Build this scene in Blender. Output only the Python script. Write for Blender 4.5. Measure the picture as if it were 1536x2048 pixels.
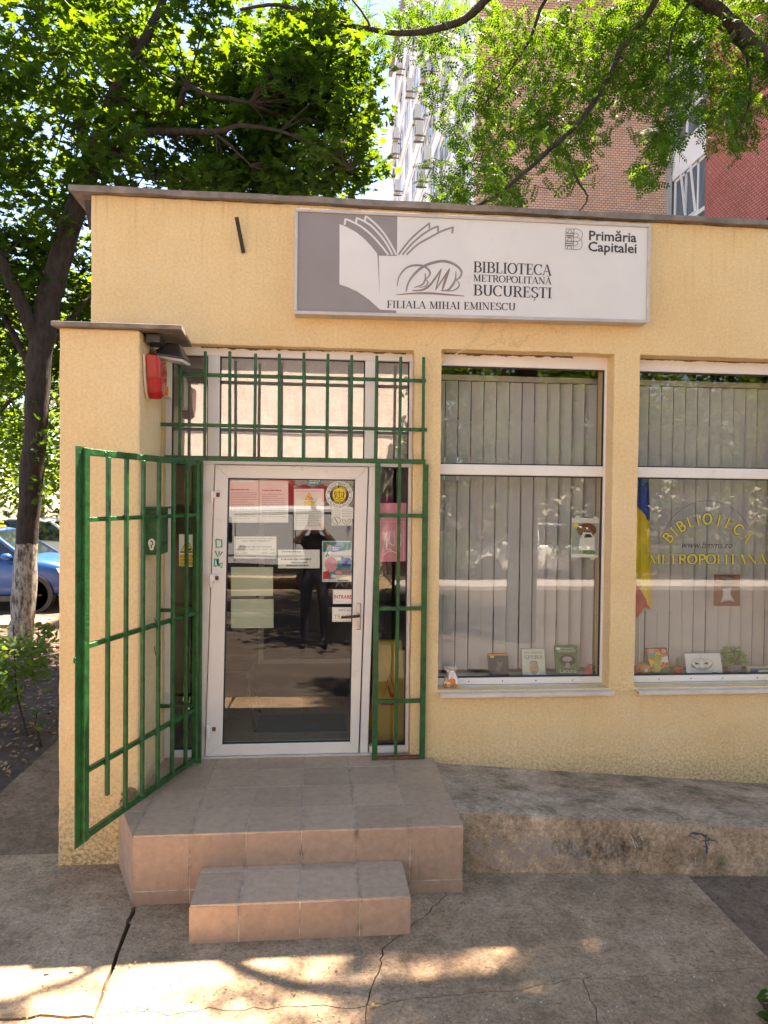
import bpy, bmesh, math, random
import numpy as np
from mathutils import Vector, Matrix
from mathutils.geometry import delaunay_2d_cdt
random.seed(7)
scene = bpy.context.scene
for o in list(bpy.data.objects):
    bpy.data.objects.remove(o)
C = scene.collection
rad = math.radians

# ------------------------------------------------------------------ camera
CAM = Vector((0.0, -4.92, 2.2))
CR = Vector((0.99548, -0.09432, 0.01140))
CU = Vector((-0.00944, 0.02116, 0.99973))
CD = Vector((0.09453, 0.99532, -0.02018))
FPX = 1420.0                                   # focal length, photograph pixels (1536 x 2048)
cam_data = bpy.data.cameras.new('camera')
cam_data.sensor_fit = 'VERTICAL'
cam_data.sensor_height = 36.0
cam_data.lens = FPX / 2048 * 36.0
cam_data.clip_start = 0.02
cam_data.clip_end = 800
cam = bpy.data.objects.new('camera', cam_data)
C.objects.link(cam)
mrot = Matrix((CR, CU, -CD)).transposed()
cam.matrix_world = Matrix.Translation(CAM) @ mrot.to_4x4()
scene.camera = cam
scene.render.resolution_x = 768
scene.render.resolution_y = 1024

# ------------------------------------------------------------------ world, sun, exposure
SUN_EL, SUN_AZ = 66.0, 39.0                    # azimuth from +y (behind the library) towards +x
world = bpy.data.worlds.new('World')
scene.world = world
world.use_nodes = True
wn = world.node_tree
bg = wn.nodes['Background']
sky = wn.nodes.new('ShaderNodeTexSky')
sky.sky_type = 'NISHITA'
sky.sun_disc = False
sky.sun_elevation = rad(SUN_EL)
sky.sun_rotation = rad(SUN_AZ)
sky.air_density = 0.9
sky.dust_density = 0.0
sky.ozone_density = 1.5
wn.links.new(sky.outputs[0], bg.inputs[0])
bg.inputs[1].default_value = 0.06
sun_d = bpy.data.lights.new('sun', 'SUN')
sun_d.energy = 5.0
sun_d.angle = rad(0.53)
sun_d.color = (1.0, 0.94, 0.84)
sun = bpy.data.objects.new('sun', sun_d)
C.objects.link(sun)
S = Vector((math.sin(rad(SUN_AZ)) * math.cos(rad(SUN_EL)), math.cos(rad(SUN_AZ)) * math.cos(rad(SUN_EL)), math.sin(rad(SUN_EL))))
sun.rotation_euler = S.to_track_quat('Z', 'Y').to_euler()
sun.location = S * 60
vs = scene.view_settings
vs.view_transform = 'Standard'
vs.look = 'None'
vs.gamma = 1.0
vs.use_curve_mapping = False
vs.exposure = 3.12
try:
    vs.use_white_balance = True
    vs.white_balance_temperature = 7600
    vs.white_balance_tint = 21
except Exception:
    pass
scene.render.engine = 'CYCLES'
scene.cycles.max_bounces = 8
scene.cycles.diffuse_bounces = 5
scene.cycles.transparent_max_bounces = 24
scene.cycles.sample_clamp_indirect = 8

# ------------------------------------------------------------------ helpers
def at(px, py, Y):
    """point on the plane y = Y that the photograph shows at pixel px, py"""
    px, py = float(px), float(py)
    v = (px - 768) / FPX * CR - (py - 1024) / FPX * CU + CD
    return CAM + v * ((float(Y) - CAM.y) / v.y)

def atz(px, py, Z=0.0):
    px, py = float(px), float(py)
    v = (px - 768) / FPX * CR - (py - 1024) / FPX * CU + CD
    return CAM + v * ((Z - CAM.z) / v.z)

def proj(P):
    q = Vector(P) - CAM
    z = q.dot(CD)
    if z < .05: return None
    return 768 + FPX * q.dot(CR) / z, 1024 - FPX * q.dot(CU) / z

MATS = {}
def nodes_of(name):
    m = bpy.data.materials.new(name); m.use_nodes = True
    MATS[name] = m
    nt = m.node_tree
    return m, nt, nt.nodes, nt.links, nt.nodes['Principled BSDF']

def pos_noise(nt, scale, detail=4, rough=.6, stretch=None):
    g = nt.nodes.new('ShaderNodeNewGeometry')
    n = nt.nodes.new('ShaderNodeTexNoise')
    n.inputs['Scale'].default_value = scale
    n.inputs['Detail'].default_value = detail
    n.inputs['Roughness'].default_value = rough
    if stretch:
        mp = nt.nodes.new('ShaderNodeMapping'); mp.inputs['Scale'].default_value = stretch
        nt.links.new(g.outputs['Position'], mp.inputs[0]); nt.links.new(mp.outputs[0], n.inputs['Vector'])
    else:
        nt.links.new(g.outputs['Position'], n.inputs['Vector'])
    return n.outputs[0]

def ramp(nt, src, stops):
    r = nt.nodes.new('ShaderNodeValToRGB')
    e = r.color_ramp.elements
    while len(e) < len(stops): e.new(.5)
    for k, (p, c) in enumerate(stops):
        e[k].position = p
        e[k].color = (c, c, c, 1) if not hasattr(c, '__len__') else (c[0], c[1], c[2], 1)
    nt.links.new(src, r.inputs[0])
    return r.outputs[0]

def mixc(nt, fac, a, b, mode='MIX'):
    m = nt.nodes.new('ShaderNodeMix'); m.data_type = 'RGBA'; m.blend_type = mode
    for sock, v in ((m.inputs[0], fac), (m.inputs[6], a), (m.inputs[7], b)):
        if hasattr(v, 'is_linked') or hasattr(v, 'node'): nt.links.new(v, sock)
        elif hasattr(v, '__len__'): sock.default_value = (v[0], v[1], v[2], 1)
        else: sock.default_value = v
    return m.outputs[2]

def mth(nt, op, a, b=0.0):
    m = nt.nodes.new('ShaderNodeMath'); m.operation = op
    for sock, v in ((m.inputs[0], a), (m.inputs[1], b)):
        if hasattr(v, 'node'): nt.links.new(v, sock)
        else: sock.default_value = v
    return m.outputs[0]

def add_bump(nt, p, h, strength, dist=.01):
    b = nt.nodes.new('ShaderNodeBump')
    b.inputs['Strength'].default_value = strength
    b.inputs['Distance'].default_value = dist
    nt.links.new(h, b.inputs['Height'])
    nt.links.new(b.outputs[0], p.inputs['Normal'])

def mat(name, col, rough=.6, var=.15, vscale=6, bump=0, bscale=80, metal=0, spec=.5, dirt=0, dirtcol=(.08, .06, .045), dscale=30):
    m, nt, N, L, p = nodes_of(name)
    c = pos_noise(nt, vscale)
    lo = [x * (1 - var) for x in col]; hi = [min(1, x * (1 + var)) for x in col]
    out = ramp(nt, c, [(.3, lo), (.7, hi)])
    if dirt:
        d = ramp(nt, pos_noise(nt, dscale, 6, .7), [(.60, 0), (.72, dirt)])
        out = mixc(nt, d, out, dirtcol)
    L.new(out, p.inputs['Base Color'])
    p.inputs['Roughness'].default_value = rough
    p.inputs['Metallic'].default_value = metal
    p.inputs['Specular IOR Level'].default_value = spec
    if bump:
        add_bump(nt, p, pos_noise(nt, bscale, 5), bump)
    return m

class MB:
    """collects faces; build() links them as ONE mesh object"""
    def __init__(s): s.v = []; s.f = []; s.mi = []; s.cur = 0
    def quad(s, *pts):
        n = len(s.v); s.v += [tuple(p) for p in pts]; s.f.append(tuple(range(n, n + len(pts)))); s.mi.append(s.cur)
        return s
    def hexa(s, P):
        n = len(s.v); s.v += [tuple(p) for p in P]
        for f in ((0, 3, 2, 1), (4, 5, 6, 7), (0, 1, 5, 4), (1, 2, 6, 5), (2, 3, 7, 6), (3, 0, 4, 7)):
            s.f.append(tuple(n + i for i in f)); s.mi.append(s.cur)
        return s
    def box(s, x0, x1, y0, y1, z0, z1):
        return s.hexa([(x0, y0, z0), (x1, y0, z0), (x1, y1, z0), (x0, y1, z0), (x0, y0, z1), (x1, y0, z1), (x1, y1, z1), (x0, y1, z1)])
    def bar(s, a, b, w, h, side=None):
        a = Vector(a); b = Vector(b); d = (b - a).normalized()
        up = Vector(side) if side else (Vector((0, 0, 1)) if abs(d.z) < .9 else Vector((0, 1, 0)))
        x = d.cross(up).normalized() * (w / 2); y = x.cross(d).normalized() * (h / 2)
        return s.hexa([a - x - y, a + x - y, a + x + y, a - x + y, b - x - y, b + x - y, b + x + y, b - x + y])
    def tube(s, pts, rads, n=8, cap=True):
        pts = [Vector(p) for p in pts]
        if not hasattr(rads, '__len__'): rads = [rads] * len(pts)
        base = len(s.v); ref = None
        for i, p in enumerate(pts):
            d = (pts[min(i + 1, len(pts) - 1)] - pts[max(i - 1, 0)])
            if d.length < 1e-9: d = Vector((0, 0, 1))
            d.normalize()
            if ref is None: ref = d.orthogonal().normalized()
            x = (ref - d * ref.dot(d))
            if x.length < 1e-6: x = d.orthogonal()
            x.normalize(); ref = x; y = d.cross(x)
            for k in range(n):
                a = 2 * math.pi * k / n
                s.v.append(tuple(p + (x * math.cos(a) + y * math.sin(a)) * rads[i]))
        for i in range(len(pts) - 1):
            for k in range(n):
                a = base + i * n + k; b = base + i * n + (k + 1) % n
                s.f.append((a, b, b + n, a + n)); s.mi.append(s.cur)
        if cap:
            s.f.append(tuple(base + k for k in reversed(range(n)))); s.mi.append(s.cur)
            e = base + (len(pts) - 1) * n
            s.f.append(tuple(e + k for k in range(n))); s.mi.append(s.cur)
        return s
    def lathe(s, c, prof, n=20, ax='z'):
        """prof: (radius, height) pairs about an axis through c"""
        c = Vector(c); base = len(s.v)
        for r, h in prof:
            for k in range(n):
                a = 2 * math.pi * k / n; ca, sa = r * math.cos(a), r * math.sin(a)
                o = {'z': (ca, sa, h), 'y': (ca, h, sa), 'x': (h, ca, sa)}[ax]
                s.v.append(tuple(c + Vector(o)))
        for i in range(len(prof) - 1):
            for k in range(n):
                a = base + i * n + k; b = base + i * n + (k + 1) % n
                s.f.append((a, b, b + n, a + n)); s.mi.append(s.cur)
        s.f.append(tuple(base + k for k in range(n))); s.mi.append(s.cur)
        e = base + (len(prof) - 1) * n
        s.f.append(tuple(e + k for k in range(n))); s.mi.append(s.cur)
        return s
    def prism(s, poly, off):
        """poly: 3D points of a flat outline; off: extrusion vector"""
        off = Vector(off); n = len(poly); b = len(s.v)
        s.v += [tuple(p) for p in poly] + [tuple(Vector(p) + off) for p in poly]
        s.f.append(tuple(range(b, b + n))); s.mi.append(s.cur)
        s.f.append(tuple(reversed(range(b + n, b + 2 * n)))); s.mi.append(s.cur)
        for k in range(n):
            j = (k + 1) % n
            s.f.append((b + k, b + j, b + n + j, b + n + k)); s.mi.append(s.cur)
        return s
    def ball(s, c, rx, ry, rz, n=12, m=7):
        prof = []
        base = len(s.v); c = Vector(c)
        for i in range(m + 1):
            t = math.pi * i / m
            for k in range(n):
                a = 2 * math.pi * k / n
                s.v.append((c.x + rx * math.sin(t) * math.cos(a), c.y + ry * math.sin(t) * math.sin(a), c.z + rz * math.cos(t)))
        for i in range(m):
            for k in range(n):
                a = base + i * n + k; b = base + i * n + (k + 1) % n
                s.f.append((a, a + n, b + n, b)); s.mi.append(s.cur)
        return s
    def build(s, name, m, parent=None, smooth=False, bevel=0, seg=2, fixn=True):
        me = bpy.data.meshes.new(name)
        V = np.array(s.v)
        lo = V.min(0); hi = V.max(0)
        o0 = Vector(((lo[0] + hi[0]) / 2, (lo[1] + hi[1]) / 2, lo[2]))
        me.from_pydata([tuple(Vector(v) - o0) for v in s.v], [], s.f)
        if fixn:
            b = bmesh.new(); b.from_mesh(me)
            bmesh.ops.remove_doubles(b, verts=b.verts, dist=1e-5) if smooth else None
            bmesh.ops.recalc_face_normals(b, faces=b.faces); b.to_mesh(me); b.free()
        for mm in (m if isinstance(m, (list, tuple)) else [m]):
            me.materials.append(MATS[mm] if isinstance(mm, str) else mm)
        if isinstance(m, (list, tuple)) and len(me.polygons) == len(s.mi):
            me.polygons.foreach_set('material_index', s.mi)
        if smooth: me.polygons.foreach_set('use_smooth', [True] * len(me.polygons))
        return place(name, me, o0, parent, bevel, seg)

def place(name, me, o0, parent=None, bevel=0, seg=2):
    o = bpy.data.objects.new(name, me); C.objects.link(o)
    w0 = Vector((0, 0, 0))
    q = parent
    while q: w0 = w0 + q.location; q = q.parent
    o.parent = parent
    o.location = Vector(o0) - w0
    if bevel:
        bv = o.modifiers.new('bevel', 'BEVEL'); bv.width = bevel; bv.segments = seg; bv.limit_method = 'ANGLE'; bv.angle_limit = rad(35)
    return o

def tag(o, label=None, cat=None, group=None, kind=None):
    if label: o['label'] = label
    if cat: o['category'] = cat
    if group: o['group'] = group
    if kind: o['kind'] = kind
    return o

def thing(name, loc, label, cat, group=None):
    o = bpy.data.objects.new(name, None); C.objects.link(o)
    o.location = loc; o.empty_display_size = .1
    return tag(o, label, cat, group)

def structure(o, label=None):
    o['kind'] = 'structure'
    if label: o['label'] = label
    return o

def b1(name, m, parent, x0, x1, y0, y1, z0, z1, bevel=0, **k):
    return MB().box(x0, x1, y0, y1, z0, z1).build(name, m, parent, bevel=bevel, **k)

# ------------------------------------------------------------------ lettering
def arc(cx, cy, rx, ry, a0, a1, n=10):
    return [(cx + rx * math.cos(rad(a0 + (a1 - a0) * i / n)), cy + ry * math.sin(rad(a0 + (a1 - a0) * i / n))) for i in range(n + 1)]
TK, TN = .165, .055
def stem(x): return ([(x, 0), (x, 1)], TK)
def ser(x, y, h=.17): return ([(x - h, y), (x + h, y)], TN)
GL = {
 'I': (.42, [stem(.21), ser(.21, .03), ser(.21, .97)]),
 'B': (.8, [stem(.21), ser(.16, .03, .13), ser(.16, .97, .13), ([(.16, .97)] + arc(.42, .755, .24, .215, 90, -90) + [(.21, .54)], None), ([(.21, .54)] + arc(.44, .285, .28, .255, 90, -90) + [(.16, .03)], None)]),
 'L': (.7, [stem(.21), ser(.21, .97), ([(.05, .03), (.62, .03)], TN), ([(.62, .0), (.65, .26)], TN)]),
 'O': (.92, [(arc(.46, .5, .38, .475, 0, 360, 24), None)]),
 'T': (.76, [stem(.38), ser(.38, .03), ([(.06, .97), (.7, .97)], TN), ([(.06, 1.0), (.03, .74)], TN), ([(.7, 1.0), (.73, .74)], TN)]),
 'E': (.74, [stem(.21), ([(.05, .97), (.62, .97)], TN), ([(.62, 1), (.64, .76)], TN), ([(.05, .03), (.65, .03)], TN), ([(.65, 0), (.68, .26)], TN), ([(.21, .52), (.5, .52)], TN), ([(.5, .64), (.5, .4)], TN)]),
 'F': (.68, [stem(.21), ser(.21, .03), ([(.05, .97), (.62, .97)], TN), ([(.62, 1), (.64, .76)], TN), ([(.21, .5), (.48, .5)], TN), ([(.48, .62), (.48, .38)], TN)]),
 'C': (.82, [(arc(.46, .5, .38, .475, 42, 318, 20), None), ([(.74, .98), (.76, .68)], TN)]),
 'A': (.86, [([(.1, 0), (.42, 1)], .06), ([(.42, 1), (.74, 0)], .155), ([(.2, .34), (.62, .34)], TN), ser(.1, .03, .12), ser(.75, .03, .14)]),
 'M': (1.06, [([(.17, 0), (.19, 1)], .06), ([(.19, 1), (.52, .06)], .15), ([(.52, .06), (.87, 1)], .06), ([(.87, 0), (.87, 1)], TK), ser(.17, .03, .13), ser(.87, .03), ser(.14, .97, .12), ser(.92, .97, .12)]),
 'N': (.92, [([(.17, 0), (.17, 1)], .06), ([(.17, 1), (.76, .02)], .155), ([(.76, 0), (.76, 1)], .06), ser(.17, .03, .13), ser(.12, .97, .12), ser(.76, .97, .13)]),
 'U': (.9, [([(.21, 1), (.21, .34)] + arc(.47, .34, .26, .31, 180, 360, 12) + [(.73, 1)], None), ser(.21, .97, .15), ser(.73, .97, .13)]),
 'R': (.84, [stem(.21), ser(.21, .03), ser(.16, .97, .13), ([(.16, .97)] + arc(.42, .74, .24, .23, 90, -90) + [(.21, .51)], None), ([(.45, .5), (.74, .03)], .14), ser(.78, .03, .09)]),
 'P': (.74, [stem(.21), ser(.21, .03), ser(.16, .97, .13), ([(.16, .97)] + arc(.42, .72, .26, .25, 90, -90) + [(.21, .47)], None)]),
 'S': (.68, [(arc(.34, .74, .23, .235, 40, 200, 10) + [(.2, .58), (.46, .43)] + arc(.34, .26, .25, .235, 40, -150, 10), None), ([(.55, .98), (.56, .72)], TN), ([(.1, .26), (.11, .0)], TN)]),
 'H': (.92, [stem(.21), stem(.71), ser(.21, .03), ser(.21, .97), ser(.71, .03), ser(.71, .97), ([(.21, .52), (.71, .52)], TN)]),
 ' ': (.4, []),
}
GL['\u0102'] = (.86, GL['A'][1] + [(arc(.42, 1.28, .2, .14, 190, 350, 8), .06)])
GL['\u015e'] = (.68, GL['S'][1] + [([(.34, 0), (.38, -.14), (.3, -.24), (.22, -.22)], .06)])

def ribbon(mb, pts, width, fn, bold=1.0, lift=0.0):
    """pts: flat outline stroke; fn(u, v, lift) -> 3D"""
    n = len(pts)
    closed = n > 3 and math.dist(pts[0], pts[-1]) < 1e-6
    L = []; Rr = []
    for i, p in enumerate(pts):
        a = pts[i - 1] if i > 0 else (pts[-2] if closed else p)
        b = pts[i + 1] if i < n - 1 else (pts[1] if closed else p)
        dx, dy = b[0] - a[0], b[1] - a[1]
        l = math.hypot(dx, dy) or 1e-9
        dx /= l; dy /= l
        if width is None: w = TN + (TK - TN) * abs(dy) ** 1.3
        elif hasattr(width, '__len__'): w = width[i]
        else: w = width
        w *= bold / 2
        L.append((p[0] - dy * w, p[1] + dx * w)); Rr.append((p[0] + dy * w, p[1] - dx * w))
    b0 = len(mb.v)
    for i in range(n):
        mb.v.append(tuple(fn(L[i][0], L[i][1], lift))); mb.v.append(tuple(fn(Rr[i][0], Rr[i][1], lift)))
    for i in range(n - 1):
        k = b0 + 2 * i
        mb.f.append((k, k + 1, k + 3, k + 2)); mb.mi.append(mb.cur)

def serif_width(s): return sum(GL[c][0] for c in s)

def serif(mb, s, fn, bold=1.0, lift=0.0):
    """letters along u; cap height 1"""
    x = 0
    for c in s:
        w, st = GL[c]
        for i, (pts, wd) in enumerate(st):
            ribbon(mb, pts, wd, lambda u, v, l, x=x: fn(x + u, v, l), bold, lift + i * .00012)
        x += w

def text_pts(s, size=1.0, offset=0.0, shear=0.0, align='CENTER', space=1.0):
    cu = bpy.data.curves.new('t', 'FONT')
    cu.body = s; cu.size = size; cu.offset = offset; cu.shear = shear; cu.align_x = align; cu.space_character = space
    cu.resolution_u = 2
    ob = bpy.data.objects.new('t', cu); C.objects.link(ob)
    dg = bpy.context.evaluated_depsgraph_get()
    me = bpy.data.meshes.new_from_object(ob.evaluated_get(dg))
    V = [tuple(v.co) for v in me.vertices]; F = [tuple(p.vertices) for p in me.polygons]
    bpy.data.objects.remove(ob); bpy.data.curves.remove(cu); bpy.data.meshes.remove(me)
    return V, F

def sans(mb, s, fn, lift=0.0, width=None, height=None, **k):
    """flat sans lettering fitted into width x height (either), centred on u"""
    V, F = text_pts(s, **k)
    if not V: return
    xs = [v[0] for v in V]; ys = [v[1] for v in V]
    w = max(xs) - min(xs)
    x0 = (max(xs) + min(xs)) / 2
    sx = width / w if width else height / .72
    sy = height / .72 if height else sx
    b = len(mb.v)
    mb.v += [tuple(fn((v[0] - x0) * sx, v[1] * sy, lift)) for v in V]
    for f in F:
        mb.f.append(tuple(b + i for i in f)); mb.mi.append(mb.cur)

def front(x0, z0, y, sx=1.0, sz=None, tilt=0.0):
    """plane facing the street: u -> x, v -> z, lift towards -y"""
    sz = sx if sz is None else sz
    return lambda u, v, l: Vector((x0 + u * sx + v * sz * tilt, y - l, z0 + v * sz))

def pxfn(ox, oy, sc, Y):
    """flat design copied from the photo onto the plane y = Y; (ox, oy) crop origin, sc crop scale"""
    return lambda u, v, l: at(ox + u / sc, oy + v / sc, Y) + Vector((0, -l, 0))
# ------------------------------------------------------------------ materials
def mat_plaster():
    m, nt, N, L, p = nodes_of('plaster')
    big = pos_noise(nt, 1.3, 3)
    col = ramp(nt, big, [(.25, (.77, .54, .275)), (.5, (.815, .595, .32)), (.75, (.84, .635, .37))])
    fine = ramp(nt, pos_noise(nt, 55, 4, .7), [(.35, .86), (.6, 1.0)])
    col = mixc(nt, 1.0, col, fine, 'MULTIPLY')
    # scattered grime specks in the roughcast
    sp = ramp(nt, pos_noise(nt, 120, 3, .8), [(.68, 0), (.75, .75)])
    area = ramp(nt, pos_noise(nt, 1.7, 4), [(.45, .12), (.65, 1)])
    col = mixc(nt, mth(nt, 'MULTIPLY', sp, area), col, (.10, .07, .04))
    # splash dirt and algae near the paving
    g = N.new('ShaderNodeNewGeometry'); sx = N.new('ShaderNodeSeparateXYZ'); L.new(g.outputs['Position'], sx.inputs[0])
    low = N.new('ShaderNodeMapRange'); low.inputs[1].default_value = .62; low.inputs[2].default_value = .05
    L.new(sx.outputs[2], low.inputs[0])
    sp2 = ramp(nt, pos_noise(nt, 48, 6, .8), [(.44, 0), (.60, 1)])
    col = mixc(nt, mth(nt, 'MULTIPLY', mth(nt, 'MULTIPLY', sp2, low.outputs[0]), .85), col, (.16, .125, .07))
    # rain streaks under the roof edge
    st = ramp(nt, pos_noise(nt, 5, 4, .6, (6, 6, .25)), [(.54, 0), (.76, .38)])
    hi = N.new('ShaderNodeMapRange'); hi.inputs[1].default_value = 3.55; hi.inputs[2].default_value = 4.2
    L.new(sx.outputs[2], hi.inputs[0])
    col = mixc(nt, mth(nt, 'MULTIPLY', st, hi.outputs[0]), col, (.20, .15, .09))
    # long faint runs of rain dirt and a few hairline cracks
    run = ramp(nt, pos_noise(nt, 3.2, 5, .65, (3, 3, .12)), [(.58, 0), (.85, .25)])
    col = mixc(nt, run, col, (.36, .26, .14))
    vo = N.new('ShaderNodeTexVoronoi'); vo.feature = 'DISTANCE_TO_EDGE'; vo.inputs['Scale'].default_value = .9
    wob = N.new('ShaderNodeVectorMath'); wob.operation = 'ADD'; nz = N.new('ShaderNodeTexNoise'); nz.inputs['Scale'].default_value = 5; nz.inputs['Detail'].default_value = 6
    sc_ = N.new('ShaderNodeVectorMath'); sc_.operation = 'SCALE'; sc_.inputs['Scale'].default_value = .28
    L.new(g.outputs['Position'], nz.inputs['Vector']); L.new(nz.outputs['Color'], sc_.inputs[0]); L.new(g.outputs['Position'], wob.inputs[0]); L.new(sc_.outputs[0], wob.inputs[1]); L.new(wob.outputs[0], vo.inputs['Vector'])
    crack = ramp(nt, vo.outputs['Distance'], [(0, 1), (.0022, 1), (.0036, 0)])
    cm = mth(nt, 'MULTIPLY', crack, ramp(nt, pos_noise(nt, .8, 2), [(.55, 0), (.64, .22)]))
    col = mixc(nt, cm, col, (.16, .11, .06))
    L.new(col, p.inputs['Base Color'])
    p.inputs['Roughness'].default_value = .9; p.inputs['Specular IOR Level'].default_value = .2
    h = mth(nt, 'ADD', pos_noise(nt, 85, 5, .65), mth(nt, 'MULTIPLY', pos_noise(nt, 9, 3), .8))
    add_bump(nt, p, h, .75, .012)
mat_plaster()

def mat_concrete(name, c0, c1, c2, bump=.6, moss=0.0, scribble=False, light=0.0):
    m, nt, N, L, p = nodes_of(name)
    col = ramp(nt, pos_noise(nt, 2.2, 6, .65), [(.28, c0), (.5, c1), (.72, c2)])
    fine = ramp(nt, pos_noise(nt, 130, 5, .8), [(.3, .62), (.7, 1.2)])
    col = mixc(nt, 1.0, col, fine, 'MULTIPLY')
    grit = ramp(nt, pos_noise(nt, 210, 2, .5), [(.70, 0), (.76, .8)])
    col = mixc(nt, grit, col, (.42, .38, .33))
    blo = ramp(nt, pos_noise(nt, 11, 8, .78), [(.32, .68), (.5, 1.0), (.68, 1.28)])
    col = mixc(nt, 1.0, col, blo, 'MULTIPLY')
    mid = ramp(nt, pos_noise(nt, 46, 4, .7), [(.36, .72), (.5, 1.0), (.64, 1.2)])
    col = mixc(nt, 1.0, col, mid, 'MULTIPLY')
    sp = ramp(nt, pos_noise(nt, 24, 6, .8), [(.61, 0), (.68, .75)])
    col = mixc(nt, sp, col, (.05, .036, .026))
    if moss:
        ms = ramp(nt, pos_noise(nt, 3.6, 7, .7), [(.5, 0), (.66, moss)])
        col = mixc(nt, ms, col, (.075, .072, .032))
    if scribble:
        g = N.new('ShaderNodeNewGeometry'); sx = N.new('ShaderNodeSeparateXYZ'); L.new(g.outputs['Position'], sx.inputs[0])
        def blob(cx, cz, rx, rz):
            a = mth(nt, 'POWER', mth(nt, 'DIVIDE', mth(nt, 'SUBTRACT', sx.outputs[0], cx), rx), 2)
            b = mth(nt, 'POWER', mth(nt, 'DIVIDE', mth(nt, 'SUBTRACT', sx.outputs[2], cz), rz), 2)
            return mth(nt, 'SUBTRACT', 1, mth(nt, 'ADD', a, b))
        fr = mth(nt, 'LESS_THAN', sx.outputs[1], -.6)
        # pale worn render along the foot of the face
        w = ramp(nt, mth(nt, 'ADD', mth(nt, 'MULTIPLY', blob(1.25, .13, .65, .14), .3), pos_noise(nt, 13, 7, .75)), [(.66, 0), (.80, .7)])
        col = mixc(nt, mth(nt, 'MULTIPLY', w, fr), col, (.30, .255, .23))
        d = ramp(nt, mth(nt, 'ADD', mth(nt, 'MULTIPLY', blob(1.72, .16, .50, .17), .26), pos_noise(nt, 24, 7, .8, (1, 1, .6))), [(.66, 0), (.86, .8)])
        col = mixc(nt, mth(nt, 'MULTIPLY', d, fr), col, (.025, .02, .022))
    L.new(col, p.inputs['Base Color'])
    p.inputs['Roughness'].default_value = .92; p.inputs['Specular IOR Level'].default_value = .25
    h = mth(nt, 'ADD', pos_noise(nt, 60, 8, .75), mth(nt, 'MULTIPLY', pos_noise(nt, 6, 4), 1.2))
    add_bump(nt, p, h, bump, .014)
mat_concrete('concrete', (.275, .18, .108), (.39, .27, .168), (.50, .36, .235), .75, .3)
mat_concrete('pale_concrete', (.42, .38, .34), (.5, .46, .42), (.58, .54, .5), .5)
mat_concrete('ramp_concrete', (.25, .175, .115), (.43, .32, .22), (.60, .47, .34), .55, .75, True)
mat_concrete('path_concrete', (.16, .105, .064), (.24, .163, .10), (.32, .225, .145), 1.0, .6)
mat_concrete('worn_asphalt', (.17, .112, .072), (.22, .15, .10), (.28, .19, .13), 1.0)
mat_concrete('asphalt', (.075, .058, .045), (.10, .08, .064), (.13, .105, .085), .9)

def mat_tile(name, col, var, joint=.8):
    m, nt, N, L, p = nodes_of(name)
    oi = N.new('ShaderNodeObjectInfo')
    a = [x * (1 - var) for x in col]; b = [x * (1 + var) for x in col]
    c = mixc(nt, oi.outputs['Random'], a, b)
    c = mixc(nt, 1.0, c, ramp(nt, pos_noise(nt, 26, 6, .7), [(.3, .82), (.7, 1.1)]), 'MULTIPLY')
    c = mixc(nt, ramp(nt, pos_noise(nt, 5, 6, .75), [(.55, 0), (.80, .35)]), c, (.16, .11, .08))
    c = mixc(nt, ramp(nt, pos_noise(nt, 70, 3, .6), [(.70, 0), (.75, .6)]), c, (.07, .05, .04))
    c = mixc(nt, ramp(nt, pos_noise(nt, 7, 5, .7, (4, 4, .35)), [(.64, 0), (.80, .55)]), c, (.09, .055, .04))
    # grime that gathers along the upright joints of the 30 cm tile grid
    g = N.new('ShaderNodeNewGeometry'); sx = N.new('ShaderNodeSeparateXYZ'); L.new(g.outputs['Position'], sx.inputs[0])
    fr = mth(nt, 'FRACT', mth(nt, 'ADD', mth(nt, 'DIVIDE', mth(nt, 'ADD', sx.outputs[0], .965), .3), 40.5))
    near = ramp(nt, mth(nt, 'ABSOLUTE', mth(nt, 'SUBTRACT', fr, .5)), [(0, 1), (.07, 0)])
    c = mixc(nt, mth(nt, 'MULTIPLY', near, ramp(nt, pos_noise(nt, 9, 6, .7), [(.48, 0), (.64, joint)])), c, (.07, .045, .032))
    L.new(c, p.inputs['Base Color'])
    L.new(ramp(nt, pos_noise(nt, 8, 5), [(.3, .38), (.7, .62)]), p.inputs['Roughness'])
    add_bump(nt, p, pos_noise(nt, 160, 3), .12, .003)
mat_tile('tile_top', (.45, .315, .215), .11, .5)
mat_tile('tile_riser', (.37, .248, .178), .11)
mat('grout', (.47, .40, .325), .95, .55, 16, .4, 200, dirt=.9, dirtcol=(.06, .045, .035), dscale=9)
mat('joint_dirt', (.03, .025, .02), 1, .5, 20)
mat('upvc', (.74, .70, .66), .38, .05, 3, .05, 60, dirt=.25, dirtcol=(.33, .27, .22), dscale=9)
mat('green_paint', (.007, .082, .017), .36, .45, 18, .55, 45, dirt=.8, dirtcol=(.055, .045, .02), dscale=26)
mat('rust', (.14, .06, .03), .85, .4, 30, .5, 90)
mat('flashing', (.20, .165, .14), .55, .35, 9, .3, 40, metal=.25, dirt=.5, dirtcol=(.05, .035, .03), dscale=14)
mat('sill_metal', (.60, .54, .49), .5, .12, 9, .1, 60, dirt=.5, dirtcol=(.30, .25, .2), dscale=16)
mat('gasket', (.02, .02, .02), .6)
mat('black_metal', (.02, .016, .014), .6, .3, 20, .3, 90)
mat('dark_plastic', (.035, .03, .028), .32, .2, 12)
mat('chrome', (.55, .53, .5), .3, .1, 10, metal=1)
mat('alu_frame', (.50, .45, .42), .45, .12, 8, .05, 60, metal=.3, dirt=.4, dirtcol=(.12, .09, .07), dscale=22)
mat('sign_white', (.64, .625, .615), .42, .05, 2.2, dirt=.22, dirtcol=(.42, .36, .32), dscale=4)
mat('sign_grey', (.24, .215, .215), .45, .06, 3)
mat('sign_ink', (.035, .032, .04), .5)
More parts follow.
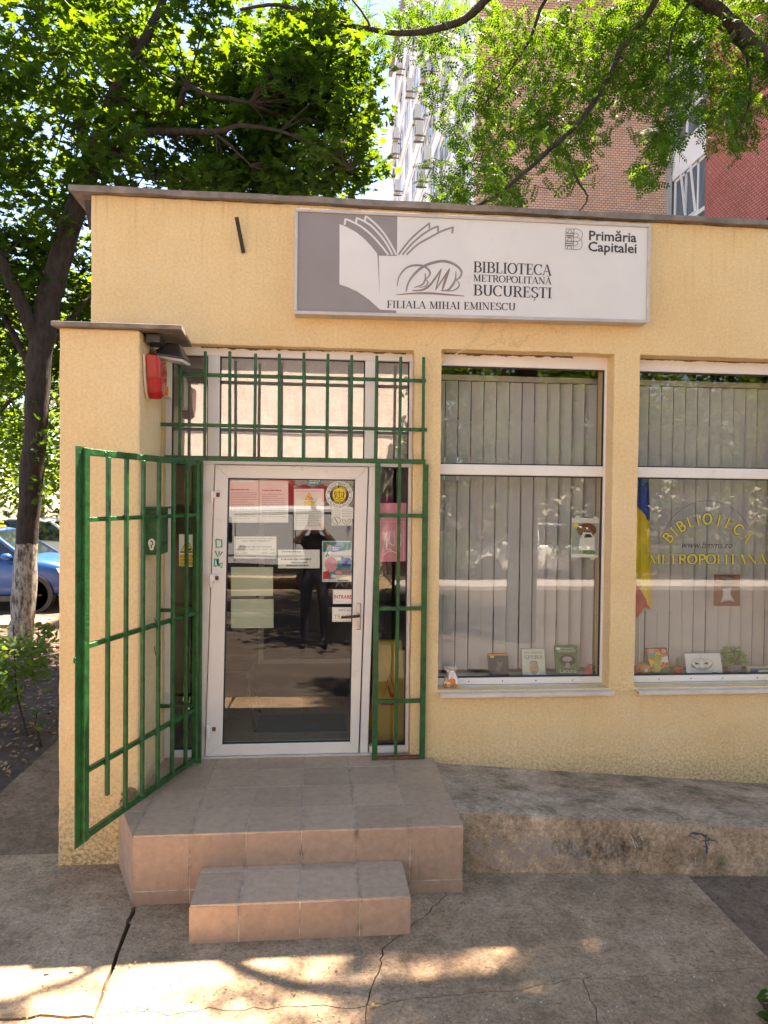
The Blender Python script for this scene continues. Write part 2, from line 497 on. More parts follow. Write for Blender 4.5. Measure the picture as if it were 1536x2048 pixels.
mat('logo_grey', (.23, .21, .215), .5)
mat('logo_brown', (.25, .18, .175), .5)
mat('red_plastic', (.36, .005, .008), .25, .12, 14)
mat('cream_plastic', (.62, .55, .38), .4, .08, 10)
mat('orange_plastic', (.65, .14, .01), .3, .1, 14)
mat('paper', (.74, .72, .66), .8, .05, 8)
mat('paper_green', (.47, .50, .37), .8, .05, 6)
mat('paper_ink', (.10, .10, .11), .8)
mat('paper_ink_faint', (.36, .34, .32), .8)
mat('blind_fabric', (.50, .47, .455), .85, .06, 3, .15, 400)
mat('transom_film', (.62, .57, .54), .8, .1, 14, .4, 40)
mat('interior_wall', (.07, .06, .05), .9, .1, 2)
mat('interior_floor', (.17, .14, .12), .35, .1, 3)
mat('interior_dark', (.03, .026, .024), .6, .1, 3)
mat('white_paint', (.72, .72, .70), .5, .05, 5)
mat('yellow', (.78, .55, .02), .5, .08, 9)
mat('yellow_plastic', (.55, .36, .02), .45, .08, 9)
mat('black', (.012, .012, .012), .5)
mat('red', (.52, .03, .025), .6, .1, 9)
mat('blue', (.03, .07, .33), .7, .1, 9)
mat('teal', (.03, .22, .24), .6, .15, 18)
mat('teal_ink', (.02, .36, .24), .6, .1, 20)
mat('skin_tone', (.5, .32, .23), .6)
mat('brown_paper', (.20, .06, .03), .85, .1, 12)
mat('window_gold', (.50, .42, .05), .5, .1, 20)
mat('book_green', (.05, .16, .06), .4, .2, 30)
mat('book_navy', (.008, .012, .03), .35, .3, 30)
mat('book_cream', (.62, .62, .52), .5, .05, 20)
mat('orange', (.70, .20, .03), .5, .1, 9)
mat('pink', (.72, .30, .34), .6, .1, 9)
mat('leaf_pot', (.045, .13, .02), .5, .3, 60)
mat('pot_grey', (.17, .19, .18), .5, .1, 9)
mat('cactus', (.10, .20, .06), .7, .3, 120)
mat('pretzel', (.52, .22, .04), .6, .25, 60)
mat('tyre', (.018, .018, .018), .8, .2, 30)
mat('rim', (.4, .4, .42), .3, .1, 8, metal=.9)
mat('car_glass', (.012, .018, .02), .06, .1, 3, spec=.8)
mat('lamp_glass', (.6, .65, .7), .12, .1, 20, spec=.8)
mat('white_wall', (.78, .77, .76), .8, .1, .8, .15, 12, dirt=.35, dirtcol=(.40, .40, .40), dscale=1.2)
mat('panel_grey', (.34, .34, .33), .7, .15, 2)
mat('window_frame_far', (.72, .73, .74), .5, .05, 2)
mat('window_glass_far', (.10, .14, .17), .08, .3, .6, spec=.8)
mat('ac_white', (.55, .54, .50), .5, .06, 4)
mat('ac_dark', (.12, .12, .115), .6, .1, 4)
mat('cloth_dark', (.018, .019, .026), .9, .25, 12)
mat('denim', (.03, .035, .055), .9, .25, 14)
mat('hair', (.02, .014, .01), .7, .3, 60)

def mat_paint(name, col):
    m, nt, N, L, p = nodes_of(name)
    p.inputs['Base Color'].default_value = (*col, 1)
    p.inputs['Roughness'].default_value = .35
    p.inputs['Coat Weight'].default_value = .35
    p.inputs['Coat Roughness'].default_value = .05
mat_paint('car_blue', (.002, .06, .24)); mat_paint('car_white', (.7, .7, .69)); mat_paint('car_silver', (.62, .63, .65)); mat_paint('car_yellow', (.75, .45, .01))

def mat_glass(name='glass', f0=.046, tint=(.93, .945, .94, 1)):
    m, nt, N, L, p = nodes_of(name)
    N.remove(p)
    out = N['Material Output']
    t = N.new('ShaderNodeBsdfTransparent'); t.inputs[0].default_value = tint
    g = N.new('ShaderNodeBsdfGlossy'); g.inputs['Roughness'].default_value = 0.0
    g.inputs[0].default_value = (.95, .96, .96, 1)
    ge = N.new('ShaderNodeNewGeometry'); dt = N.new('ShaderNodeVectorMath'); dt.operation = 'DOT_PRODUCT'
    L.new(ge.outputs['Incoming'], dt.inputs[0]); L.new(ge.outputs['Normal'], dt.inputs[1])
    k5 = mth(nt, 'POWER', mth(nt, 'SUBTRACT', 1.0, mth(nt, 'ABSOLUTE', dt.outputs['Value'])), 5)
    fac = mth(nt, 'ADD', mth(nt, 'MULTIPLY', k5, 1 - f0), f0)
    b = N.new('ShaderNodeBump'); b.inputs['Strength'].default_value = .08; b.inputs['Distance'].default_value = .01
    L.new(pos_noise(nt, 1.6, 1), b.inputs['Height']); L.new(b.outputs[0], g.inputs['Normal'])
    x = N.new('ShaderNodeMixShader')
    L.new(fac, x.inputs[0]); L.new(t.outputs[0], x.inputs[1]); L.new(g.outputs[0], x.inputs[2]); L.new(x.outputs[0], out.inputs[0])
mat_glass()
mat_glass('film_glass', .24, (.88, .88, .88, 1))

def mat_film():
    """thin clear plastic"""
    m, nt, N, L, p = nodes_of('clear_film')
    N.remove(p)
    t = N.new('ShaderNodeBsdfTransparent'); g = N.new('ShaderNodeBsdfGlossy'); g.inputs['Roughness'].default_value = .15
    x = N.new('ShaderNodeMixShader'); x.inputs[0].default_value = .22
    L.new(t.outputs[0], x.inputs[1]); L.new(g.outputs[0], x.inputs[2]); L.new(x.outputs[0], N['Material Output'].inputs[0])
mat_film()

def mat_leaf(name, c0, c1, t0, t1, tw=.5, nscale=2.0):
    m, nt, N, L, p = nodes_of(name)
    n = pos_noise(nt, nscale, 3)
    n2 = pos_noise(nt, 40, 2)
    s = mth(nt, 'ADD', mth(nt, 'MULTIPLY', n, .6), mth(nt, 'MULTIPLY', n2, .4))
    L.new(ramp(nt, s, [(.35, c0), (.65, c1)]), p.inputs['Base Color'])
    p.inputs['Roughness'].default_value = .6; p.inputs['Specular IOR Level'].default_value = .15
    tr = N.new('ShaderNodeBsdfTranslucent'); L.new(ramp(nt, s, [(.38, t0), (.62, t1)]), tr.inputs[0])
    x = N.new('ShaderNodeMixShader'); x.inputs[0].default_value = tw
    L.new(p.outputs[0], x.inputs[1]); L.new(tr.outputs[0], x.inputs[2]); L.new(x.outputs[0], N['Material Output'].inputs[0])
mat_leaf('maple_leaf', (.014, .045, .008), (.034, .085, .013), (.032, .10, .002), (.22, .35, .008), .40)
mat_leaf('locust_leaf', (.018, .06, .009), (.042, .105, .015), (.05, .15, .004), (.21, .36, .010), .38)
mat_leaf('shrub_leaf', (.03, .075, .015), (.06, .12, .025), (.12, .22, .02), (.2, .3, .03), .4)
mat_leaf('far_leaf', (.03, .08, .014), (.06, .12, .022), (.10, .20, .01), (.26, .36, .02), .45, .8)
mat('basil_leaf', (.11, .27, .045), .5, .3, 60)
mat('dry_leaf', (.24, .15, .07), .9, .4, 40)
mat('yellow_leaf', (.55, .40, .06), .8, .2, 40)

def mat_bark(name, c0, c1, white=0.0):
    m, nt, N, L, p = nodes_of(name)
    n = pos_noise(nt, 14, 6, .7, (1, 1, .35))
    col = ramp(nt, n, [(.35, c0), (.65, c1)])
    if white:
        g = N.new('ShaderNodeNewGeometry'); sx = N.new('ShaderNodeSeparateXYZ'); L.new(g.outputs['Position'], sx.inputs[0])
        edge = mth(nt, 'LESS_THAN', mth(nt, 'ADD', sx.outputs[2], mth(nt, 'MULTIPLY', pos_noise(nt, 12, 3), .12)), white)
        wear = ramp(nt, pos_noise(nt, 18, 6, .7, (1, 1, .4)), [(.40, .1), (.56, .9)])
        col = mixc(nt, mth(nt, 'MULTIPLY', edge, wear), col, (.40, .36, .30))
    L.new(col, p.inputs['Base Color']); p.inputs['Roughness'].default_value = .95
    add_bump(nt, p, n, 1.0, .03)
mat_bark('maple_bark', (.012, .009, .006), (.045, .033, .024), 1.52)
mat_bark('locust_bark', (.018, .013, .010), (.06, .044, .033))

def mat_brick(name, c1, c2, mortar, axis):
    m, nt, N, L, p = nodes_of(name)
    g = N.new('ShaderNodeNewGeometry'); sx = N.new('ShaderNodeSeparateXYZ'); cb = N.new('ShaderNodeCombineXYZ')
    L.new(g.outputs['Position'], sx.inputs[0])
    L.new(sx.outputs[axis], cb.inputs[0]); L.new(sx.outputs[2], cb.inputs[1])
    b = N.new('ShaderNodeTexBrick')
    L.new(cb.outputs[0], b.inputs['Vector'])
    b.inputs['Color1'].default_value = (*c1, 1); b.inputs['Color2'].default_value = (*c2, 1); b.inputs['Mortar'].default_value = (*mortar, 1)
    b.inputs['Scale'].default_value = 1.0; b.inputs['Brick Width'].default_value = .155; b.inputs['Row Height'].default_value = .082
    b.inputs['Mortar Size'].default_value = .009; b.inputs['Mortar Smooth'].default_value = .1; b.inputs['Bias'].default_value = -.1
    col = mixc(nt, 1.0, b.outputs[0], ramp(nt, pos_noise(nt, .7, 5, .7), [(.3, .8), (.7, 1.12)]), 'MULTIPLY')
    L.new(col, p.inputs['Base Color']); p.inputs['Roughness'].default_value = .85
    bp = N.new('ShaderNodeBump'); bp.inputs['Strength'].default_value = .8; bp.inputs['Distance'].default_value = .02; bp.invert = True
    L.new(b.outputs['Fac'], bp.inputs['Height']); L.new(bp.outputs[0], p.inputs['Normal'])
mat_brick('brick_tan', (.66, .40, .27), (.74, .48, .34), (.2, .10, .07), 0)
mat_brick('brick_red', (.47, .15, .11), (.55, .19, .14), (.13, .03, .03), 1)

def mat_soil():
    m, nt, N, L, p = nodes_of('soil')
    col = ramp(nt, pos_noise(nt, 7, 8, .75), [(.3, (.045, .03, .02)), (.55, (.10, .07, .05)), (.75, (.17, .125, .09))])
    L.new(col, p.inputs['Base Color']); p.inputs['Roughness'].default_value = 1
    add_bump(nt, p, pos_noise(nt, 30, 8, .8), 1.0, .03)
mat_soil()

def mat_graffiti_wall():
    """pebble-dashed garage wall across the street with red and pink spray paint"""
    m, nt, N, L, p = nodes_of('graffiti_wall')
    g = N.new('ShaderNodeNewGeometry'); sx = N.new('ShaderNodeSeparateXYZ'); L.new(g.outputs['Position'], sx.inputs[0])
    col = ramp(nt, pos_noise(nt, 3, 6, .7), [(.3, (.46, .38, .32)), (.7, (.62, .53, .46))])
    col = mixc(nt, 1.0, col, ramp(nt, pos_noise(nt, 22, 5, .8), [(.3, .55), (.62, 1.15)]), 'MULTIPLY')
    def band(x0, x1, z0, z1, c, ns):
        nonlocal col
        n = mth(nt, 'MULTIPLY', mth(nt, 'SUBTRACT', pos_noise(nt, ns, 4), .5), .8)
        xx = mth(nt, 'ADD', sx.outputs[0], n); zz = mth(nt, 'ADD', sx.outputs[2], n)
        a = mth(nt, 'MULTIPLY', mth(nt, 'GREATER_THAN', xx, x0), mth(nt, 'LESS_THAN', xx, x1))
        b = mth(nt, 'MULTIPLY', mth(nt, 'GREATER_THAN', zz, z0), mth(nt, 'LESS_THAN', zz, z1))
        col = mixc(nt, mth(nt, 'MULTIPLY', mth(nt, 'MULTIPLY', a, b), .9), col, c)
    band(-3.4, -.6, 1.9, 2.62, (.55, .02, .03), 2.5)
    band(-2.0, .4, 2.1, 2.5, (.5, .03, .04), 4)
    band(1.5, 2.75, .3, 2.1, (.66, .16, .30), 1.6)
    band(1.75, 2.15, .75, 1.5, (.75, .6, .62), 6)
    L.new(col, p.inputs['Base Color']); p.inputs['Roughness'].default_value = .9
    add_bump(nt, p, pos_noise(nt, 26, 5, .75), 1.0, .05)
mat_graffiti_wall()
# ------------------------------------------------------------------ ground
def jag(pts, amp=.012, step=.05, seed=1):
    r = random.Random(seed); out = []
    for a, b in zip(pts[:-1], pts[1:]):
        a = Vector(a); b = Vector(b); n = max(1, int((b - a).length / step))
        for i in range(n):
            q = a.lerp(b, i / n)
            if i or out: q = q + Vector((r.uniform(-amp, amp), r.uniform(-amp, amp)))
            out.append(q)
    out.append(Vector(pts[-1]))
    return out

def offset(path, d):
    """shift an open 2D path sideways (left positive)"""
    out = []
    for i, p in enumerate(path):
        t = path[min(i + 1, len(path) - 1)] - path[max(i - 1, 0)]
        t.normalize()
        dd = d[i] if hasattr(d, '__len__') else d
        out.append(p + Vector((-t.y, t.x)) * dd)
    return out

b = MB()
n = 60
b.quad((-90, -90, -.16), (90, -90, -.16), (90, 120, -.16), (-90, 120, -.16))
structure(b.build('ground', 'soil'))

def sheet(name, m, poly, z, th=.08, parent=None):
    """flat slab from a (possibly jagged) outline"""
    pts = [Vector((p[0], p[1])) for p in poly]
    n = len(pts)
    V, E_, F = delaunay_2d_cdt(pts, [(i, (i + 1) % n) for i in range(n)], [], 1, 1e-5)[:3]
    k = len(V); cnt = {}
    for f in F:
        for i in range(len(f)):
            ed = (f[i], f[(i + 1) % len(f)]); cnt[ed] = cnt.get(ed, 0) + 1
    mb = MB(); mb.v = [(v.x, v.y, z) for v in V] + [(v.x, v.y, z - th) for v in V]
    for f in F: mb.f += [tuple(f), tuple(i + k for i in reversed(f))]
    for (i, j) in cnt:
        if (j, i) not in cnt: mb.f.append((j, i, i + k, j + k))
    mb.mi = [0] * len(mb.f)
    return mb.build(name, m, parent)

# street in front (behind the camera) and the service road behind the trees
structure(sheet('road', 'asphalt', [(-60, -2.75), (60, -2.75), (60, -11.6), (-60, -11.6)], -.012, .12))
structure(sheet('back_road', 'asphalt', [(-60, 8.0), (2.0, 8.0), (2.0, 17.5), (-60, 17.5)], -.02, .12))
structure(sheet('courtyard', 'asphalt', [(2.3, 6.8), (60, 6.8), (60, 60), (2.3, 60)], -.03, .12))
structure(sheet('side_asphalt', 'worn_asphalt', [(2.19, -.98), (12, -1.05), (12, -2.72), (2.19, -2.72)], -.012, .12))

# cracked concrete slabs before the porch; the crack lines are shared by the slabs on both sides
pa = jag([atz(268, 1816).xy, atz(235, 1905).xy, atz(205, 1990).xy, atz(188, 2034).xy], .004, .05, 2)
pb = jag([atz(893, 1790).xy, atz(850, 1830).xy, atz(795, 1873).xy, atz(765, 1900).xy, atz(757, 1945).xy, atz(738, 1985).xy, atz(733, 2012).xy], .008, .03, 3)
pc = jag([(-2.4, -1.86), atz(0, 2036).xy, atz(120, 2030).xy, atz(188, 2034).xy], .014, .04, 4)
pc2 = jag([atz(188, 2034).xy, atz(290, 2022).xy, atz(330, 2028).xy, atz(420, 2018).xy, atz(560, 2016).xy, atz(733, 2012).xy], .013, .045, 5)
pc3 = jag([atz(733, 2012).xy, atz(900, 1990).xy, atz(1050, 1978).xy, atz(1120, 1965).xy, atz(1165, 1955).xy, atz(1230, 1953).xy, atz(1390, 1945).xy, Vector((2.19, -1.80))], .013, .04, 6)
pd = jag([atz(733, 2012).xy, atz(730, 2060).xy, Vector((.21, -2.72))], .006, .04, 7)
pe = jag([atz(1165, 1955).xy, atz(1180, 1985).xy, atz(1195, 2047).xy, Vector((1.15, -2.72))], .01, .04, 8)
root = structure(MB().box(-2.42, 2.2, -2.73, -.3, -.13, -.085).build('pavement', 'soil'))
ga = [.013 - .007 * i / len(pa) for i in range(len(pa))]
gn = lambda v: [-x for x in v]
L = lambda p: [tuple(q) for q in p]
slabs = []
slabs.append((L([Vector((-2.4, -.45)), Vector((-1.0, -.45)), Vector((-.93, -1.0))]) + L(offset(pa, gn(ga))) + L(offset(list(reversed(pc)), -.006)), .000))
slabs.append((L([Vector((-.9, -1.0)), Vector((.72, -1.0))]) + L(offset(pb, -.0035)) + L(offset(list(reversed(pc2)), -.0022)) + L(offset(list(reversed(pa)), gn(list(reversed(ga))))), -.0005))
slabs.append((L([Vector((.74, -.72)), Vector((2.19, -.90))]) + L([Vector((2.19, -1.79))]) + L(offset(list(reversed(pc3)), -.0018))[1:] + L(offset(list(reversed(pb)), -.0035)), .0004))
slabs.append((L(offset(pc, -.006)) + [(-.9, -2.72), (-2.4, -2.72)], -.004))
slabs.append((L(offset(pc2, -.0022)) + L(offset(pd, -.002)) + [(-.86, -2.72), (-.9, -1.95)], -.0009))
i3 = min(range(len(pc3)), key=lambda i: (pc3[i] - pe[0]).length)
slabs.append((L(offset(pc3[:i3 + 1], -.0018)) + L(offset(pe, -.002)) + L(offset(list(reversed(pd)), -.002)), -.0002))
slabs.append((L(offset(pc3[i3:], -.0015)) + [(2.19, -2.72)] + L(offset(list(reversed(pe)), -.0015)), .0001))
for poly, z in slabs:
    sheet('concrete_slab', 'concrete', poly, z, .08, root)

# path along the library's left side, with its slabs
path = structure(b1('path', 'soil', None, -2.29, -1.47, -.43, 7.79, -.13, -.07))
for k in range(9):
    y0 = -.44 + k * 1.35
    if y0 > 7.8: break
    b1('path_slab', 'path_concrete', path, -2.30 + random.uniform(-.01, .01), -1.45, y0, min(y0 + 1.338, 7.8), -.1, -.002 + random.uniform(-.004, .004), bevel=.006)

# soil bed with the trees, uneven
rs = random.Random(5)
nx, ny = 70, 90
V = []; F = []
for j in range(ny):
    for i in range(nx):
        x = -16 + (16 - 2.29) * (i / (nx - 1)) ** .6; y = -2.6 + 9.9 * j / (ny - 1)
        z = -.035 + .03 * math.sin(x * 2.1 + y) * math.cos(y * 1.7 - x) + rs.uniform(-.012, .012)
        V.append((x, y, z))
for j in range(ny - 1):
    for i in range(nx - 1):
        a = j * nx + i; F.append((a, a + 1, a + nx + 1, a + nx))
sb = MB(); sb.v = V; sb.f = F; sb.mi = [0] * len(F)
structure(sb.build('soil_bed', 'soil', smooth=True))
k = b1('back_kerb', 'concrete', None, -60, 2.0, 7.35, 7.98, -.12, .03, bevel=.01); structure(k)
k = b1('far_kerb', 'pale_concrete', None, 1.9, 60, -11.75, -11.55, -.12, .10, bevel=.015); structure(k)
structure(sheet('far_pavement', 'pale_concrete', [(1.9, -11.76), (60, -11.76), (60, -12.9), (1.9, -12.9)], .085, .2))
structure(sheet('parking_apron', 'concrete', [(-60, -11.61), (1.89, -11.61), (1.89, -14.6), (-60, -14.6)], .02, .2))
structure(sheet('far_lawn', 'soil', [(1.9, -12.91), (60, -12.91), (60, -60), (1.9, -60)], .06, .2))
# ------------------------------------------------------------------ the library
lib = thing('library_building', (1.0, 0, 0), 'low cream-yellow stucco library with flat roof, glazed entrance and two display windows', 'building')
HEAD = 3.225
WIN = [(.862, 2.112), (2.303, 3.553)]          # window openings
DOOR = (-1.035, .668)

def cell_wall(name, x0, x1, z0, z1, holes, y0, y1, m, parent, step=.075, seed=3):
    """a plastered wall with openings: one closed mesh with slightly uneven faces and edges"""
    r = random.Random(seed)
    def cuts(a, b, extra):
        c = sorted(set([round(a, 4), round(b, 4)] + [round(e, 4) for e in extra if a < e < b])); out = []
        for p, q in zip(c[:-1], c[1:]):
            n = max(1, round((q - p) / step)) if q - p < 3 else max(1, round((q - p) / .5))
            out += [p + (q - p) * i / n for i in range(n)]
        return out + [c[-1]]
    xs = cuts(x0, x1, [h[0] for h in holes] + [h[1] for h in holes] + [3.8])
    zs = cuts(z0, z1, [h[2] for h in holes] + [h[3] for h in holes])
    def solid(i, j):
        if i < 0 or j < 0 or i >= len(xs) - 1 or j >= len(zs) - 1: return False
        x = (xs[i] + xs[i + 1]) / 2; z = (zs[j] + zs[j + 1]) / 2
        return not any(h[0] < x < h[1] and h[2] < z < h[3] for h in holes)
    mb = MB(); idx = {}
    def vid(i, j, s):
        k = (i, j, s)
        if k not in idx:
            rr = random.Random(hash((i, j, seed)))
            jx, jz = rr.uniform(-.003, .003), rr.uniform(-.003, .003)
            y = (y0 + rr.uniform(-.002, .002)) if s == 0 else y1
            if i in (0, len(xs) - 1): jx *= .6
            idx[k] = len(mb.v); mb.v.append((xs[i] + (jx if s == 0 else 0), y, zs[j] + (jz if s == 0 else 0)))
        return idx[k]
    def face(*k): mb.f.append(tuple(vid(*q) for q in k)); mb.mi.append(0)
    for i in range(len(xs) - 1):
        for j in range(len(zs) - 1):
            if not solid(i, j): continue
            face((i, j, 0), (i + 1, j, 0), (i + 1, j + 1, 0), (i, j + 1, 0))
            face((i, j, 1), (i, j + 1, 1), (i + 1, j + 1, 1), (i + 1, j, 1))
            if not solid(i - 1, j): face((i, j, 0), (i, j + 1, 0), (i, j + 1, 1), (i, j, 1))
            if not solid(i + 1, j): face((i + 1, j, 0), (i + 1, j, 1), (i + 1, j + 1, 1), (i + 1, j + 1, 0))
            if not solid(i, j - 1): face((i, j, 0), (i, j, 1), (i + 1, j, 1), (i + 1, j, 0))
            if not solid(i, j + 1): face((i, j + 1, 0), (i + 1, j + 1, 0), (i + 1, j + 1, 1), (i, j + 1, 1))
    return mb.build(name, m, parent, bevel=.007)

holes = [(DOOR[0], DOOR[1], .37, HEAD)] + [(a, b_, .845, HEAD + .02) for a, b_ in WIN]
cell_wall('facade_wall', -1.51, 9.0, -.1, 4.19, holes, 0, .30, 'plaster', lib)
# wing wall beside the entrance, its lower plinth left of it and the remaining walls
def wing():
    r = random.Random(8); mb = MB()
    xs0, xs1 = -1.503, -1.045
    zs = [-.1, 0] + [.08 * k for k in range(1, 39)] + [3.17]
    cols = [(xs0, -.005), (xs0, -.3)] + [(xs0 + (xs1 - xs0) * k / 6, -.6) for k in range(7)] + [(xs1, -.3), (xs1, -.005)]
    for z in zs:
        for (x, y) in cols: mb.v.append((x + r.uniform(-.0025, .0025), y + r.uniform(-.0025, .0025) * (y < -.01), z))
    n = len(cols)
    for j in range(len(zs) - 1):
        for i in range(n):
            a = j * n + i; b_ = j * n + (i + 1) % n
            mb.f.append((a, b_, b_ + n, a + n)); mb.mi.append(0)
    mb.f.append(tuple(range(n))); mb.mi.append(0)
    mb.f.append(tuple(range((len(zs) - 1) * n, len(zs) * n))); mb.mi.append(0)
    return mb.build('wing_wall', 'plaster', lib, bevel=.01)
wing()
# patch of bare cement where the plaster broke off at the wing wall foot
r = random.Random(4)
pp = [at(352 + 30 * math.cos(a) * r.uniform(.7, 1.15), 1608 + 20 * math.sin(a) * r.uniform(.7, 1.2), -.603) for a in [k * .45 for k in range(14)]]
pp = [at(264 + 26 * math.cos(a) * r.uniform(.6, 1.2), 1598 + 26 * math.sin(a) * r.uniform(.6, 1.2), -.6065) for a in [k * .42 for k in range(15)]]
pp = [Vector((min(q.x, -1.048), q.y, q.z)) for q in pp]
MB().prism(pp, (0, .004, 0)).build('bare_cement_patch', 'path_concrete', lib)
b1('left_wall', 'plaster', lib, -1.508, -1.22, .302, 6.6, -.1, 4.188)
b1('right_wall', 'plaster', lib, 8.72, 8.998, .302, 6.6, -.1, 4.188)
mb = MB(); mb.box(-1.219, 8.719, 6.3, 6.598, -.1, 2.5).box(-1.219, 8.719, 6.3, 6.598, 2.85, 4.188).box(-1.219, .6, 6.3, 6.598, 2.5, 2.85).box(5.4, 8.719, 6.3, 6.598, 2.5, 2.85)
mb.build('back_wall', 'plaster', lib)
b1('back_window_pane', 'glass', lib, .6, 5.4, 6.44, 6.446, 2.5, 2.85)
# roof: slab with sheet-metal edge
b1('roof_slab', 'flashing', lib, -1.56, 9.02, .31, 6.62, 4.195, 4.235)
def flash():
    r = random.Random(11); mb = MB(); N = 60; P = []
    for k in range(N + 1):
        x = -1.638 + (9.03 + 1.638) * (k / N)
        j = lambda s=.004: r.uniform(-s, s)
        P.append([(x, -.058 + j(), 4.188 + j(.005)), (x, -.06 + j(), 4.226 + j()), (x, .33, 4.242 + j()), (x, .33, 4.19), (x, -.05, 4.192)])
    for q in P: mb.v += q
    for k in range(N):
        for i in range(5):
            a = k * 5 + i; b_ = k * 5 + (i + 1) % 5
            mb.f.append((a, b_, b_ + 5, a + 5)); mb.mi.append(0)
    mb.f += [tuple(range(5)), tuple(range(N * 5, N * 5 + 5))]; mb.mi += [0, 0]
    return mb.build('roof_flashing', 'flashing', lib)
flash()
mb = MB(); mb.bar((-1.60, .0, 4.20), (-1.60, 6.6, 4.20), .07, .025); mb.build('side_flashing', 'flashing', lib)
mb = MB(); mb.bar((-1.535, .02, 4.16), (-1.515, .06, 3.98), .05, .012); mb.build('flashing_bracket', 'black_metal', lib)
# small canopy slab on the wing wall
mb = MB(); mb.hexa([(-1.533, -.655, 3.168), (-.795, -.655, 3.168), (-.85, -.004, 3.20), (-1.533, -.004, 3.20), (-1.533, -.655, 3.196), (-.795, -.655, 3.196), (-.85, -.004, 3.225), (-1.533, -.004, 3.225)])
mb.build('canopy_slab', 'flashing', lib, bevel=.004)
# interior
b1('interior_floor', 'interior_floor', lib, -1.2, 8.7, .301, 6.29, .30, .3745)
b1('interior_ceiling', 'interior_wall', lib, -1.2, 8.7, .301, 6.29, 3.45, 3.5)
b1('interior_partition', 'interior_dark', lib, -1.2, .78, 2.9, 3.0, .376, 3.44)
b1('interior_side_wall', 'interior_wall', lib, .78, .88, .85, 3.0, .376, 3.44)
mb = MB()
for z in (.376, 2.35): pass
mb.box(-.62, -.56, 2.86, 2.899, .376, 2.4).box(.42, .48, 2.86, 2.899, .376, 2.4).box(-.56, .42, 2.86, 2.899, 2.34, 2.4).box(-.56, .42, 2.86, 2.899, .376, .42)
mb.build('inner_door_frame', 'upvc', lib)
for i in range(6):
    for j in range(4):
        b1('floor_tile', 'tile_top', lib, -1.0 + .3 * i + .002, -.7 + .3 * i - .002, .31 + .3 * j + .002, .61 + .3 * j - .002, .3747, .379)

# --- display windows
def window(x0, x1, k):
    w = bpy.data.objects.new('display_window', None); C.objects.link(w); w.parent = lib
    w.location = Vector(((x0 + x1) / 2, .15, .845)) - lib.location
    X0, X1 = x0 - .01, x1 + .01
    mb = MB()
    mb.box(X0, X1, .13, .20, 3.155, HEAD + .03)                       # head
    mb.box(X0, X1, .13, .20, .848, .895)                              # bottom rail
    mb.box(X0, x0 + .012, .13, .20, .895, 3.155).box(x1 - .012, X1, .13, .20, .895, 3.155)
    mb.build('frame', 'upvc', w, bevel=.004)
    mb = MB(); mb.box(x0 + .012, x1 - .012, .125, .195, 2.372, 2.448); mb.build('transom', 'upvc', w, bevel=.006)
    for (a, b_) in ((.895, 2.372), (2.448, 3.155)):
        mb = MB(); e = .009; mb.box(x0 + .012, x1 - .012, .150, .166, a, a + e).box(x0 + .012, x1 - .012, .150, .166, b_ - e, b_).box(x0 + .012, x0 + .012 + e, .150, .166, a + e, b_ - e).box(x1 - .012 - e, x1 - .012, .150, .166, a + e, b_ - e)
        mb.build('gasket', 'gasket', w)
        b1('pane', 'glass', w, x0 + .021, x1 - .021, .156, .160, a + e, b_ - e)
    mb = MB(); mb.hexa([(x0 + .014, -.045, .825), (x1 + .02, -.045, .825), (x1 - .002, .128, .842), (x0 + .004, .128, .842), (x0 + .014, -.045, .831), (x1 + .02, -.045, .831), (x1 - .002, .128, .8475), (x0 + .004, .128, .8475)])
    mb.box(x0 + .014, x1 + .02, -.049, -.0455, .805, .832)
    mb.build('sill', 'sill_metal', w)
    # screw heads along the bottom rail
    for t in (.2, .4, .6, .82):
        MB().lathe((x0 + (x1 - x0) * t, .129, .872), [(.005, 0), (.004, -.003)], 8, 'y').build('screw', 'rust', w)
    b1('inner_sill', 'upvc', w, x0 - .02, x1 + .02, .201, .43, .835, .862)
for k, (a, b_) in enumerate(WIN): window(a, b_, k)
# crumbled mortar line above window heads
def crumbs(x0, x1, y, z0, z1, m, seed, n=40):
    r = random.Random(seed); mb = MB()
    top = []; bot = []; w = 0.0; n = 110
    for i in range(n + 1):
        x = x0 + (x1 - x0) * (i + r.uniform(-.3, .3)) / n
        w = .72 * w + r.uniform(-.4, .4)
        top.append(Vector((x, y, z1))); bot.append(Vector((x, y, min(z1 - .002, z1 - (z1 - z0) * max(.12, .45 + .55 * w)))))
    mb.prism(top + bot[::-1], (0, .02, 0))
    return mb.build('crumbling_mortar', m, lib)
crumbs(.9, 1.85, .122, 3.222, 3.243, 'path_concrete', 2)
crumbs(-.8, .62, .082, 3.205, 3.228, 'path_concrete', 3)
crumbs(2.34, 3.4, .122, 3.228, 3.243, 'path_concrete', 4)

# --- entrance glazing (fixed frame) and the door
ent = bpy.data.objects.new('entrance_frame', None); C.objects.link(ent); ent.parent = lib; ent.location = Vector((-.2, .12, .37)) - lib.location
def fbox(x0, x1, z0, z1, sh=0.0, y0=.09, y1=.16, name='frame_bar', m='upvc', bevel=.005, parent=ent):
    """upright or rail of the frame; sh leans it sideways per metre of height"""
    mb = MB(); f0 = sh * (z0 - 2.42); f1 = sh * (z1 - 2.42)
    mb.hexa([(x0 + f0, y0, z0), (x1 + f0, y0, z0), (x1 + f0, y1, z0), (x0 + f0, y1, z0), (x0 + f1, y0, z1), (x1 + f1, y0, z1), (x1 + f1, y1, z1), (x0 + f1, y1, z1)])
    return mb.build(name, m, parent, bevel=bevel)
fbox(-1.04, .675, 3.165, 3.235)
fbox(-1.04, .675, 2.418, 2.468)
fbox(-1.04, -1.0, .375, 2.418); fbox(-1.04, -1.0, 2.468, 3.165)
fbox(.648, .675, .375, 2.418); fbox(.648, .675, 2.468, 3.165)
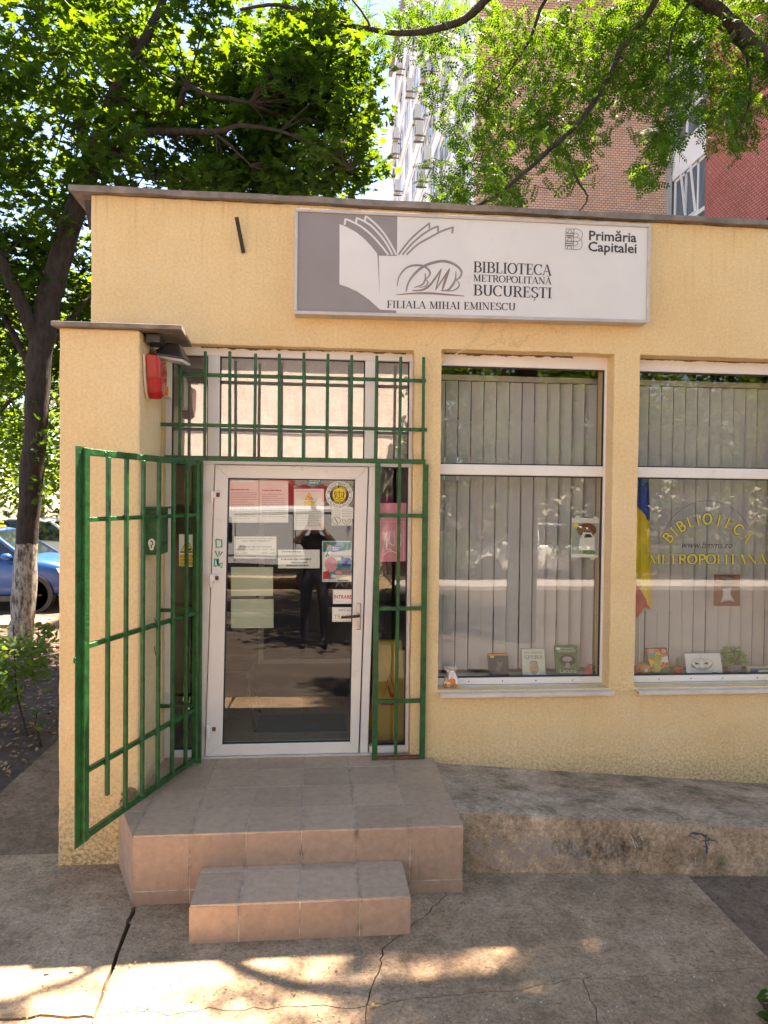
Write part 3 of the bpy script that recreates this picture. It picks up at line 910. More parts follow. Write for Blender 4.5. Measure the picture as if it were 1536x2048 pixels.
fbox(-.755, -.675, 2.468, 3.165); fbox(.332, .420, 2.468, 3.165)
fbox(-.79, -.705, .375, 2.418, .028); fbox(.367, .424, .375, 2.418, .022)
fbox(-1.0, -.80, .375, .425); fbox(.39, .648, .375, .425)
def pane(x0, x1, z0, z1, parent=ent, y=.118, g='glass'):
    e = .008
    mb = MB(); mb.box(x0, x1, y - .006, y + .012, z0, z0 + e).box(x0, x1, y - .006, y + .012, z1 - e, z1).box(x0, x0 + e, y - .006, y + .012, z0 + e, z1 - e).box(x1 - e, x1, y - .006, y + .012, z0 + e, z1 - e)
    mb.build('gasket', 'gasket', parent)
    b1('pane', g, parent, x0 + e, x1 - e, y, y + .004, z0 + e, z1 - e)
pane(-.675, .332, 2.468, 3.165, g='film_glass'); pane(.420, .648, 2.468, 3.165, g='film_glass'); pane(-1.0, -.755, 2.468, 3.165, g='film_glass')
pane(-1.0, -.80, .425, 2.418); pane(.415, .648, .425, 2.418)
b1('transom_sheet', 'transom_film', ent, -1.0, .648, .150, .152, 2.47, 3.163)
b1('threshold', 'sill_metal', ent, -.80, .40, .06, .17, .3752, .384)

door = bpy.data.objects.new('entrance_door', None); C.objects.link(door); door.parent = lib; door.location = Vector((-.2, .1, .38)) - lib.location
DT = (-.70, .360, 2.414); DB = (-.757, .312, .386)      # the leaf has sagged: top and bottom x0, x1, z
GT = (-.612, .268, 2.325); GB = (-.640, .252, .466)
def q3(x, y, z): return Vector((x, y, z))
def leafbar(A, B_, C_, D):
    mb = MB(); y0, y1 = .078, .145
    mb.hexa([q3(A[0], y0, A[1]), q3(B_[0], y0, B_[1]), q3(C_[0], y0, C_[1]), q3(D[0], y0, D[1])] + [q3(A[0], y1, A[1]), q3(B_[0], y1, B_[1]), q3(C_[0], y1, C_[1]), q3(D[0], y1, D[1])])
    return mb.build('leaf_rail', 'upvc', door, bevel=.005)
oTL, oTR, oBL, oBR = (DT[0], DT[2]), (DT[1], DT[2]), (DB[0], DB[2]), (DB[1], DB[2])
iTL, iTR, iBL, iBR = (GT[0], GT[2]), (GT[1], GT[2]), (GB[0], GB[2]), (GB[1], GB[2])
leafbar(oTL, oTR, iTR, iTL); leafbar(oBL, oBR, iBR, iBL); leafbar(oTL, oBL, iBL, iTL); leafbar(oTR, oBR, iBR, iTR)
mb = MB()
for (A, B_) in ((iTL, iTR), (iBL, iBR), (iTL, iBL), (iTR, iBR)):
    mb.bar(q3(A[0], .094, A[1]), q3(B_[0], .094, B_[1]), .016, .016)
mb.build('gasket', 'gasket', door)
mb = MB(); mb.prism([q3(iTL[0], .098, iTL[1]), q3(iTR[0], .098, iTR[1]), q3(iBR[0], .098, iBR[1]), q3(iBL[0], .098, iBL[1])], (0, .004, 0)); mb.build('pane', 'glass', door)
# handle
hx = at(717, 1230, .075)
h = MB().box(hx.x - .016, hx.x + .016, .066, .0775, hx.z - .105, hx.z + .085).build('handle_plate', 'chrome', door, bevel=.006)
mb = MB(); mb.tube([(hx.x, .066, hx.z), (hx.x, .025, hx.z), (hx.x - .02, .018, hx.z), (hx.x - .125, .02, hx.z - .008)], [.010, .010, .010, .0085], 10); mb.build('handle_lever', 'dark_plastic', door, smooth=True)
mb = MB(); mb.lathe((hx.x, .0655, hx.z - .075), [(.010, 0), (.008, -.008)], 12, 'y'); mb.build('lock_cylinder', 'chrome', door)
for (hpx, hpy) in ((432, 990), (430, 1156), (424, 1457)):
    p = at(hpx, hpy, .07)
    hg = MB().box(p.x - .03, p.x + .035, .052, .0775, p.z - .022, p.z + .025).build('hinge', 'upvc', door, bevel=.004)
    MB().lathe((p.x - .026, .05, p.z - .06), [(.010, 0), (.012, .004), (.012, .085), (.010, .09)], 12, 'z').build('hinge_pin', 'upvc', door, smooth=False)
    MB().box(p.x + .004, p.x + .028, .0495, .0515, p.z - .013, p.z + .016).build('hinge_cover', 'rust', door)
# spray-paint tag on the hinge stile
mb = MB(); fn = pxfn(400, 920, 3.302, .0765)
for st in ([(105, 525), (108, 578), (145, 572), (142, 528), (105, 524)], [(100, 600), (118, 640), (128, 600), (132, 632), (148, 605)], [(122, 650), (120, 676)], [(95, 705), (97, 650), (112, 655), (118, 700), (100, 700)], [(112, 655), (122, 690), (145, 712), (146, 680), (122, 690)]):
    ribbon(mb, st, 11, fn, 1, .0004)
mb.build('spray_tag', 'teal_ink', door)

# ------------------------------------------------------------------ tiled porch
porch = thing('tiled_porch', (0, -.5, 0), 'raised brown tiled entrance porch with a lower tiled step in front', 'porch')
PT = .375
core = MB()
core.prism([Vector((-.958, -1.0478, -.05)), Vector((.8328, -1.0478, -.05)), Vector((.8328, .085, -.05)), Vector((-1.04, .085, -.05)), Vector((-1.04, -.55, -.05)), Vector((-1.14, -.60, -.05))], (0, 0, PT - .0024 + .05))
core.build('mortar_bed', 'grout', porch)
MB().box(-.5975, .4868, -1.4078, -1.049, -.05, .1898).build('step_mortar_bed', 'grout', porch)
rt = random.Random(6)
def tile_top(poly, z, th=.009):
    t = rt.uniform(-.0008, .0008)
    MB().prism([Vector((p[0], p[1], z + t - th)) for p in poly], (0, 0, th)).build('tile', 'tile_top', porch, bevel=.0012, seg=1)
g = .0021
ys = [-1.05, -.75, -.45, -.15, .088]; xs = [-.965 + .3 * k for k in range(7)]
for j in range(4):
    for i in range(6):
        x0, x1, y0, y1 = xs[i] + g, xs[i + 1] - g, ys[j] + g, ys[j + 1] - g
        if j == 3 and i == 5: x1 = .835
        tile_top([(x0, y0), (x1, y0), (x1, y1), (x0, y1)], PT)
tile_top([(-.967, -1.046), (-.967, -.752), (-1.092, -.752)], PT)
tile_top([(-.967, -.748), (-.967, -.452), (-1.043, -.452), (-1.043, -.602), (-1.145, -.602), (-1.094, -.748)], PT)
tile_top([(-.967, -.448), (-.967, -.152), (-1.043, -.152), (-1.043, -.448)], PT); tile_top([(-.967, -.148), (-.967, .086), (-1.033, .086), (-1.043, -.148)], PT)
def riser(x0, x1, z0, z1, y, th=.009):
    t = rt.uniform(-.0008, .0008)
    MB().box(x0 + g, x1 - g, y + t, y + th, z0 + g, z1 - g).build('tile', 'tile_riser', porch, bevel=.0012, seg=1)
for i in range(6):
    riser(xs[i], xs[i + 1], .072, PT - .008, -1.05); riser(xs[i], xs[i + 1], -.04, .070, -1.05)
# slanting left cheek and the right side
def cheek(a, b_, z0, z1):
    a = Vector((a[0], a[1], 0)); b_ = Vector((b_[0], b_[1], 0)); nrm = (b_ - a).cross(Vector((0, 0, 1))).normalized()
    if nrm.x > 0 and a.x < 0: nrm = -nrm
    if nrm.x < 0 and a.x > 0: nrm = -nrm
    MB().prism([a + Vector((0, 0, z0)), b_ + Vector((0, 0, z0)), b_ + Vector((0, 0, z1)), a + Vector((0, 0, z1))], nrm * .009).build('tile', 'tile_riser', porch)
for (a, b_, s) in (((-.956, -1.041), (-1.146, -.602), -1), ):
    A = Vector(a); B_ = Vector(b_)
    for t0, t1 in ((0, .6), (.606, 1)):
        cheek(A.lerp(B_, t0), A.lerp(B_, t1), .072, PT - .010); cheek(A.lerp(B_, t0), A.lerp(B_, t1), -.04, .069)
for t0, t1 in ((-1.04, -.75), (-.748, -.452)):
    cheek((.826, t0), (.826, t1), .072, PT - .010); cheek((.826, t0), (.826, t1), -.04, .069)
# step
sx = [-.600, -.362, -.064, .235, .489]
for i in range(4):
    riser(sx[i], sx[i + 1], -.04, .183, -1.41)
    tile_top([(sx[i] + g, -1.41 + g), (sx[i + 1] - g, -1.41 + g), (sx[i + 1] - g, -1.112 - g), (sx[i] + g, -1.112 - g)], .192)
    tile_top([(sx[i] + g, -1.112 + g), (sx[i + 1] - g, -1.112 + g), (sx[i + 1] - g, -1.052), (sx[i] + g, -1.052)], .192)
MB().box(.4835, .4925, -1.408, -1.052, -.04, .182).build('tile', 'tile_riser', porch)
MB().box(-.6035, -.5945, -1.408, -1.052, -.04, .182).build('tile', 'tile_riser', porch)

# ------------------------------------------------------------------ sloping concrete ramp by the wall
ramp_o = MB(); rr = random.Random(12); NX, NY = 60, 12
def ramp_z(x, t):
    zb = .332 + (.115 - .332) * (x - .84) / 2.5; zf = .366 + (.292 - .366) * (x - .872) / 1.8
    return zb + (zf - zb) * t
g0 = []
for i in range(NX + 1):
    x = .836 + (4.6 - .836) * i / NX
    yf = -.84 - .16 * (x - .84) / 1.84
    row = []
    for j in range(NY + 1):
        t = j / NY; row.append((x, -.003 + (yf + .003) * t, ramp_z(x, t) + rr.uniform(-.003, .003) - (.012 if j == NY else 0) + (rr.uniform(-.008, .002) if j == NY else 0)))
    for j in range(1, 6):
        row.append((x, yf - .004 + rr.uniform(-.006, .006), ramp_z(x, 1) * (1 - j / 5) - .03 * (j / 5)))
    g0.append(row)
W = len(g0[0])
for row in g0: ramp_o.v += row
for i in range(NX):
    for j in range(W - 1):
        a = i * W + j; ramp_o.f.append((a, a + 1, a + W + 1, a + W)); ramp_o.mi.append(0)
n0 = len(ramp_o.v)
ramp_o.v += [(.836, -.003, -.05), (4.6, -.003, -.05)]
ramp_o.f.append(tuple([n0] + list(range(0, W)))); ramp_o.mi.append(0)
ramp_o.f.append(tuple([n0 + 1] + list(reversed(range(NX * W, NX * W + W))))); ramp_o.mi.append(0)
rp = ramp_o.build('concrete_ramp', 'ramp_concrete', None, smooth=False)
tag(rp, 'stained concrete ramp sloping down along the wall right of the porch', 'ramp')
# blue and black paint marks on the ramp face
def mark(stk, m, seed):
    r = random.Random(seed)
    for st, w in stk:
        mb = MB()
        pts = []
        for a, b_ in zip(st[:-1], st[1:]):
            for i in range(5): pts.append((a[0] + (b_[0] - a[0]) * i / 5 + r.uniform(-3, 3), a[1] + (b_[1] - a[1]) * i / 5 + r.uniform(-3, 3)))
        pts.append(st[-1])
        ws = [w * r.uniform(.3, 1.3) for _ in pts]
        def fy(u, v, l):
            x = at(840 + u / 2.207, 1380 + v / 2.207, -.9).x
            return at(840 + u / 2.207, 1380 + v / 2.207, -.84 - .16 * (x - .84) / 1.84 - .0125)
        ribbon(mb, pts, ws, fy)
        mb.build('paint_mark', m, rp)
mat('blue_spray', (.045, .06, .10), .7, .3, 40); mat('black_spray', (.015, .012, .014), .7, .3, 40); mat('white_drip', (.5, .46, .42), .8, .2, 40)
mark([([(1190, 632), (1250, 640), (1312, 674)], 6), ([(1262, 640), (1268, 722)], 9), ([(1186, 642), (1240, 668), (1290, 662)], 5), ([(1200, 628), (1236, 634), (1262, 650)], 7), ([(1250, 690), (1278, 700)], 6), ([(1274, 652), (1276, 690)], 4)], 'blue_spray', 1)
mark([([(930, 640), (955, 700)], 4), ([(972, 640), (985, 665)], 3), ([(1215, 735), (1217, 775)], 3), ([(948, 668), (962, 694)], 3)], 'white_drip', 3)
# ------------------------------------------------------------------ green grille around the entrance
gr = thing('security_grille', (-.1, -.03, .37), 'fixed green steel bar grille over the transom and right sidelight of the entrance', 'grille')
GY = -.03
def gbar(a, b_, w=.022, d=.022, name='bar', m='green_paint', parent=None):
    return MB().bar(a, b_, w, d).build(name, m, parent or gr, bevel=.002, seg=1)
for (x0, x1, z) in ((-.925, .745, 3.012), (-1.048, .757, 2.674), (-1.02, .748, 2.452)):
    gbar((x0, GY, z), (x1, GY, z), .03 if z < 2.5 else .022, .032 if z < 2.5 else .024, 'rail')
rg = random.Random(3)
for k, x in enumerate([-.915, -.752, -.586, -.421, -.258, -.095, .068, .232, .398, .564, .728]):
    top = (3.075 if k == 0 else 3.168) + rg.uniform(-.008, .008)
    gbar((x, GY - .0235, 2.4675), (x + rg.uniform(-.004, .004), GY - .0235, top), .020, .020)
for (x, w) in ((.418, .036), (.565, .022), (.752, .036)):
    gbar((x, GY, .38), (x + (.005 if w < .03 else 0), GY, 2.435), w, w if w > .03 else .022, 'post' if w > .03 else 'bar')
for z in (2.077, 1.431, .784):
    gbar((.437, GY - .002, z), (.733, GY - .002, z), .024, .026, 'rail')
gbar((.40, GY, .388), (.77, GY, .388), .034, .022, 'bottom_rail', 'rust')
for z in (1.423, .772):
    gbar((-1.044, GY + .01, z), (-.80, GY + .01, z), .022, .024, 'hinge_arm')
gbar((-.782, GY + .012, .38), (-.782, GY + .012, 2.434), .03, .03, 'post')

# ------------------------------------------------------------------ the open gate leaf
H0 = Vector((-.795, -.055, 0)); H1 = Vector((-1.192, -1.17, 0))
gate = thing('grille_gate', (H0.x, H0.y, .4), 'open green steel bar gate swung out beside the wing wall', 'gate')
gd = (H1 - H0).normalized(); gl = (H1 - H0).length; gnrm = Vector((-gd.y, gd.x, 0))
def gp(t, z, n=0): return Vector((H0.x, H0.y, z)) + gd * t + gnrm * n
ZT, ZB = 2.418, .425
def gb(t0, z0, t1, z1, w, d, name='bar', n=0):
    return MB().bar(gp(t0, z0, n), gp(t1, z1, n), w, d, side=gnrm if abs(z1 - z0) > abs(t1 - t0) else None).build(name, 'green_paint', gate, bevel=.003, seg=1)
gb(.02, ZB - .015, .02, ZT + .015, .034, .034, 'post')
gb(gl - .018, ZB - .02, gl - .018, ZT + .02, .042, .042, 'post')
MB().bar(gp(gl + .012, ZB - .03), gp(gl + .012, ZT + .025), .006, .07, side=gd).build('stop_plate', 'green_paint', gate)
for z, w in ((ZT, .036), (2.07, .024), (1.415, .026), (.765, .026), (ZB, .036)):
    gb(.038, z, gl - .04, z, .026, w, 'rail')
for k in range(6):
    t = .02 + (gl - .04) * (k + 1) / 7
    gb(t, ZB + .018 if k < 5 else .58, t, ZT - .018, .022, .022, 'bar', .0235)
rw_ = random.Random(4); mb = MB()
for z in (ZT, 2.07, 1.415, .765, ZB):
    for k in range(8):
        t_ = .02 + (gl - .04) * k / 7
        for s in (-1, 1): mb.ball(gp(t_ + s * .012, z + rw_.uniform(-.012, .012), .014), .006, .006, rw_.uniform(.005, .010), 6, 4)
mb.build('weld_beads', 'green_paint', gate, smooth=True)['kind'] = 'stuff'
mb = MB()
for z in (3.012, 2.674, 2.452):
    for x in [-.915, -.752, -.586, -.421, -.258, -.095, .068, .232, .398, .564, .728]:
        for s in (-1, 1): mb.ball((x + s * .011, GY - .013, z + rw_.uniform(-.010, .010)), .006, .006, rw_.uniform(.004, .009), 6, 4)
for z in (2.077, 1.431, .784):
    for x in (.437, .565, .733): mb.ball((x, GY - .014, z + rw_.uniform(-.01, .01)), .011, .007, .010, 6, 4)
mb.build('weld_beads', 'green_paint', gr, smooth=True)['kind'] = 'stuff'
c = gp(gl + .04, 1.36)
mb = MB(); pts = [c + gd * (.016 * math.cos(a)) + Vector((0, 0, .016 * math.sin(a))) for a in [k * math.pi / 8 for k in range(17)]]
mb.tube(pts, .0055, 6, False); mb.build('lock_ring', 'green_paint', gate, smooth=True)

# ------------------------------------------------------------------ light-box sign
sg = thing('light_box_sign', (1.07, -.12, 3.42), 'wide white and grey library light-box sign with open-book logo on the facade', 'sign')
SX0, SX1, SZ0, SZ1 = -.162, 2.303, 3.418, 4.118
SZT = lambda x: SZ1 + .010 * (x - SX0) / 2.46
SZB = lambda x: SZ0 + .024 * (x - SX0) / 2.46
def sbox(x0, x1, y0, y1, f0, f1):
    return [(x0, y0, f0(x0)), (x1, y0, f0(x1)), (x1, y1, f0(x1)), (x0, y1, f0(x0)), (x0, y0, f1(x0)), (x1, y0, f1(x1)), (x1, y1, f1(x1)), (x0, y1, f1(x0))]
MB().hexa(sbox(SX0 + .004, SX1 - .004, -.112, -.004, lambda x: SZB(x) + .004, lambda x: SZT(x) - .004)).build('box_body', 'alu_frame', sg)
mb = MB()
mb.hexa(sbox(SX0, SX1, -.128, -.1125, lambda x: SZT(x) - .022, SZT)).hexa(sbox(SX0, SX1, -.128, -.1125, SZB, lambda x: SZB(x) + .022))
mb.build('frame_rail', 'alu_frame', sg, bevel=.003)
mb = MB()
mb.hexa(sbox(SX0, SX0 + .02, -.1275, -.1125, lambda x: SZB(x) + .0225, lambda x: SZT(x) - .0225)).hexa(sbox(SX1 - .02, SX1, -.1275, -.1125, lambda x: SZB(x) + .0225, lambda x: SZT(x) - .0225))
mb.build('frame_stile', 'alu_frame', sg, bevel=.003)
FY = -.1165
MB().hexa(sbox(SX0 + .0205, SX1 - .0205, FY, -.1125, lambda x: SZB(x) + .0225, lambda x: SZT(x) - .0225)).build('face_panel', 'sign_white', sg)
f6 = pxfn(660, 420, 5.486, FY)
xg = f6(733, 600, 0).x
mb = MB(); mb.quad((SX0 + .021, FY - .0006, SZB(0) + .0225), (xg, FY - .0006, SZB(xg) + .0225), (xg, FY - .0006, SZT(xg) - .0225), (SX0 + .021, FY - .0006, SZT(0) - .0225)); mb.build('grey_field', 'sign_grey', sg)
page = [(105, 155), (180, 185), (290, 245), (380, 320), (450, 395), (515, 475), (520, 505), (545, 950), (535, 502), (733, 505), (733, 1102), (550, 1095), (430, 985), (300, 895), (200, 850), (103, 815)]
mb = MB(); mb.v = [tuple(f6(u, v, .0011)) for u, v in page]; mb.f = [tuple(range(len(page)))]; mb.mi = [0]
mb.build('book_page', 'sign_white', sg)
def smooth_path(p, n=6):
    out = []
    P = [p[0]] + list(p) + [p[-1]]
    for i in range(1, len(P) - 2):
        for k in range(n):
            t = k / n
            out.append(tuple(.5 * (2 * P[i][j] + (P[i + 1][j] - P[i - 1][j]) * t + (2 * P[i - 1][j] - 5 * P[i][j] + 4 * P[i + 1][j] - P[i + 2][j]) * t * t + (3 * P[i][j] - P[i - 1][j] - 3 * P[i + 1][j] + P[i + 2][j]) * t ** 3) for j in (0, 1)))
    return out + [tuple(p[-1])]
def strokes(name, m, lst, fn, parent, lift=.0011):
    mb = MB()
    for i, (p, w, sm) in enumerate(lst):
        q = smooth_path(p) if sm else p
        if hasattr(w, '__len__'): w = [w[0] + (w[1] - w[0]) * math.sin(math.pi * k / (len(q) - 1)) for k in range(len(q))]
        ribbon(mb, q, w, fn, 1, lift + i * .00015)
    return mb.build(name, m, parent)
strokes('page_edge', 'sign_white', [([(160, 165), (168, 106)], 22, 0), ([(158, 104), (200, 110), (330, 175), (450, 270), (560, 390), (640, 492)], 20, 1), ([(285, 150), (292, 95)], 22, 0), ([(282, 93), (320, 98), (440, 165), (540, 265), (620, 370), (685, 492)], 20, 1), ([(380, 125), (392, 70)], 22, 0), ([(384, 70), (410, 80), (500, 155), (590, 255), (660, 365), (727, 490)], 20, 1)], f6, sg)
strokes('page_edge', 'logo_grey', [([(750, 492), (850, 360), (960, 250), (1095, 142)], 20, 1), ([(1090, 138), (1090, 205)], 20, 0), ([(795, 492), (900, 370), (1010, 275), (1110, 210), (1190, 178)], 20, 1), ([(1185, 175), (1185, 250)], 20, 0), ([(840, 492), (960, 380), (1100, 300), (1190, 250), (1270, 215), (1352, 190)], 20, 1), ([(1350, 185), (1340, 258)], 20, 0)], f6, sg)
strokes('monogram', 'logo_grey', [([(738, 835), (755, 740), (820, 650), (900, 612), (1000, 610), (1065, 640), (1098, 690), (1075, 740), (1045, 765)], (8, 24), 1), ([(835, 893), (860, 800), (920, 710), (1010, 630), (1120, 582), (1250, 562), (1370, 600), (1440, 670), (1430, 730), (1388, 768)], (16, 30), 1),
    ([(1045, 692), (1045, 760), (1010, 820), (920, 852)], (8, 20), 1), ([(1045, 762), (1075, 792), (1050, 835), (980, 852)], (6, 14), 1), ([(1382, 668), (1375, 760), (1340, 830), (1290, 880), (1215, 885)], (8, 24), 1), ([(1375, 762), (1415, 805), (1405, 850), (1350, 885), (1270, 890)], (6, 16), 1)], f6, sg)
strokes('monogram', 'logo_brown', [([(903, 884), (1000, 880), (1080, 840), (1150, 755), (1222, 645)], (12, 24), 1), ([(1222, 645), (1190, 760), (1155, 885)], (5, 16), 1), ([(1155, 885), (1230, 770), (1312, 640)], (5, 16), 1), ([(1312, 640), (1275, 740), (1228, 888)], (10, 30), 1), ([(722, 932), (900, 917), (1100, 915), (1300, 930), (1475, 945)], (6, 24), 1)], f6, sg)
def serif_fit(s, pl, pr, yb, yt, m, name='lettering', bold=1.0):
    a = at(pl, yb, FY); b_ = at(pr, yb, FY); t = at(pl, yt, FY)
    w = serif_width(s); sc = (b_.x - a.x) / w
    mb = MB(); serif(mb, s, front(a.x, (a.z + b_.z) / 2 if abs(a.z - b_.z) > .01 else a.z, FY, sc, t.z - a.z), bold, .0012)
    mb.build(name, m, sg)
serif_fit('BIBLIOTECA', 946, 1103, 548, 526, 'sign_ink')
serif_fit('METROPOLITAN\u0102', 946, 1103, 566, 552, 'sign_ink')
serif_fit('BUCURE\u015eTI', 946, 1104, 594, 572, 'sign_ink')
mb = MB(); a = at(773, 616, FY); b_ = at(1031, 621, FY); t = at(773, 601, FY)
s_ = 'FILIALA MIHAI EMINESCU'; sl = (b_.z - a.z) / (b_.x - a.x); sc = (b_.x - a.x) / serif_width(s_)
u0 = 0
for wd_ in s_.split(' '):
    mb = MB(); serif(mb, wd_, lambda u, v, l, u0=u0: Vector((a.x + (u + u0) * sc, FY - l, a.z + (u + u0) * sc * sl + v * (t.z - a.z))), 1.0, .0012); mb.build('lettering', 'sign_ink', sg)
    u0 += serif_width(wd_ + ' ')
def sans_fit(s, pl, pr, yb, cap, m, parent, Y, name='lettering', **k):
    a = at(pl, yb, Y); b_ = at(pr, yb, Y); t = at(pl, yb - cap, Y)
    mb = MB(); sans(mb, s, front((a.x + b_.x) / 2, a.z, Y), .0012, b_.x - a.x, (t.z - a.z), **k)
    if mb.v: return mb.build(name, m, parent)
sans_fit('Prim\u0103ria', 1178, 1273, 480, 19.5, 'sign_ink', sg, FY, offset=.02)
sans_fit('Capitalei', 1176, 1273, 502, 19.5, 'sign_ink', sg, FY, offset=.02)
f8 = pxfn(1110, 440, 8.533, FY)
lw = 7
strokes('city_emblem', 'sign_ink', [([(190, 150), (172, 498)], lw, 0), ([(322, 155), (310, 505)], lw, 0), ([(190, 152), (322, 156)], lw, 0), ([(172, 498), (310, 503)], lw, 0),
    ([(322, 156), (385, 158), (450, 195), (468, 255), (440, 335), (385, 362), (312, 366)], lw, 1), ([(316, 298), (375, 298), (440, 335), (463, 410), (440, 480), (385, 505), (310, 503)], lw, 1),
    ([(318, 228), (365, 228), (398, 262), (375, 296)], lw, 1), ([(312, 368), (365, 370), (388, 400), (350, 438), (310, 436)], lw, 1),
    ([(205, 225), (250, 172), (300, 228)], lw, 1), ([(190, 226), (318, 230)], 12, 0), ([(186, 262), (318, 264)], 12, 0), ([(186, 292), (318, 296)], 10, 0), ([(210, 355), (225, 315), (250, 305), (280, 325), (285, 358)], lw, 1), ([(180, 362), (312, 368)], 12, 0),
    ([(178, 400), (312, 402)], 12, 0), ([(176, 432), (312, 434)], 10, 0), ([(208, 498), (212, 455), (245, 440), (275, 460), (272, 500)], 9, 1), ([(222, 264), (221, 294)], 9, 0), ([(256, 264), (255, 294)], 9, 0), ([(288, 264), (287, 295)], 9, 0)], f8, sg)
# hanging supply cable from the sign to the window corner
mb = MB(); cp = [at(968, 646, -.02), at(958, 668, -.012), at(930, 698, -.012), at(905, 712, -.012), at(886, 724, .02), at(880, 730, .10)]
mb.tube(cp, .0035, 6); tag(mb.build('sign_cable', 'cream_plastic', None, smooth=True), 'thin pale cable running from the sign down to the window corner', 'cable')
# rusted steel bracket on the wall
a = at(473, 434, -.09); b_ = at(487, 506, -.004)
br = MB().bar(a, b_, .026, .008).build('wall_bracket', 'black_metal', None); tag(br, 'short rusty steel bracket sticking out of the upper left wall', 'bracket')

# ------------------------------------------------------------------ things on the wing wall's inner face
WX = -1.044
def face_x(y, z, l): return Vector((WX + l, y, z))
si = thing('alarm_siren', (-1.0, -.40, 2.79), 'red wedge-shaped alarm siren under the small canopy', 'alarm')
out = [(-.555, 3.045), (-.33, 3.032), (-.308, 2.97), (-.315, 2.90), (-.345, 2.835), (-.40, 2.79), (-.455, 2.782), (-.495, 2.82), (-.53, 2.91)]
def shell(name, outl, l0, l1, m, parent, inset=.012, bev=.008):
    cy = sum(p[0] for p in outl) / len(outl); cz = sum(p[1] for p in outl) / len(outl)
    mb = MB(); n = len(outl)
    rings = [(l0, 1.0), (l0 + (l1 - l0) * .7, 1.0), (l1, .86)]
    for l, s in rings: mb.v += [tuple(face_x(cy + (p[0] - cy) * s, cz + (p[1] - cz) * s, l)) for p in outl]
    for k in range(2):
        for i in range(n):
            j = (i + 1) % n; mb.f.append((k * n + i, k * n + j, k * n + n + j, k * n + n + i)); mb.mi.append(0)
    mb.f.append(tuple(range(2 * n, 3 * n))); mb.mi.append(0); mb.f.append(tuple(range(n))); mb.mi.append(0)
    return mb.build(name, m, parent, bevel=bev)
shell('back_plate', out, .0, .018, 'cream_plastic', si)
shell('cover', [(p[0] * .98 - .008, 2.915 + (p[1] - 2.915) * .97) for p in out], .019, .10, 'red_plastic', si)
for k in range(6):
    z = 2.84 + k * .03
    MB().bar(face_x(-.325, z, .03), face_x(-.322, z + .02, .085), .006, .008).build('sound_slot', 'black', si)
si2 = thing('strobe_siren', (-1.0, -.17, 2.83), 'cream alarm box with dark slots and orange strobe behind the red siren', 'alarm')
b1('housing', 'cream_plastic', si2, WX + .001, WX + .085, -.26, -.085, 2.835, 3.06, bevel=.008)
for k in range(9):
    z = 2.925 + k * .013
    MB().bar((WX + .02, -.262, z), (WX + .078, -.262, z + .012), .0035, .005).build('vent_slot', 'black', si2)
b1('strobe_lens', 'orange_plastic', si2, WX + .05, WX + .092, -.272, -.235, 2.838, 2.895, bevel=.008)
fl = thing('floodlight', (-.93, -.3, 3.06), 'dark grey trapezoid floodlight hanging under the small canopy', 'lamp')
mb = MB(); c0 = Vector((-.915, -.33, 3.05))
mb.hexa([c0 + Vector(v) for v in ((-.10, -.07, .02), (.085, -.07, -.005), (.105, .10, -.005), (-.08, .10, .02), (-.045, -.03, .105), (.045, -.03, .10), (.055, .06, .10), (-.04, .06, .105))])
mb.build('housing', 'dark_plastic', fl, bevel=.012)
mb = MB(); mb.hexa([c0 + Vector(v) for v in ((-.085, -.055, .005), (.07, -.055, -.018), (.09, .085, -.018), (-.065, .085, .005), (-.098, -.068, .018), (.083, -.068, -.007), (.103, .098, -.007), (-.078, .098, .018))])
mb.build('lens', 'lamp_glass', fl)
mb = MB(); mb.tube([c0 + Vector((-.10, .0, .03)), c0 + Vector((-.135, .0, .03)), c0 + Vector((-.138, .0, .09)), c0 + Vector((-.12, 0, .125))], .008, 6); mb.build('mount_arm', 'black_metal', fl)
mb = MB(); mb.tube([c0 + Vector((-.10, .04, .06)), c0 + Vector((-.12, .0, .0)), c0 + Vector((-.128, -.02, -.02)), c0 + Vector((-.12, .05, .06)), c0 + Vector((-.05, .06, .10))], .004, 6); mb.build('lead_wire', 'black', fl)
b1('junction_box', 'dark_plastic', fl, -1.03, -.95, -.52, -.36, 3.12, 3.166)

mbx = thing('letter_box', (-.99, -.42, 1.83), 'green metal letter box mounted on the wing wall behind the gate', 'letter box')
b1('box', 'green_paint', mbx, WX + .001, -.945, -.50, -.27, 1.835, 2.115, bevel=.004)
b1('lid', 'green_paint', mbx, WX + .001, -.925, -.515, -.26, 2.1155, 2.128, bevel=.003)
b1('slot', 'black', mbx, -.9445, -.9435, -.46, -.31, 2.06, 2.09)
for k in range(3): MB().lathe((-.9445, -.44 + .06 * k, 1.90), [(.011, 0), (.011, .002)], 12, 'x').build('view_hole', 'black', mbx)
mb = MB(); fo = lambda u, v, l: Vector((-.995 + u, -.5012 - l, 1.90 + v))
pts = [(.02 * math.cos(a) * (1 + .2 * math.sin(3 * a)), .036 * math.sin(a)) for a in [k * .42 for k in range(15)]]
mb.v = [tuple(fo(u, v, 0)) for u, v in pts]; mb.f = [tuple(range(len(pts)))]; mb.mi = [0]; mb.build('sticker', 'paper', mbx)
mb = MB(); ribbon(mb, [(-.008, .022), (.006, .016), (.008, 0), (-.004, -.005), (.0, -.022)], .007, fo, 1, .0006); mb.build('sticker_print', 'black', mbx)
# loose wire hook on the wing wall
mb = MB(); mb.tube([face_x(-.20, 1.40, .004), face_x(-.19, 1.30, .02), face_x(-.19, 1.20, .02), face_x(-.22, 1.16, .015), face_x(-.22, 1.22, .006)], .003, 5)
tag(mb.build('wire_hook', 'rust', None), 'bent rusty wire hook on the wing wall below the letter box', 'wire')

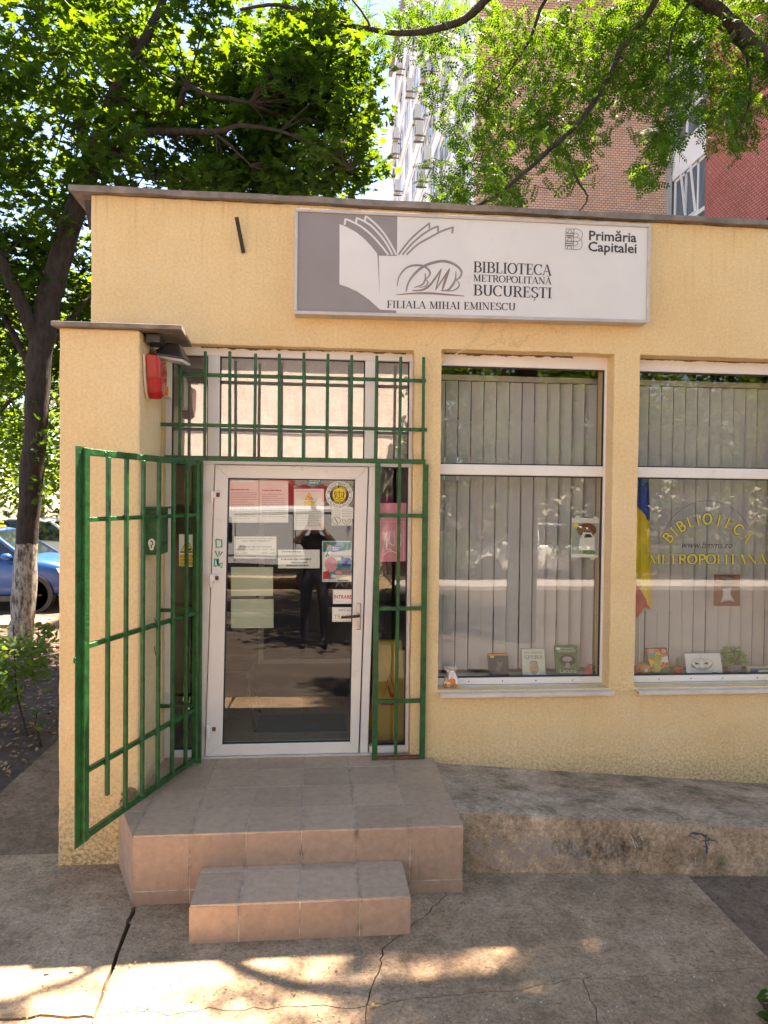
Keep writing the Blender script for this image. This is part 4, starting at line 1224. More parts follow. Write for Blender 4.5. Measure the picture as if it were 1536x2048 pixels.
# ------------------------------------------------------------------ papers and stickers on the door glass
F6 = (400, 920, 3.302)
def cp(u, v, Y): return at(F6[0] + u / F6[2], F6[1] + v / F6[2], Y)
GIN, GOUT = .1035, .0972
def sheet_on(name, rect, m, label, cat, Y=GIN, group=None, th=.0006):
    u0, v0, u1, v1 = rect
    P = [cp(u0, v0, Y), cp(u1, v0, Y), cp(u1, v1, Y), cp(u0, v1, Y)]
    t = thing(name, P[3], label, cat, group)
    MB().prism(P, (0, th, 0)).build('sheet', m, t)
    return t
def lines(t, rect, n, Y, m='paper_ink_faint', seed=1, h=.35, name='printed_line'):
    r = random.Random(seed); u0, v0, u1, v1 = rect; mb = MB(); dv = (v1 - v0) / n
    for k in range(n):
        v = v0 + dv * (k + .5); u = u0
        e = u1 - (r.uniform(0, .35) * (u1 - u0) if r.random() < .3 else 0)
        while u < e - 2:
            w = min(r.uniform(4, 16), e - u)
            mb.quad(cp(u, v - dv * h / 2, Y), cp(u + w, v - dv * h / 2, Y), cp(u + w, v + dv * h / 2, Y), cp(u, v + dv * h / 2, Y)); u += w + 3.5
    return mb.build(name, m, t)
def word(t, s, u0, u1, vb, cap, Y, m='paper_ink', name='lettering', **k):
    a = cp(u0, vb, Y); b_ = cp(u1, vb, Y); c_ = cp(u0, vb - cap, Y)
    mb = MB(); sans(mb, s, front((a.x + b_.x) / 2, a.z, Y), 0, b_.x - a.x, c_.z - a.z, **k)
    if mb.v: mb.build(name, m, t)
PI = GIN - .0004
t = sheet_on('notice_sheet', (187, 135, 388, 414), 'paper', 'white notice sheet at the top left corner of the door glass', 'notice')
lines(t, (205, 190, 375, 200), 1, PI, 'red', 1, .7); lines(t, (205, 210, 375, 390), 16, PI, seed=2)
t = sheet_on('notice_sheet', (391, 137, 583, 413), 'paper', 'white notice sheet second from the left along the door glass top', 'notice')
lines(t, (410, 195, 565, 206), 1, PI, 'red', 3, .7); lines(t, (410, 220, 565, 380), 12, PI, seed=4)
t = sheet_on('notice_sheet', (620, 190, 818, 462), 'paper', 'white notice with a yellow warning triangle left of the round badge', 'notice')
lines(t, (635, 200, 800, 212), 1, PI, seed=5); lines(t, (635, 310, 800, 440), 11, PI, seed=6)
mb = MB(); mb.v = [tuple(cp(u, v, PI)) for u, v in ((720, 212), (748, 262), (692, 262))]; mb.f = [(0, 1, 2)]; mb.mi = [0]; mb.build('warning_triangle', 'yellow', t)
mb = MB(); ribbon(mb, [(720, 218), (743, 259), (697, 259), (720, 218)], 4, lambda u, v, l: cp(u, v, PI - .0003), 1); ribbon(mb, [(712, 238), (722, 250), (734, 250)], 5, lambda u, v, l: cp(u, v, PI - .0005), 1); mb.build('triangle_symbol', 'black', t)
mb = MB(); mb.quad(cp(688, 272, PI), cp(756, 272, PI), cp(756, 302, PI), cp(688, 302, PI)); mb.build('caption_box', 'yellow', t)
t = sheet_on('sticker', (708, 122, 800, 164), 'teal', 'small green sticker at the top edge of the door glass', 'sticker', GOUT)
lines(t, (718, 130, 792, 158), 2, GOUT - .0005, 'paper', 7, .5)
t = sheet_on('opening_hours', (225, 505, 505, 650), 'paper', 'white opening-hours sheet with printed times on the door glass', 'notice')
word(t, 'BIBLIOTECA METROPOLITANA BUCURESTI', 238, 492, 522, 9, PI)
word(t, 'Filiala MIHAI EMINESCU', 275, 462, 540, 13, PI, shear=.25)
word(t, 'Program de functionare', 262, 474, 577, 12, PI, offset=.01)
word(t, 'LUNI, MARTI, MIERCURI', 234, 395, 596, 10, PI); word(t, '10:00 - 18:00', 410, 494, 596, 10, PI)
word(t, 'JOI, VINERI', 234, 312, 618, 10, PI); word(t, '10:00 - 16:00', 410, 494, 618, 10, PI)
word(t, 'SAMBATA, DUMINICA', 232, 372, 641, 10, PI); word(t, 'INCHIS', 420, 468, 641, 10, PI)
t = sheet_on('notice_sheet', (515, 592, 790, 715), 'paper', 'white landscape notice in the middle of the door glass', 'notice')
lines(t, (540, 600, 735, 612), 1, PI, 'paper_ink', 8, .6); lines(t, (535, 648, 735, 664), 1, PI, 'paper_ink', 9, .7); lines(t, (600, 670, 710, 684), 1, PI, 'paper_ink', 10, .6); lines(t, (570, 690, 720, 704), 1, PI, 'paper_ink', 11, .7)
for k, (rc, lb) in enumerate((((205, 707, 482, 898), 'blank pale green sheet on the door glass, upper of the two'), ((205, 918, 485, 1110), 'blank pale green sheet on the door glass, lower of the two'))):
    sheet_on('green_sheet', rc, 'paper_green', lb, 'paper', group='blank green sheets')
t = sheet_on('event_poster', (807, 535, 1000, 805), 'paper', 'colourful teal, white and red event poster on the door glass', 'poster')
def blotch(t, pts, m, Y, name='print_area'):
    mb = MB(); mb.v = [tuple(cp(u, v, Y)) for u, v in pts]; mb.f = [tuple(range(len(pts)))]; mb.mi = [0]; return mb.build(name, m, t)
ell = lambda cu, cv, ru, rv, n=18, a0=0: [(cu + ru * math.cos(a0 + 2 * math.pi * k / n), cv + rv * math.sin(a0 + 2 * math.pi * k / n)) for k in range(n)]
blotch(t, [(811, 540), (996, 540), (996, 590), (930, 600), (811, 608)], 'teal', PI); blotch(t, [(868, 568), (935, 560), (935, 602), (868, 608)], 'blue', PI - .0003)
blotch(t, [(905, 665), (996, 655), (996, 765), (860, 790), (830, 785), (870, 720)], 'teal', PI); blotch(t, [(930, 640), (998, 650), (998, 700), (940, 700)], 'blue', PI - .0004)
blotch(t, ell(866, 690, 42, 50), 'pink', PI - .0005); blotch(t, [(811, 740), (850, 728), (862, 778), (811, 790)], 'red', PI - .0006)
blotch(t, ell(960, 738, 40, 30), 'sign_grey', PI - .0005); blotch(t, ell(915, 742, 22, 14), 'pink', PI - .0007); blotch(t, [(835, 555), (848, 555), (848, 582), (835, 582)], 'orange', PI - .0007)
mb = MB()
for st in ([(842, 596), (840, 618), (832, 640)], [(840, 618), (852, 632)], [(832, 604), (852, 600)]): ribbon(mb, st, 6, lambda u, v, l: cp(u, v, PI - .0008))
mb.build('figure_print', 'black', t)
word(t, 'BIBLIOTECA', 812, 900, 801, 8, PI - .0003, 'blue'); word(t, 'DESTINE LIBERE', 905, 995, 801, 8, PI - .0003, 'blue') if False else lines(t, (905, 792, 995, 801), 1, PI - .0003, 'blue', 13, .8)
lines(t, (876, 574, 928, 600), 2, PI - .0006, 'paper', 12, .45)
# round security badge
bd = thing('security_badge', cp(920, 318, GOUT), 'round black, yellow and white security sticker at the top right of the door glass', 'sticker')
for (r_, m, k) in ((90, 'paper', 0), (84, 'black', 1), (82, 'paper', 2), (63, 'black', 3), (45, 'yellow', 4)):
    Y = GOUT - .0004 * k
    mb = MB(); pts = ell(920, 230, r_, r_, 40); mb.v = [tuple(cp(u, v, Y)) for u, v in pts]; mb.f = [tuple(range(40))]; mb.mi = [0]; mb.build('badge_ring', m, bd)
def ring_text(s, r_, a0, a1, cap, m, parent, Y, inward=False):
    mb = MB(); n = len(s)
    for k, c_ in enumerate(s):
        if c_ == ' ': continue
        a = rad(a0 + (a1 - a0) * (k + .5) / n); 
        V, F = text_pts(c_, 1.0, .02)
        if not V: continue
        xs_ = [v[0] for v in V]; x0 = (min(xs_) + max(xs_)) / 2; b0 = len(mb.v); sc = cap / .72
        for v in V:
            x, y = (v[0] - x0) * sc, v[1] * sc - cap / 2
            if inward: u = 920 + (r_ - y) * math.cos(a) - x * math.sin(a) * 1.0; w = 230 - (r_ - y) * math.sin(a) - x * math.cos(a)
            else: u = 920 + (r_ + y) * math.cos(a) + x * math.sin(a); w = 230 - (r_ + y) * math.sin(a) + x * math.cos(a)
            mb.v.append(tuple(cp(u, w, Y)))
        for f in F: mb.f.append(tuple(b0 + i for i in f)); mb.mi.append(0)
    if mb.v: mb.build('ring_lettering', m, parent)
ring_text('OBIECTIV PROTEJAT DE', 72, 172, 8, 13, 'black', bd, GOUT - .0012)
ring_text('TEL: 021.310 31 04; 0723 20 55 44', 72, 190, 350, 9, 'black', bd, GOUT - .0012, False) if False else ring_text('TEL: 021.310 31 04; 0723 20 55 44', 73, 192, 348, 10, 'black', bd, GOUT - .0012, True)
ring_text('TEAM GUARD', 53.5, 155, 25, 13, 'yellow', bd, GOUT - .0020)
ring_text('SECURITY', 54, 225, 315, 13, 'yellow', bd, GOUT - .0020, True)
mb = MB(); fb = lambda u, v, l: cp(u, v, GOUT - .0022)
for st, w in (([(903, 212), (903, 240), (920, 258), (937, 240), (937, 212), (903, 212)], 4), ([(920, 200), (920, 252)], 4), ([(912, 212), (928, 212)], 4), ([(895, 208), (888, 225), (896, 240), (890, 252)], 7), ([(945, 208), (952, 225), (944, 240), (950, 252)], 7), ([(895, 258), (920, 266), (945, 258)], 4)):
    ribbon(mb, st, w, fb)
mb.build('crest_print', 'black', bd)
t = sheet_on('sticker', (868, 315, 1003, 433), 'book_cream', 'pale yellow square sticker with circle symbols below the round badge', 'sticker', GOUT + .0002)
mb = MB(); ribbon(mb, ell(900, 400, 27, 24) + [(927, 400)], 3, lambda u, v, l: cp(u, v, GOUT - .0003)); ribbon(mb, ell(968, 400, 27, 24) + [(995, 400)], 3, lambda u, v, l: cp(u, v, GOUT - .0003)); ribbon(mb, [(890, 385), (908, 415)], 6, lambda u, v, l: cp(u, v, GOUT - .0004)); ribbon(mb, [(955, 395), (968, 412), (985, 390)], 4, lambda u, v, l: cp(u, v, GOUT - .0004)); mb.build('symbol_print', 'paper_ink', t)
t = sheet_on('sticker', (930, 318, 1018, 388), 'paper', 'small white printed card overlapping the pale yellow square sticker', 'sticker', GOUT - .0012)
lines(t, (938, 324, 1010, 380), 5, GOUT - .0016, seed=14)
t = sheet_on('door_sticker', (878, 855, 1007, 950), 'paper', 'white sticker reading INTRARE in red above the pull sticker', 'sticker', GOUT)
word(t, 'INTRARE', 884, 1002, 916, 26, GOUT - .0005, 'red', offset=.015); word(t, 'InfoCons', 893, 945, 936, 9, GOUT - .0005, 'orange')
strokes('sticker_border', 'paper_ink_faint', [([(882, 859), (1003, 859), (1003, 946), (882, 946), (882, 859)], 2.5, 0)], lambda u, v, l: cp(u, v, GOUT - .0005), t)
t = sheet_on('door_sticker', (873, 972, 1007, 1068), 'paper', 'white sticker reading TRAGE beside the door handle', 'sticker', GOUT)
word(t, 'InfoCons', 917, 1000, 998, 16, GOUT - .0005, 'paper_ink'); word(t, 'TRAGE', 884, 1002, 1050, 30, GOUT - .0005, 'window_gold', offset=.01)
strokes('sticker_border', 'paper_ink_faint', [([(878, 976), (1003, 978), (1003, 1063), (878, 1061), (878, 976)], 2.5, 0)], lambda u, v, l: cp(u, v, GOUT - .0005), t)
t = thing('mask_sticker', cp(950, 840, GOUT), 'small dark sticker of two rounded shapes under the event poster', 'sticker')
mb = MB()
for cu in (922, 985): ribbon(mb, [(cu - 24, 838), (cu - 12, 815), (cu, 808), (cu + 12, 815), (cu + 24, 838)], 10, lambda u, v, l: cp(u, v, GOUT - .0003))
mb.build('print', 'paper_ink', t)
# yellow slip warning in the left sidelight
P = [at(358, 1068, .1165), at(391, 1070, .1165), at(391, 1134, .1165), at(358, 1132, .1165)]
t = thing('warning_sticker', P[3], 'white and yellow slippery-floor warning sticker on the left sidelight', 'sticker')
MB().prism(P, (0, .0005, 0)).build('sheet', 'paper', t)
fq = lambda u, v, l: at(358 + 33 * u, 1069 + 64 * v, .1160 - l)
mb = MB(); mb.quad(fq(.03, .62, 0), fq(.97, .62, 0), fq(.97, .98, 0), fq(.03, .98, 0)); mb.v += [tuple(fq(*q, 0)) for q in ((.5, .16), (.95, .56), (.05, .56))]; mb.f.append((4, 5, 6)); mb.mi.append(0); mb.build('yellow_print', 'yellow', t)
mb = MB(); ribbon(mb, [(.5, .18), (.92, .55), (.08, .55), (.5, .18)], .05, fq, 1, .0003); ribbon(mb, [(.4, .38), (.55, .48), (.72, .46)], .06, fq, 1, .0004); mb.build('triangle_symbol', 'black', t)
for s_, z0 in (('ATENTIE!', .72), ('SUPRAFATA', .83), ('ALUNECOASA', .94)):
    a = fq(.1, z0, 0); b_ = fq(.9, z0, 0); mb = MB(); sans(mb, s_, front((a.x + b_.x) / 2, a.z, .1155), 0, b_.x - a.x, .018); mb.build('lettering', 'black', t)
# poster sheet behind the right sidelight, its pink painted in as reflected graffiti
P = [cp(1181, 285, .135), cp(1378, 283, .135), cp(1368, 668, .135), cp(1172, 672, .135)]
t = thing('pink_reflection_sheet', P[3], 'poster sheet inside the right sidelight, its pink and white lettering painted in as a reflection', 'poster')
MB().prism(P, (0, .0006, 0)).build('sheet', 'pink', t)
strokes('white_print', 'paper', [([(1185, 405), (1345, 405), (1345, 668), (1185, 668), (1185, 405)], 5, 0), ([(1230, 520), (1232, 590), (1262, 590)], 8, 0), ([(1255, 470), (1250, 540), (1285, 560), (1280, 470)], 8, 1), ([(1215, 625), (1260, 600), (1320, 630)], 7, 1), ([(1200, 640), (1215, 560), (1230, 480)], 5, 1), ([(1300, 440), (1330, 520), (1310, 610)], 6, 1)], lambda u, v, l: cp(u, v, .1345 - l), t, 0)
# ------------------------------------------------------------------ blinds and what stands in the display windows
def blind(x0, x1, y, label, angles, seed, hw=.052):
    t = thing('vertical_blind', ((x0 + x1) / 2, y, .9), label, 'blind', 'vertical blinds in the display windows')
    b1('headrail', 'alu_frame', t, x0 - .02, x1 + .02, y - .02, y + .02, 3.09, 3.13)
    r = random.Random(seed); n = round((x1 - x0) / .0985)
    for k in range(n):
        xc = x0 + .0985 * (k + .5); a = rad(angles(k / n) + r.uniform(-1.5, 1.5))
        lean = r.uniform(-.004, .004); mb = MB(); S_ = 5
        cols = []
        for i in range(S_ + 1):
            s = -1 + 2 * i / S_; bow = .0008 * (1 - s * s)
            cols.append((xc + s * hw * math.cos(a) + bow * math.sin(a), y - s * hw * math.sin(a) - bow * math.cos(a)))
        for (z, dx) in ((.90, lean), (2.0, lean * .4), (3.085, 0)):
            for (x, yy) in cols: mb.v.append((x + dx, yy, z))
        m_ = S_ + 1
        for j in range(2):
            for i in range(S_):
                q = j * m_ + i; mb.f.append((q, q + 1, q + m_ + 1, q + m_)); mb.mi.append(0)
        mb.build('slat', 'blind_fabric', t)
blind(.86, 2.24, .38, 'closed grey vertical blind in the window nearest the entrance', lambda t: 8 + (10 if t > .50 else 0) + (12 if t > .66 else 0), 1, .0455)
blind(2.36, 3.75, .38, 'grey vertical blind with thin dark gaps behind the gold window lettering', lambda t: 12, 2, .0435)

SZ = .862                                            # height of the inner sill
def wt(px, py, Y): return at(px, py, Y)
def box_between(name, pl, pr, pt, Y, d, m, t, tilt=.0, lean=.0):
    """upright slab standing on the inner sill between two photo columns, top at photo row pt"""
    a = at(pl, 1345, Y); b_ = at(pr, 1345, Y); h = at((pl + pr) / 2, pt, Y).z - SZ
    x0, x1 = a.x, b_.x
    P = []
    for z, yy in ((0, 0), (h, lean)):
        P += [(x0 + tilt * z, Y + yy, SZ + .001 + z), (x1 + tilt * z, Y + yy, SZ + .001 + z), (x1 + tilt * z, Y + yy + d, SZ + .001 + z), (x0 + tilt * z, Y + yy + d, SZ + .001 + z)]
    o = MB().hexa(P).build(name, m, t, bevel=.0015, seg=1)
    f = lambda u, v, l: Vector((x0 + (x1 - x0) * u + tilt * h * v, Y + lean * v - .0012 - l, SZ + .001 + h * v))
    return o, f, h
def flat(pts, m, t, f, name, l=0.0):
    mb = MB(); mb.v = [tuple(f(u, v, l)) for u, v in pts]; mb.f = [tuple(range(len(pts)))]; mb.mi = [0]; return mb.build(name, m, t)
def wrd(s, u0, u1, vb, cap, m, t, f, name='lettering', l=.0006, **k):
    mb = MB(); sans(mb, s, lambda u, v, ll: f((u0 + u1) / 2 + u, vb + v, l), 0, u1 - u0, cap, **k); mb.build(name, m, t) if mb.v else None
el = lambda cu, cv, ru, rv, n=16: [(cu + ru * math.cos(2 * math.pi * k / n), cv + rv * math.sin(2 * math.pi * k / n)) for k in range(n)]

def book(name, pl, pr, pt, m, label, Y=.29, tilt=0, lean=.05):
    t = thing(name, at((pl + pr) / 2, 1350, Y), label, 'book', 'books on show in the window')
    b1p, f, h = box_between('cover', pl, pr, pt, Y, .022, m, t, tilt, lean)
    return t, f
t, f = book('book', 979, 1019, 1311, 'book_navy', 'small dark navy book with an orange top strip, leftmost in the window')
flat([(0, .93), (1, .93), (1, .99), (0, .99)], 'orange', t, f, 'top_strip'); flat([(.1, .84), (.28, .84), (.28, .92), (.1, .92)], 'yellow', t, f, 'price_label', .0008)
flat([(.3, .3), (.45, .5), (.4, .7), (.55, .62), (.7, .66), (.62, .4), (.5, .2)], 'paper_ink', t, f, 'cover_print', .0004); wrd('* * *', .2, .6, .78, .04, 'paper_ink_faint', t, f) if False else None
t, f = book('book', 1046, 1092, 1301, 'book_cream', 'cream book with a smiling portrait on its cover, middle of the three')
mb = MB(); sw = serif_width('SPERA'); serif(mb, 'SPERA', lambda u, v, l: f(.10 + .8 * u / sw, .64 + v * .13, l), 1, .0008); mb.build('lettering', 'sign_grey', t)
wrd('PAPA FRANCISC', .12, .9, .84, .06, 'paper_ink', t, f)
flat([(.2, .0), (.8, .0), (.74, .12), (.6, .16), (.4, .16), (.26, .12)], 'paper', t, f, 'portrait_collar', .0004)
flat(el(.5, .30, .20, .24), 'skin_tone', t, f, 'portrait_face', .0008); flat(el(.5, .49, .17, .08), 'sign_grey', t, f, 'portrait_hair', .0006)
for u in (.42, .58): flat(el(u, .34, .03, .015, 8), 'black', t, f, 'portrait_eye', .0014)
flat([(.40, .20), (.5, .17), (.60, .20), (.5, .15)], 'red', t, f, 'portrait_mouth', .0014)
t, f = book('book', 1113, 1158, 1295, 'book_green', 'green book with white lettering, rightmost of the three books', tilt=0)
wrd('KINGSOLVER', .12, .92, .80, .08, 'paper', t, f); wrd('BARBARA', .28, .86, .90, .045, 'paper', t, f); wrd('Lacuna', .16, .9, .10, .13, 'paper', t, f)
flat(el(.52, .52, .36, .2), 'black', t, f, 'cover_print', .0003); flat(el(.52, .56, .22, .09), 'paper_ink_faint', t, f, 'cover_print', .0006); flat([(.38, .27), (.66, .27), (.6, .44), (.45, .44)], 'paper_ink_faint', t, f, 'cover_print', .0006)
flat([(.06, .88), (.24, .88), (.24, .95), (.06, .95)], 'paper', t, f, 'price_label', .0008)
# red and green paper flower
c_ = at(1180, 1350, .27)
t = thing('paper_ornament', (c_.x, .27, SZ), 'small red and green paper ornament in the right corner of the first window', 'ornament')
MB().prism([Vector((c_.x - .05, .26, SZ + .001)), Vector((c_.x + .05, .26, SZ + .001)), Vector((c_.x + .05, .26, SZ + .035)), Vector((c_.x - .01, .26, SZ + .05))], (0, .03, 0)).build('green_base', 'book_green', t)
MB().prism([Vector((c_.x - .052, .255, SZ + .03)), Vector((c_.x - .02, .255, SZ + .012)), Vector((c_.x + .012, .255, SZ + .05)), Vector((c_.x - .02, .255, SZ + .095)), Vector((c_.x - .04, .255, SZ + .08))], (0, -.012, 0)).build('red_petal', 'red', t)
mb = MB(); mb.tube([(c_.x + .0 + .04 * math.cos(a), .262, SZ + .04 + .05 * math.sin(a)) for a in [k * .3 for k in range(11)]], .003, 5); mb.build('wire_handle', 'black_metal', t)
# bag of ring biscuits on the outer sill
c_ = at(901, 1352, .07)
t = thing('snack_bag', (c_.x, .07, .85), 'clear bag of orange ring biscuits on the outer window sill', 'snack bag')
rb = random.Random(2)
for k in range(26):
    a = rb.uniform(0, 6.28); q = Vector((c_.x + rb.uniform(-.038, .038), .07 + rb.uniform(-.02, .012), .858 + rb.uniform(0, .058)))
    nn = Vector((rb.uniform(-1, 1), rb.uniform(-1.5, -.2), rb.uniform(-.6, .6))).normalized(); e1 = nn.orthogonal().normalized(); e2 = nn.cross(e1)
    mb = MB(); mb.tube([q + (e1 * math.cos(2 * math.pi * i / 9) + e2 * math.sin(2 * math.pi * i / 9)) * .013 for i in range(10)], .0042, 5, False); mb.build('ring_biscuit', 'pretzel', t, smooth=True)
mb = MB()
NX_ = 8
prof = [(.856, .05, .028), (.88, .055, .032), (.93, .045, .022), (.95, .026, .012), (.975, .045, .006), (1.0, .055, .004)]
for (z, rx, ry) in prof:
    for k in range(14):
        a = 2 * math.pi * k / 14; w = rb.uniform(.9, 1.1)
        mb.v.append((c_.x + rx * w * math.cos(a), .068 + ry * w * math.sin(a), z + rb.uniform(-.004, .004)))
for j in range(len(prof) - 1):
    for k in range(14):
        q = j * 14 + k; q2 = j * 14 + (k + 1) % 14; mb.f.append((q, q2, q2 + 14, q + 14)); mb.mi.append(0)
mb.build('bag_film', 'clear_film', t)
lab = [(-.022, .90), (.026, .896), (.03, .955), (.012, .978), (-.01, .976), (-.02, .955)]
MB().prism([Vector((c_.x + u, .030, v)) for u, v in lab], (0, .0008, 0)).build('label', 'paper', t)
mb = MB()
for z in (.958, .945, .935, .925): mb.quad((c_.x - .012, .0292, z), (c_.x + .02, .0292, z), (c_.x + .02, .0292, z + .004), (c_.x - .012, .0292, z + .004))
mb.build('label_print', 'paper_ink_faint', t)
MB().prism([Vector((c_.x + .026 * math.cos(a) + .004, .029, .905 + .018 * math.sin(a))) for a in [k * .5 for k in range(13)]], (0, .0006, 0)).build('label_badge', 'orange', t)
# drawing taped in the first window
P = [at(1144, 1036, .168), at(1199, 1037, .168), at(1196, 1116, .168), at(1142, 1114, .168)]
t = thing('taped_drawing', P[3], 'glossy taped collage picture with a painted-in car reflection at the right edge of the first window', 'picture')
MB().prism(P, (0, .0008, 0)).build('sheet', 'paper', t)
fd = lambda u, v, l: P[0].lerp(P[1], u).lerp(P[3].lerp(P[2], u), v) + Vector((0, -.0004 - l, 0))
flat([(.02, .12), (.98, .12), (.98, .92), (.02, .92)], 'panel_grey', t, fd, 'print_area'); flat(el(.55, .30, .36, .18), 'brown_paper', t, fd, 'print_area', .0004); flat(el(.13, .2, .09, .07), 'yellow', t, fd, 'print_area', .0008)
flat([(.3, .55), (.42, .36), (.7, .36), (.85, .48), (.86, .8), (.28, .82)], 'white_paint', t, fd, 'print_area', .0007); flat([(.45, .50), (.5, .40), (.68, .40), (.78, .48)], 'car_glass', t, fd, 'print_area', .001)  # white car with dark glass: a street reflection painted onto the sheet
flat(el(.6, .86, .3, .06), 'leaf_pot', t, fd, 'print_area', .001)
for (u, v) in ((.2, -.02), (.85, -.01), (.8, 1.0)): flat([(u - .08, v - .04), (u + .08, v - .04), (u + .08, v + .05), (u - .08, v + .05)], 'book_cream', t, fd, 'tape', -.0002)

# second window: gold lettering on the pane
GY2 = .1545
t = thing('window_lettering', at(1415, 1130, GY2), 'gold arched and straight library lettering with web address on the second window', 'lettering')
S2 = 2.769
def cw(u, v): return at(1220 + u / S2, 680 + v / S2, GY2)
def arch(s, cu, cv, rr_, a0, a1, cap, bold, m, lift):
    mb = MB(); tot = serif_width(s); x = 0
    for c0_ in s:
        w, st = GL[c0_]
        am = rad(a0 + (a1 - a0) * (x + w / 2) / tot)
        def fn(u, v, l, am=am, w=w):
            du = (u - w / 2) * cap; dv = v * cap
            uu = cu + (rr_ + dv) * math.cos(am) + du * math.sin(am); vv = cv - (rr_ + dv) * math.sin(am) + du * math.cos(am)
            return cw(uu, vv) + Vector((0, -l, 0))
        for i, (pts, wd) in enumerate(st): ribbon(mb, pts, wd if wd is None else wd, fn, bold, lift + i * .0001)
        x += w
    return mb
GLs = (TK, TN); TK, TN = .20, .15
arch('BIBLIOTECA', 540, 1275, 255, 147, 33, 58, 1.75, None, 0).build('lettering_outline', 'sign_ink', t)
arch('BIBLIOTECA', 540, 1275, 255, 147, 33, 58, 1.0, None, .0016).build('lettering', 'window_gold', t)
def straight(s, u0, u1, vb, cap, bold, m, lift):
    mb = MB(); tot = serif_width(s); sc = (u1 - u0) / tot
    serif(mb, s, lambda u, v, l: cw(u0 + u * sc, vb - v * cap) + Vector((0, -l, 0)), bold, lift); mb.build('lettering', m, t)
straight('METROPOLITAN\u0102', 215, 868, 1240, 52, 1.75, 'sign_ink', 0); straight('METROPOLITAN\u0102', 215, 868, 1240, 52, 1.0, 'window_gold', .0016)
TK, TN = GLs
mb = MB(); a = cw(398, 1152); b_ = cw(678, 1152); sans(mb, 'www.bmms.ro', front((a.x + b_.x) / 2, a.z, GY2), .0005, b_.x - a.x, .052, shear=.3); mb.build('lettering', 'sign_ink', t)
mb = MB(); ribbon(mb, [(540 + 260 * math.cos(rad(q)), 1170 - 280 * math.sin(rad(q))) for q in range(30, 151, 6)], 2.2, lambda u, v, l: cw(u, v)); mb.build('arc_line', 'sign_ink', t)
# brown paper picture of a mushroom-like figure
P = [at(1428, 1149, .1685), at(1481, 1149, .1685), at(1480, 1212, .1685), at(1427, 1212, .1685)]
t = thing('brown_picture', P[3], 'small brown paper picture with black and white toadstool under the gold lettering', 'picture')
MB().prism(P, (0, .0008, 0)).build('sheet', 'brown_paper', t)
fb2 = lambda u, v, l: P[0].lerp(P[1], u).lerp(P[3].lerp(P[2], u), v) + Vector((0, -.0004 - l, 0))
flat([(.12, .30), (.2, .12), (.45, .04), (.75, .06), (.92, .2), (.92, .38), (.7, .44), (.3, .44)], 'black', t, fb2, 'cap_print'); flat([(.32, .44), (.68, .42), (.62, .62), (.8, .86), (.55, .82), (.25, .88), (.38, .64)], 'paper_ink_faint', t, fb2, 'stem_print', .0004)
mb = MB()
for k in range(9): ribbon(mb, [(.36 + .03 * k, .46 + .02 * (k % 3)), (.34 + .04 * k, .8)], .012, fb2, 1, .0008)
mb.build('stem_lines', 'paper', t)

# rubber-band ball / gourd, bunny painting, cactus, pumpkin drawing, basil, blue box
c_ = at(1285, 1338, .28)
t = thing('painted_gourd', (c_.x, .28, SZ), 'round brown and red speckled gourd in the left corner of the second window', 'gourd')
MB().ball((c_.x, .28, SZ + .048), .066, .05, .047, 18, 10).build('body', 'pretzel', t, smooth=True)
MB().lathe((c_.x + .006, .232, SZ + .05), [(.016, 0), (.014, -.006)], 12, 'y').build('spot', 'book_cream', t)
for (dx, dz) in ((-.045, .03), (-.04, .06), (-.02, .015), (-.052, .045)): MB().ball((c_.x + dx, .243, SZ + dz), .009, .006, .008, 8, 5).build('spot', 'red', t, smooth=True)
t = thing('bunny_painting', at(1325, 1350, .30), 'colourful child painting of a yellow rabbit standing in the second window', 'picture')
o, f, h = box_between('panel', 1301, 1343, 1299, .30, .01, 'orange', t, -.10, .05)
flat([(.02, .0), (.98, .0), (.98, .3), (.02, .25)], 'leaf_pot', t, f, 'print_area', .0002); flat([(.0, .62), (.5, .7), (.45, .82), (.0, .78)], 'teal_ink', t, f, 'print_area', .0002); flat([(.6, .62), (1, .7), (1, .48), (.62, .4)], 'paper', t, f, 'print_area', .0002); flat([(.6, .98), (1, .98), (1, .74), (.7, .8)], 'red', t, f, 'print_area', .0002); flat([(.1, .3), (.3, .5), (.04, .6)], 'yellow', t, f, 'print_area', .0002)
for pts in (el(.42, .40, .2, .26), el(.55, .68, .17, .16)): flat(pts, 'window_gold', t, f, 'rabbit_print', .0006)
flat(el(.25, .88, .14, .1), 'pink', t, f, 'rabbit_ear', .0005); flat(el(.84, .88, .13, .09), 'pink', t, f, 'rabbit_ear', .0005); flat(el(.3, .16, .22, .08), 'window_gold', t, f, 'rabbit_print', .0007)
for (u, v) in ((.75, .25), (.6, .32), (.85, .38), (.7, .42)): flat(el(u, v, .07, .05, 8), 'red', t, f, 'flower_print', .0008)
flat(el(.48, .72, .03, .03, 8), 'black', t, f, 'eye_print', .001); flat(el(.62, .70, .03, .03, 8), 'black', t, f, 'eye_print', .001)
mb = MB(); ribbon(mb, [(.01, .01), (.99, .01), (.99, .99), (.01, .99), (.01, .01)], .03, f, 1, .001); mb.build('border_line', 'black', t)
c_ = at(1355, 1345, .30)
t = thing('potted_cactus', (c_.x, .30, SZ), 'small column cactus in a red pot beside the rabbit painting', 'plant')
MB().lathe((c_.x, .30, SZ + .001), [(.028, 0), (.036, .045), (.038, .047), (.037, .058), (.03, .058)], 18).build('pot', 'red', t)
MB().lathe((c_.x, .30, SZ + .0575), [(.03, 0), (.03, .003)], 16).build('soil', 'soil', t)
mb = MB(); S_ = []
for k in range(10):
    z = k / 9; rr_ = .0135 * (1 - max(0, z - .7) ** 2 * 9)
    S_.append((max(.002, rr_), z * .07))
mb.lathe((c_.x, .30, SZ + .06), S_, 14); mb.build('stem', 'cactus', t, smooth=True)
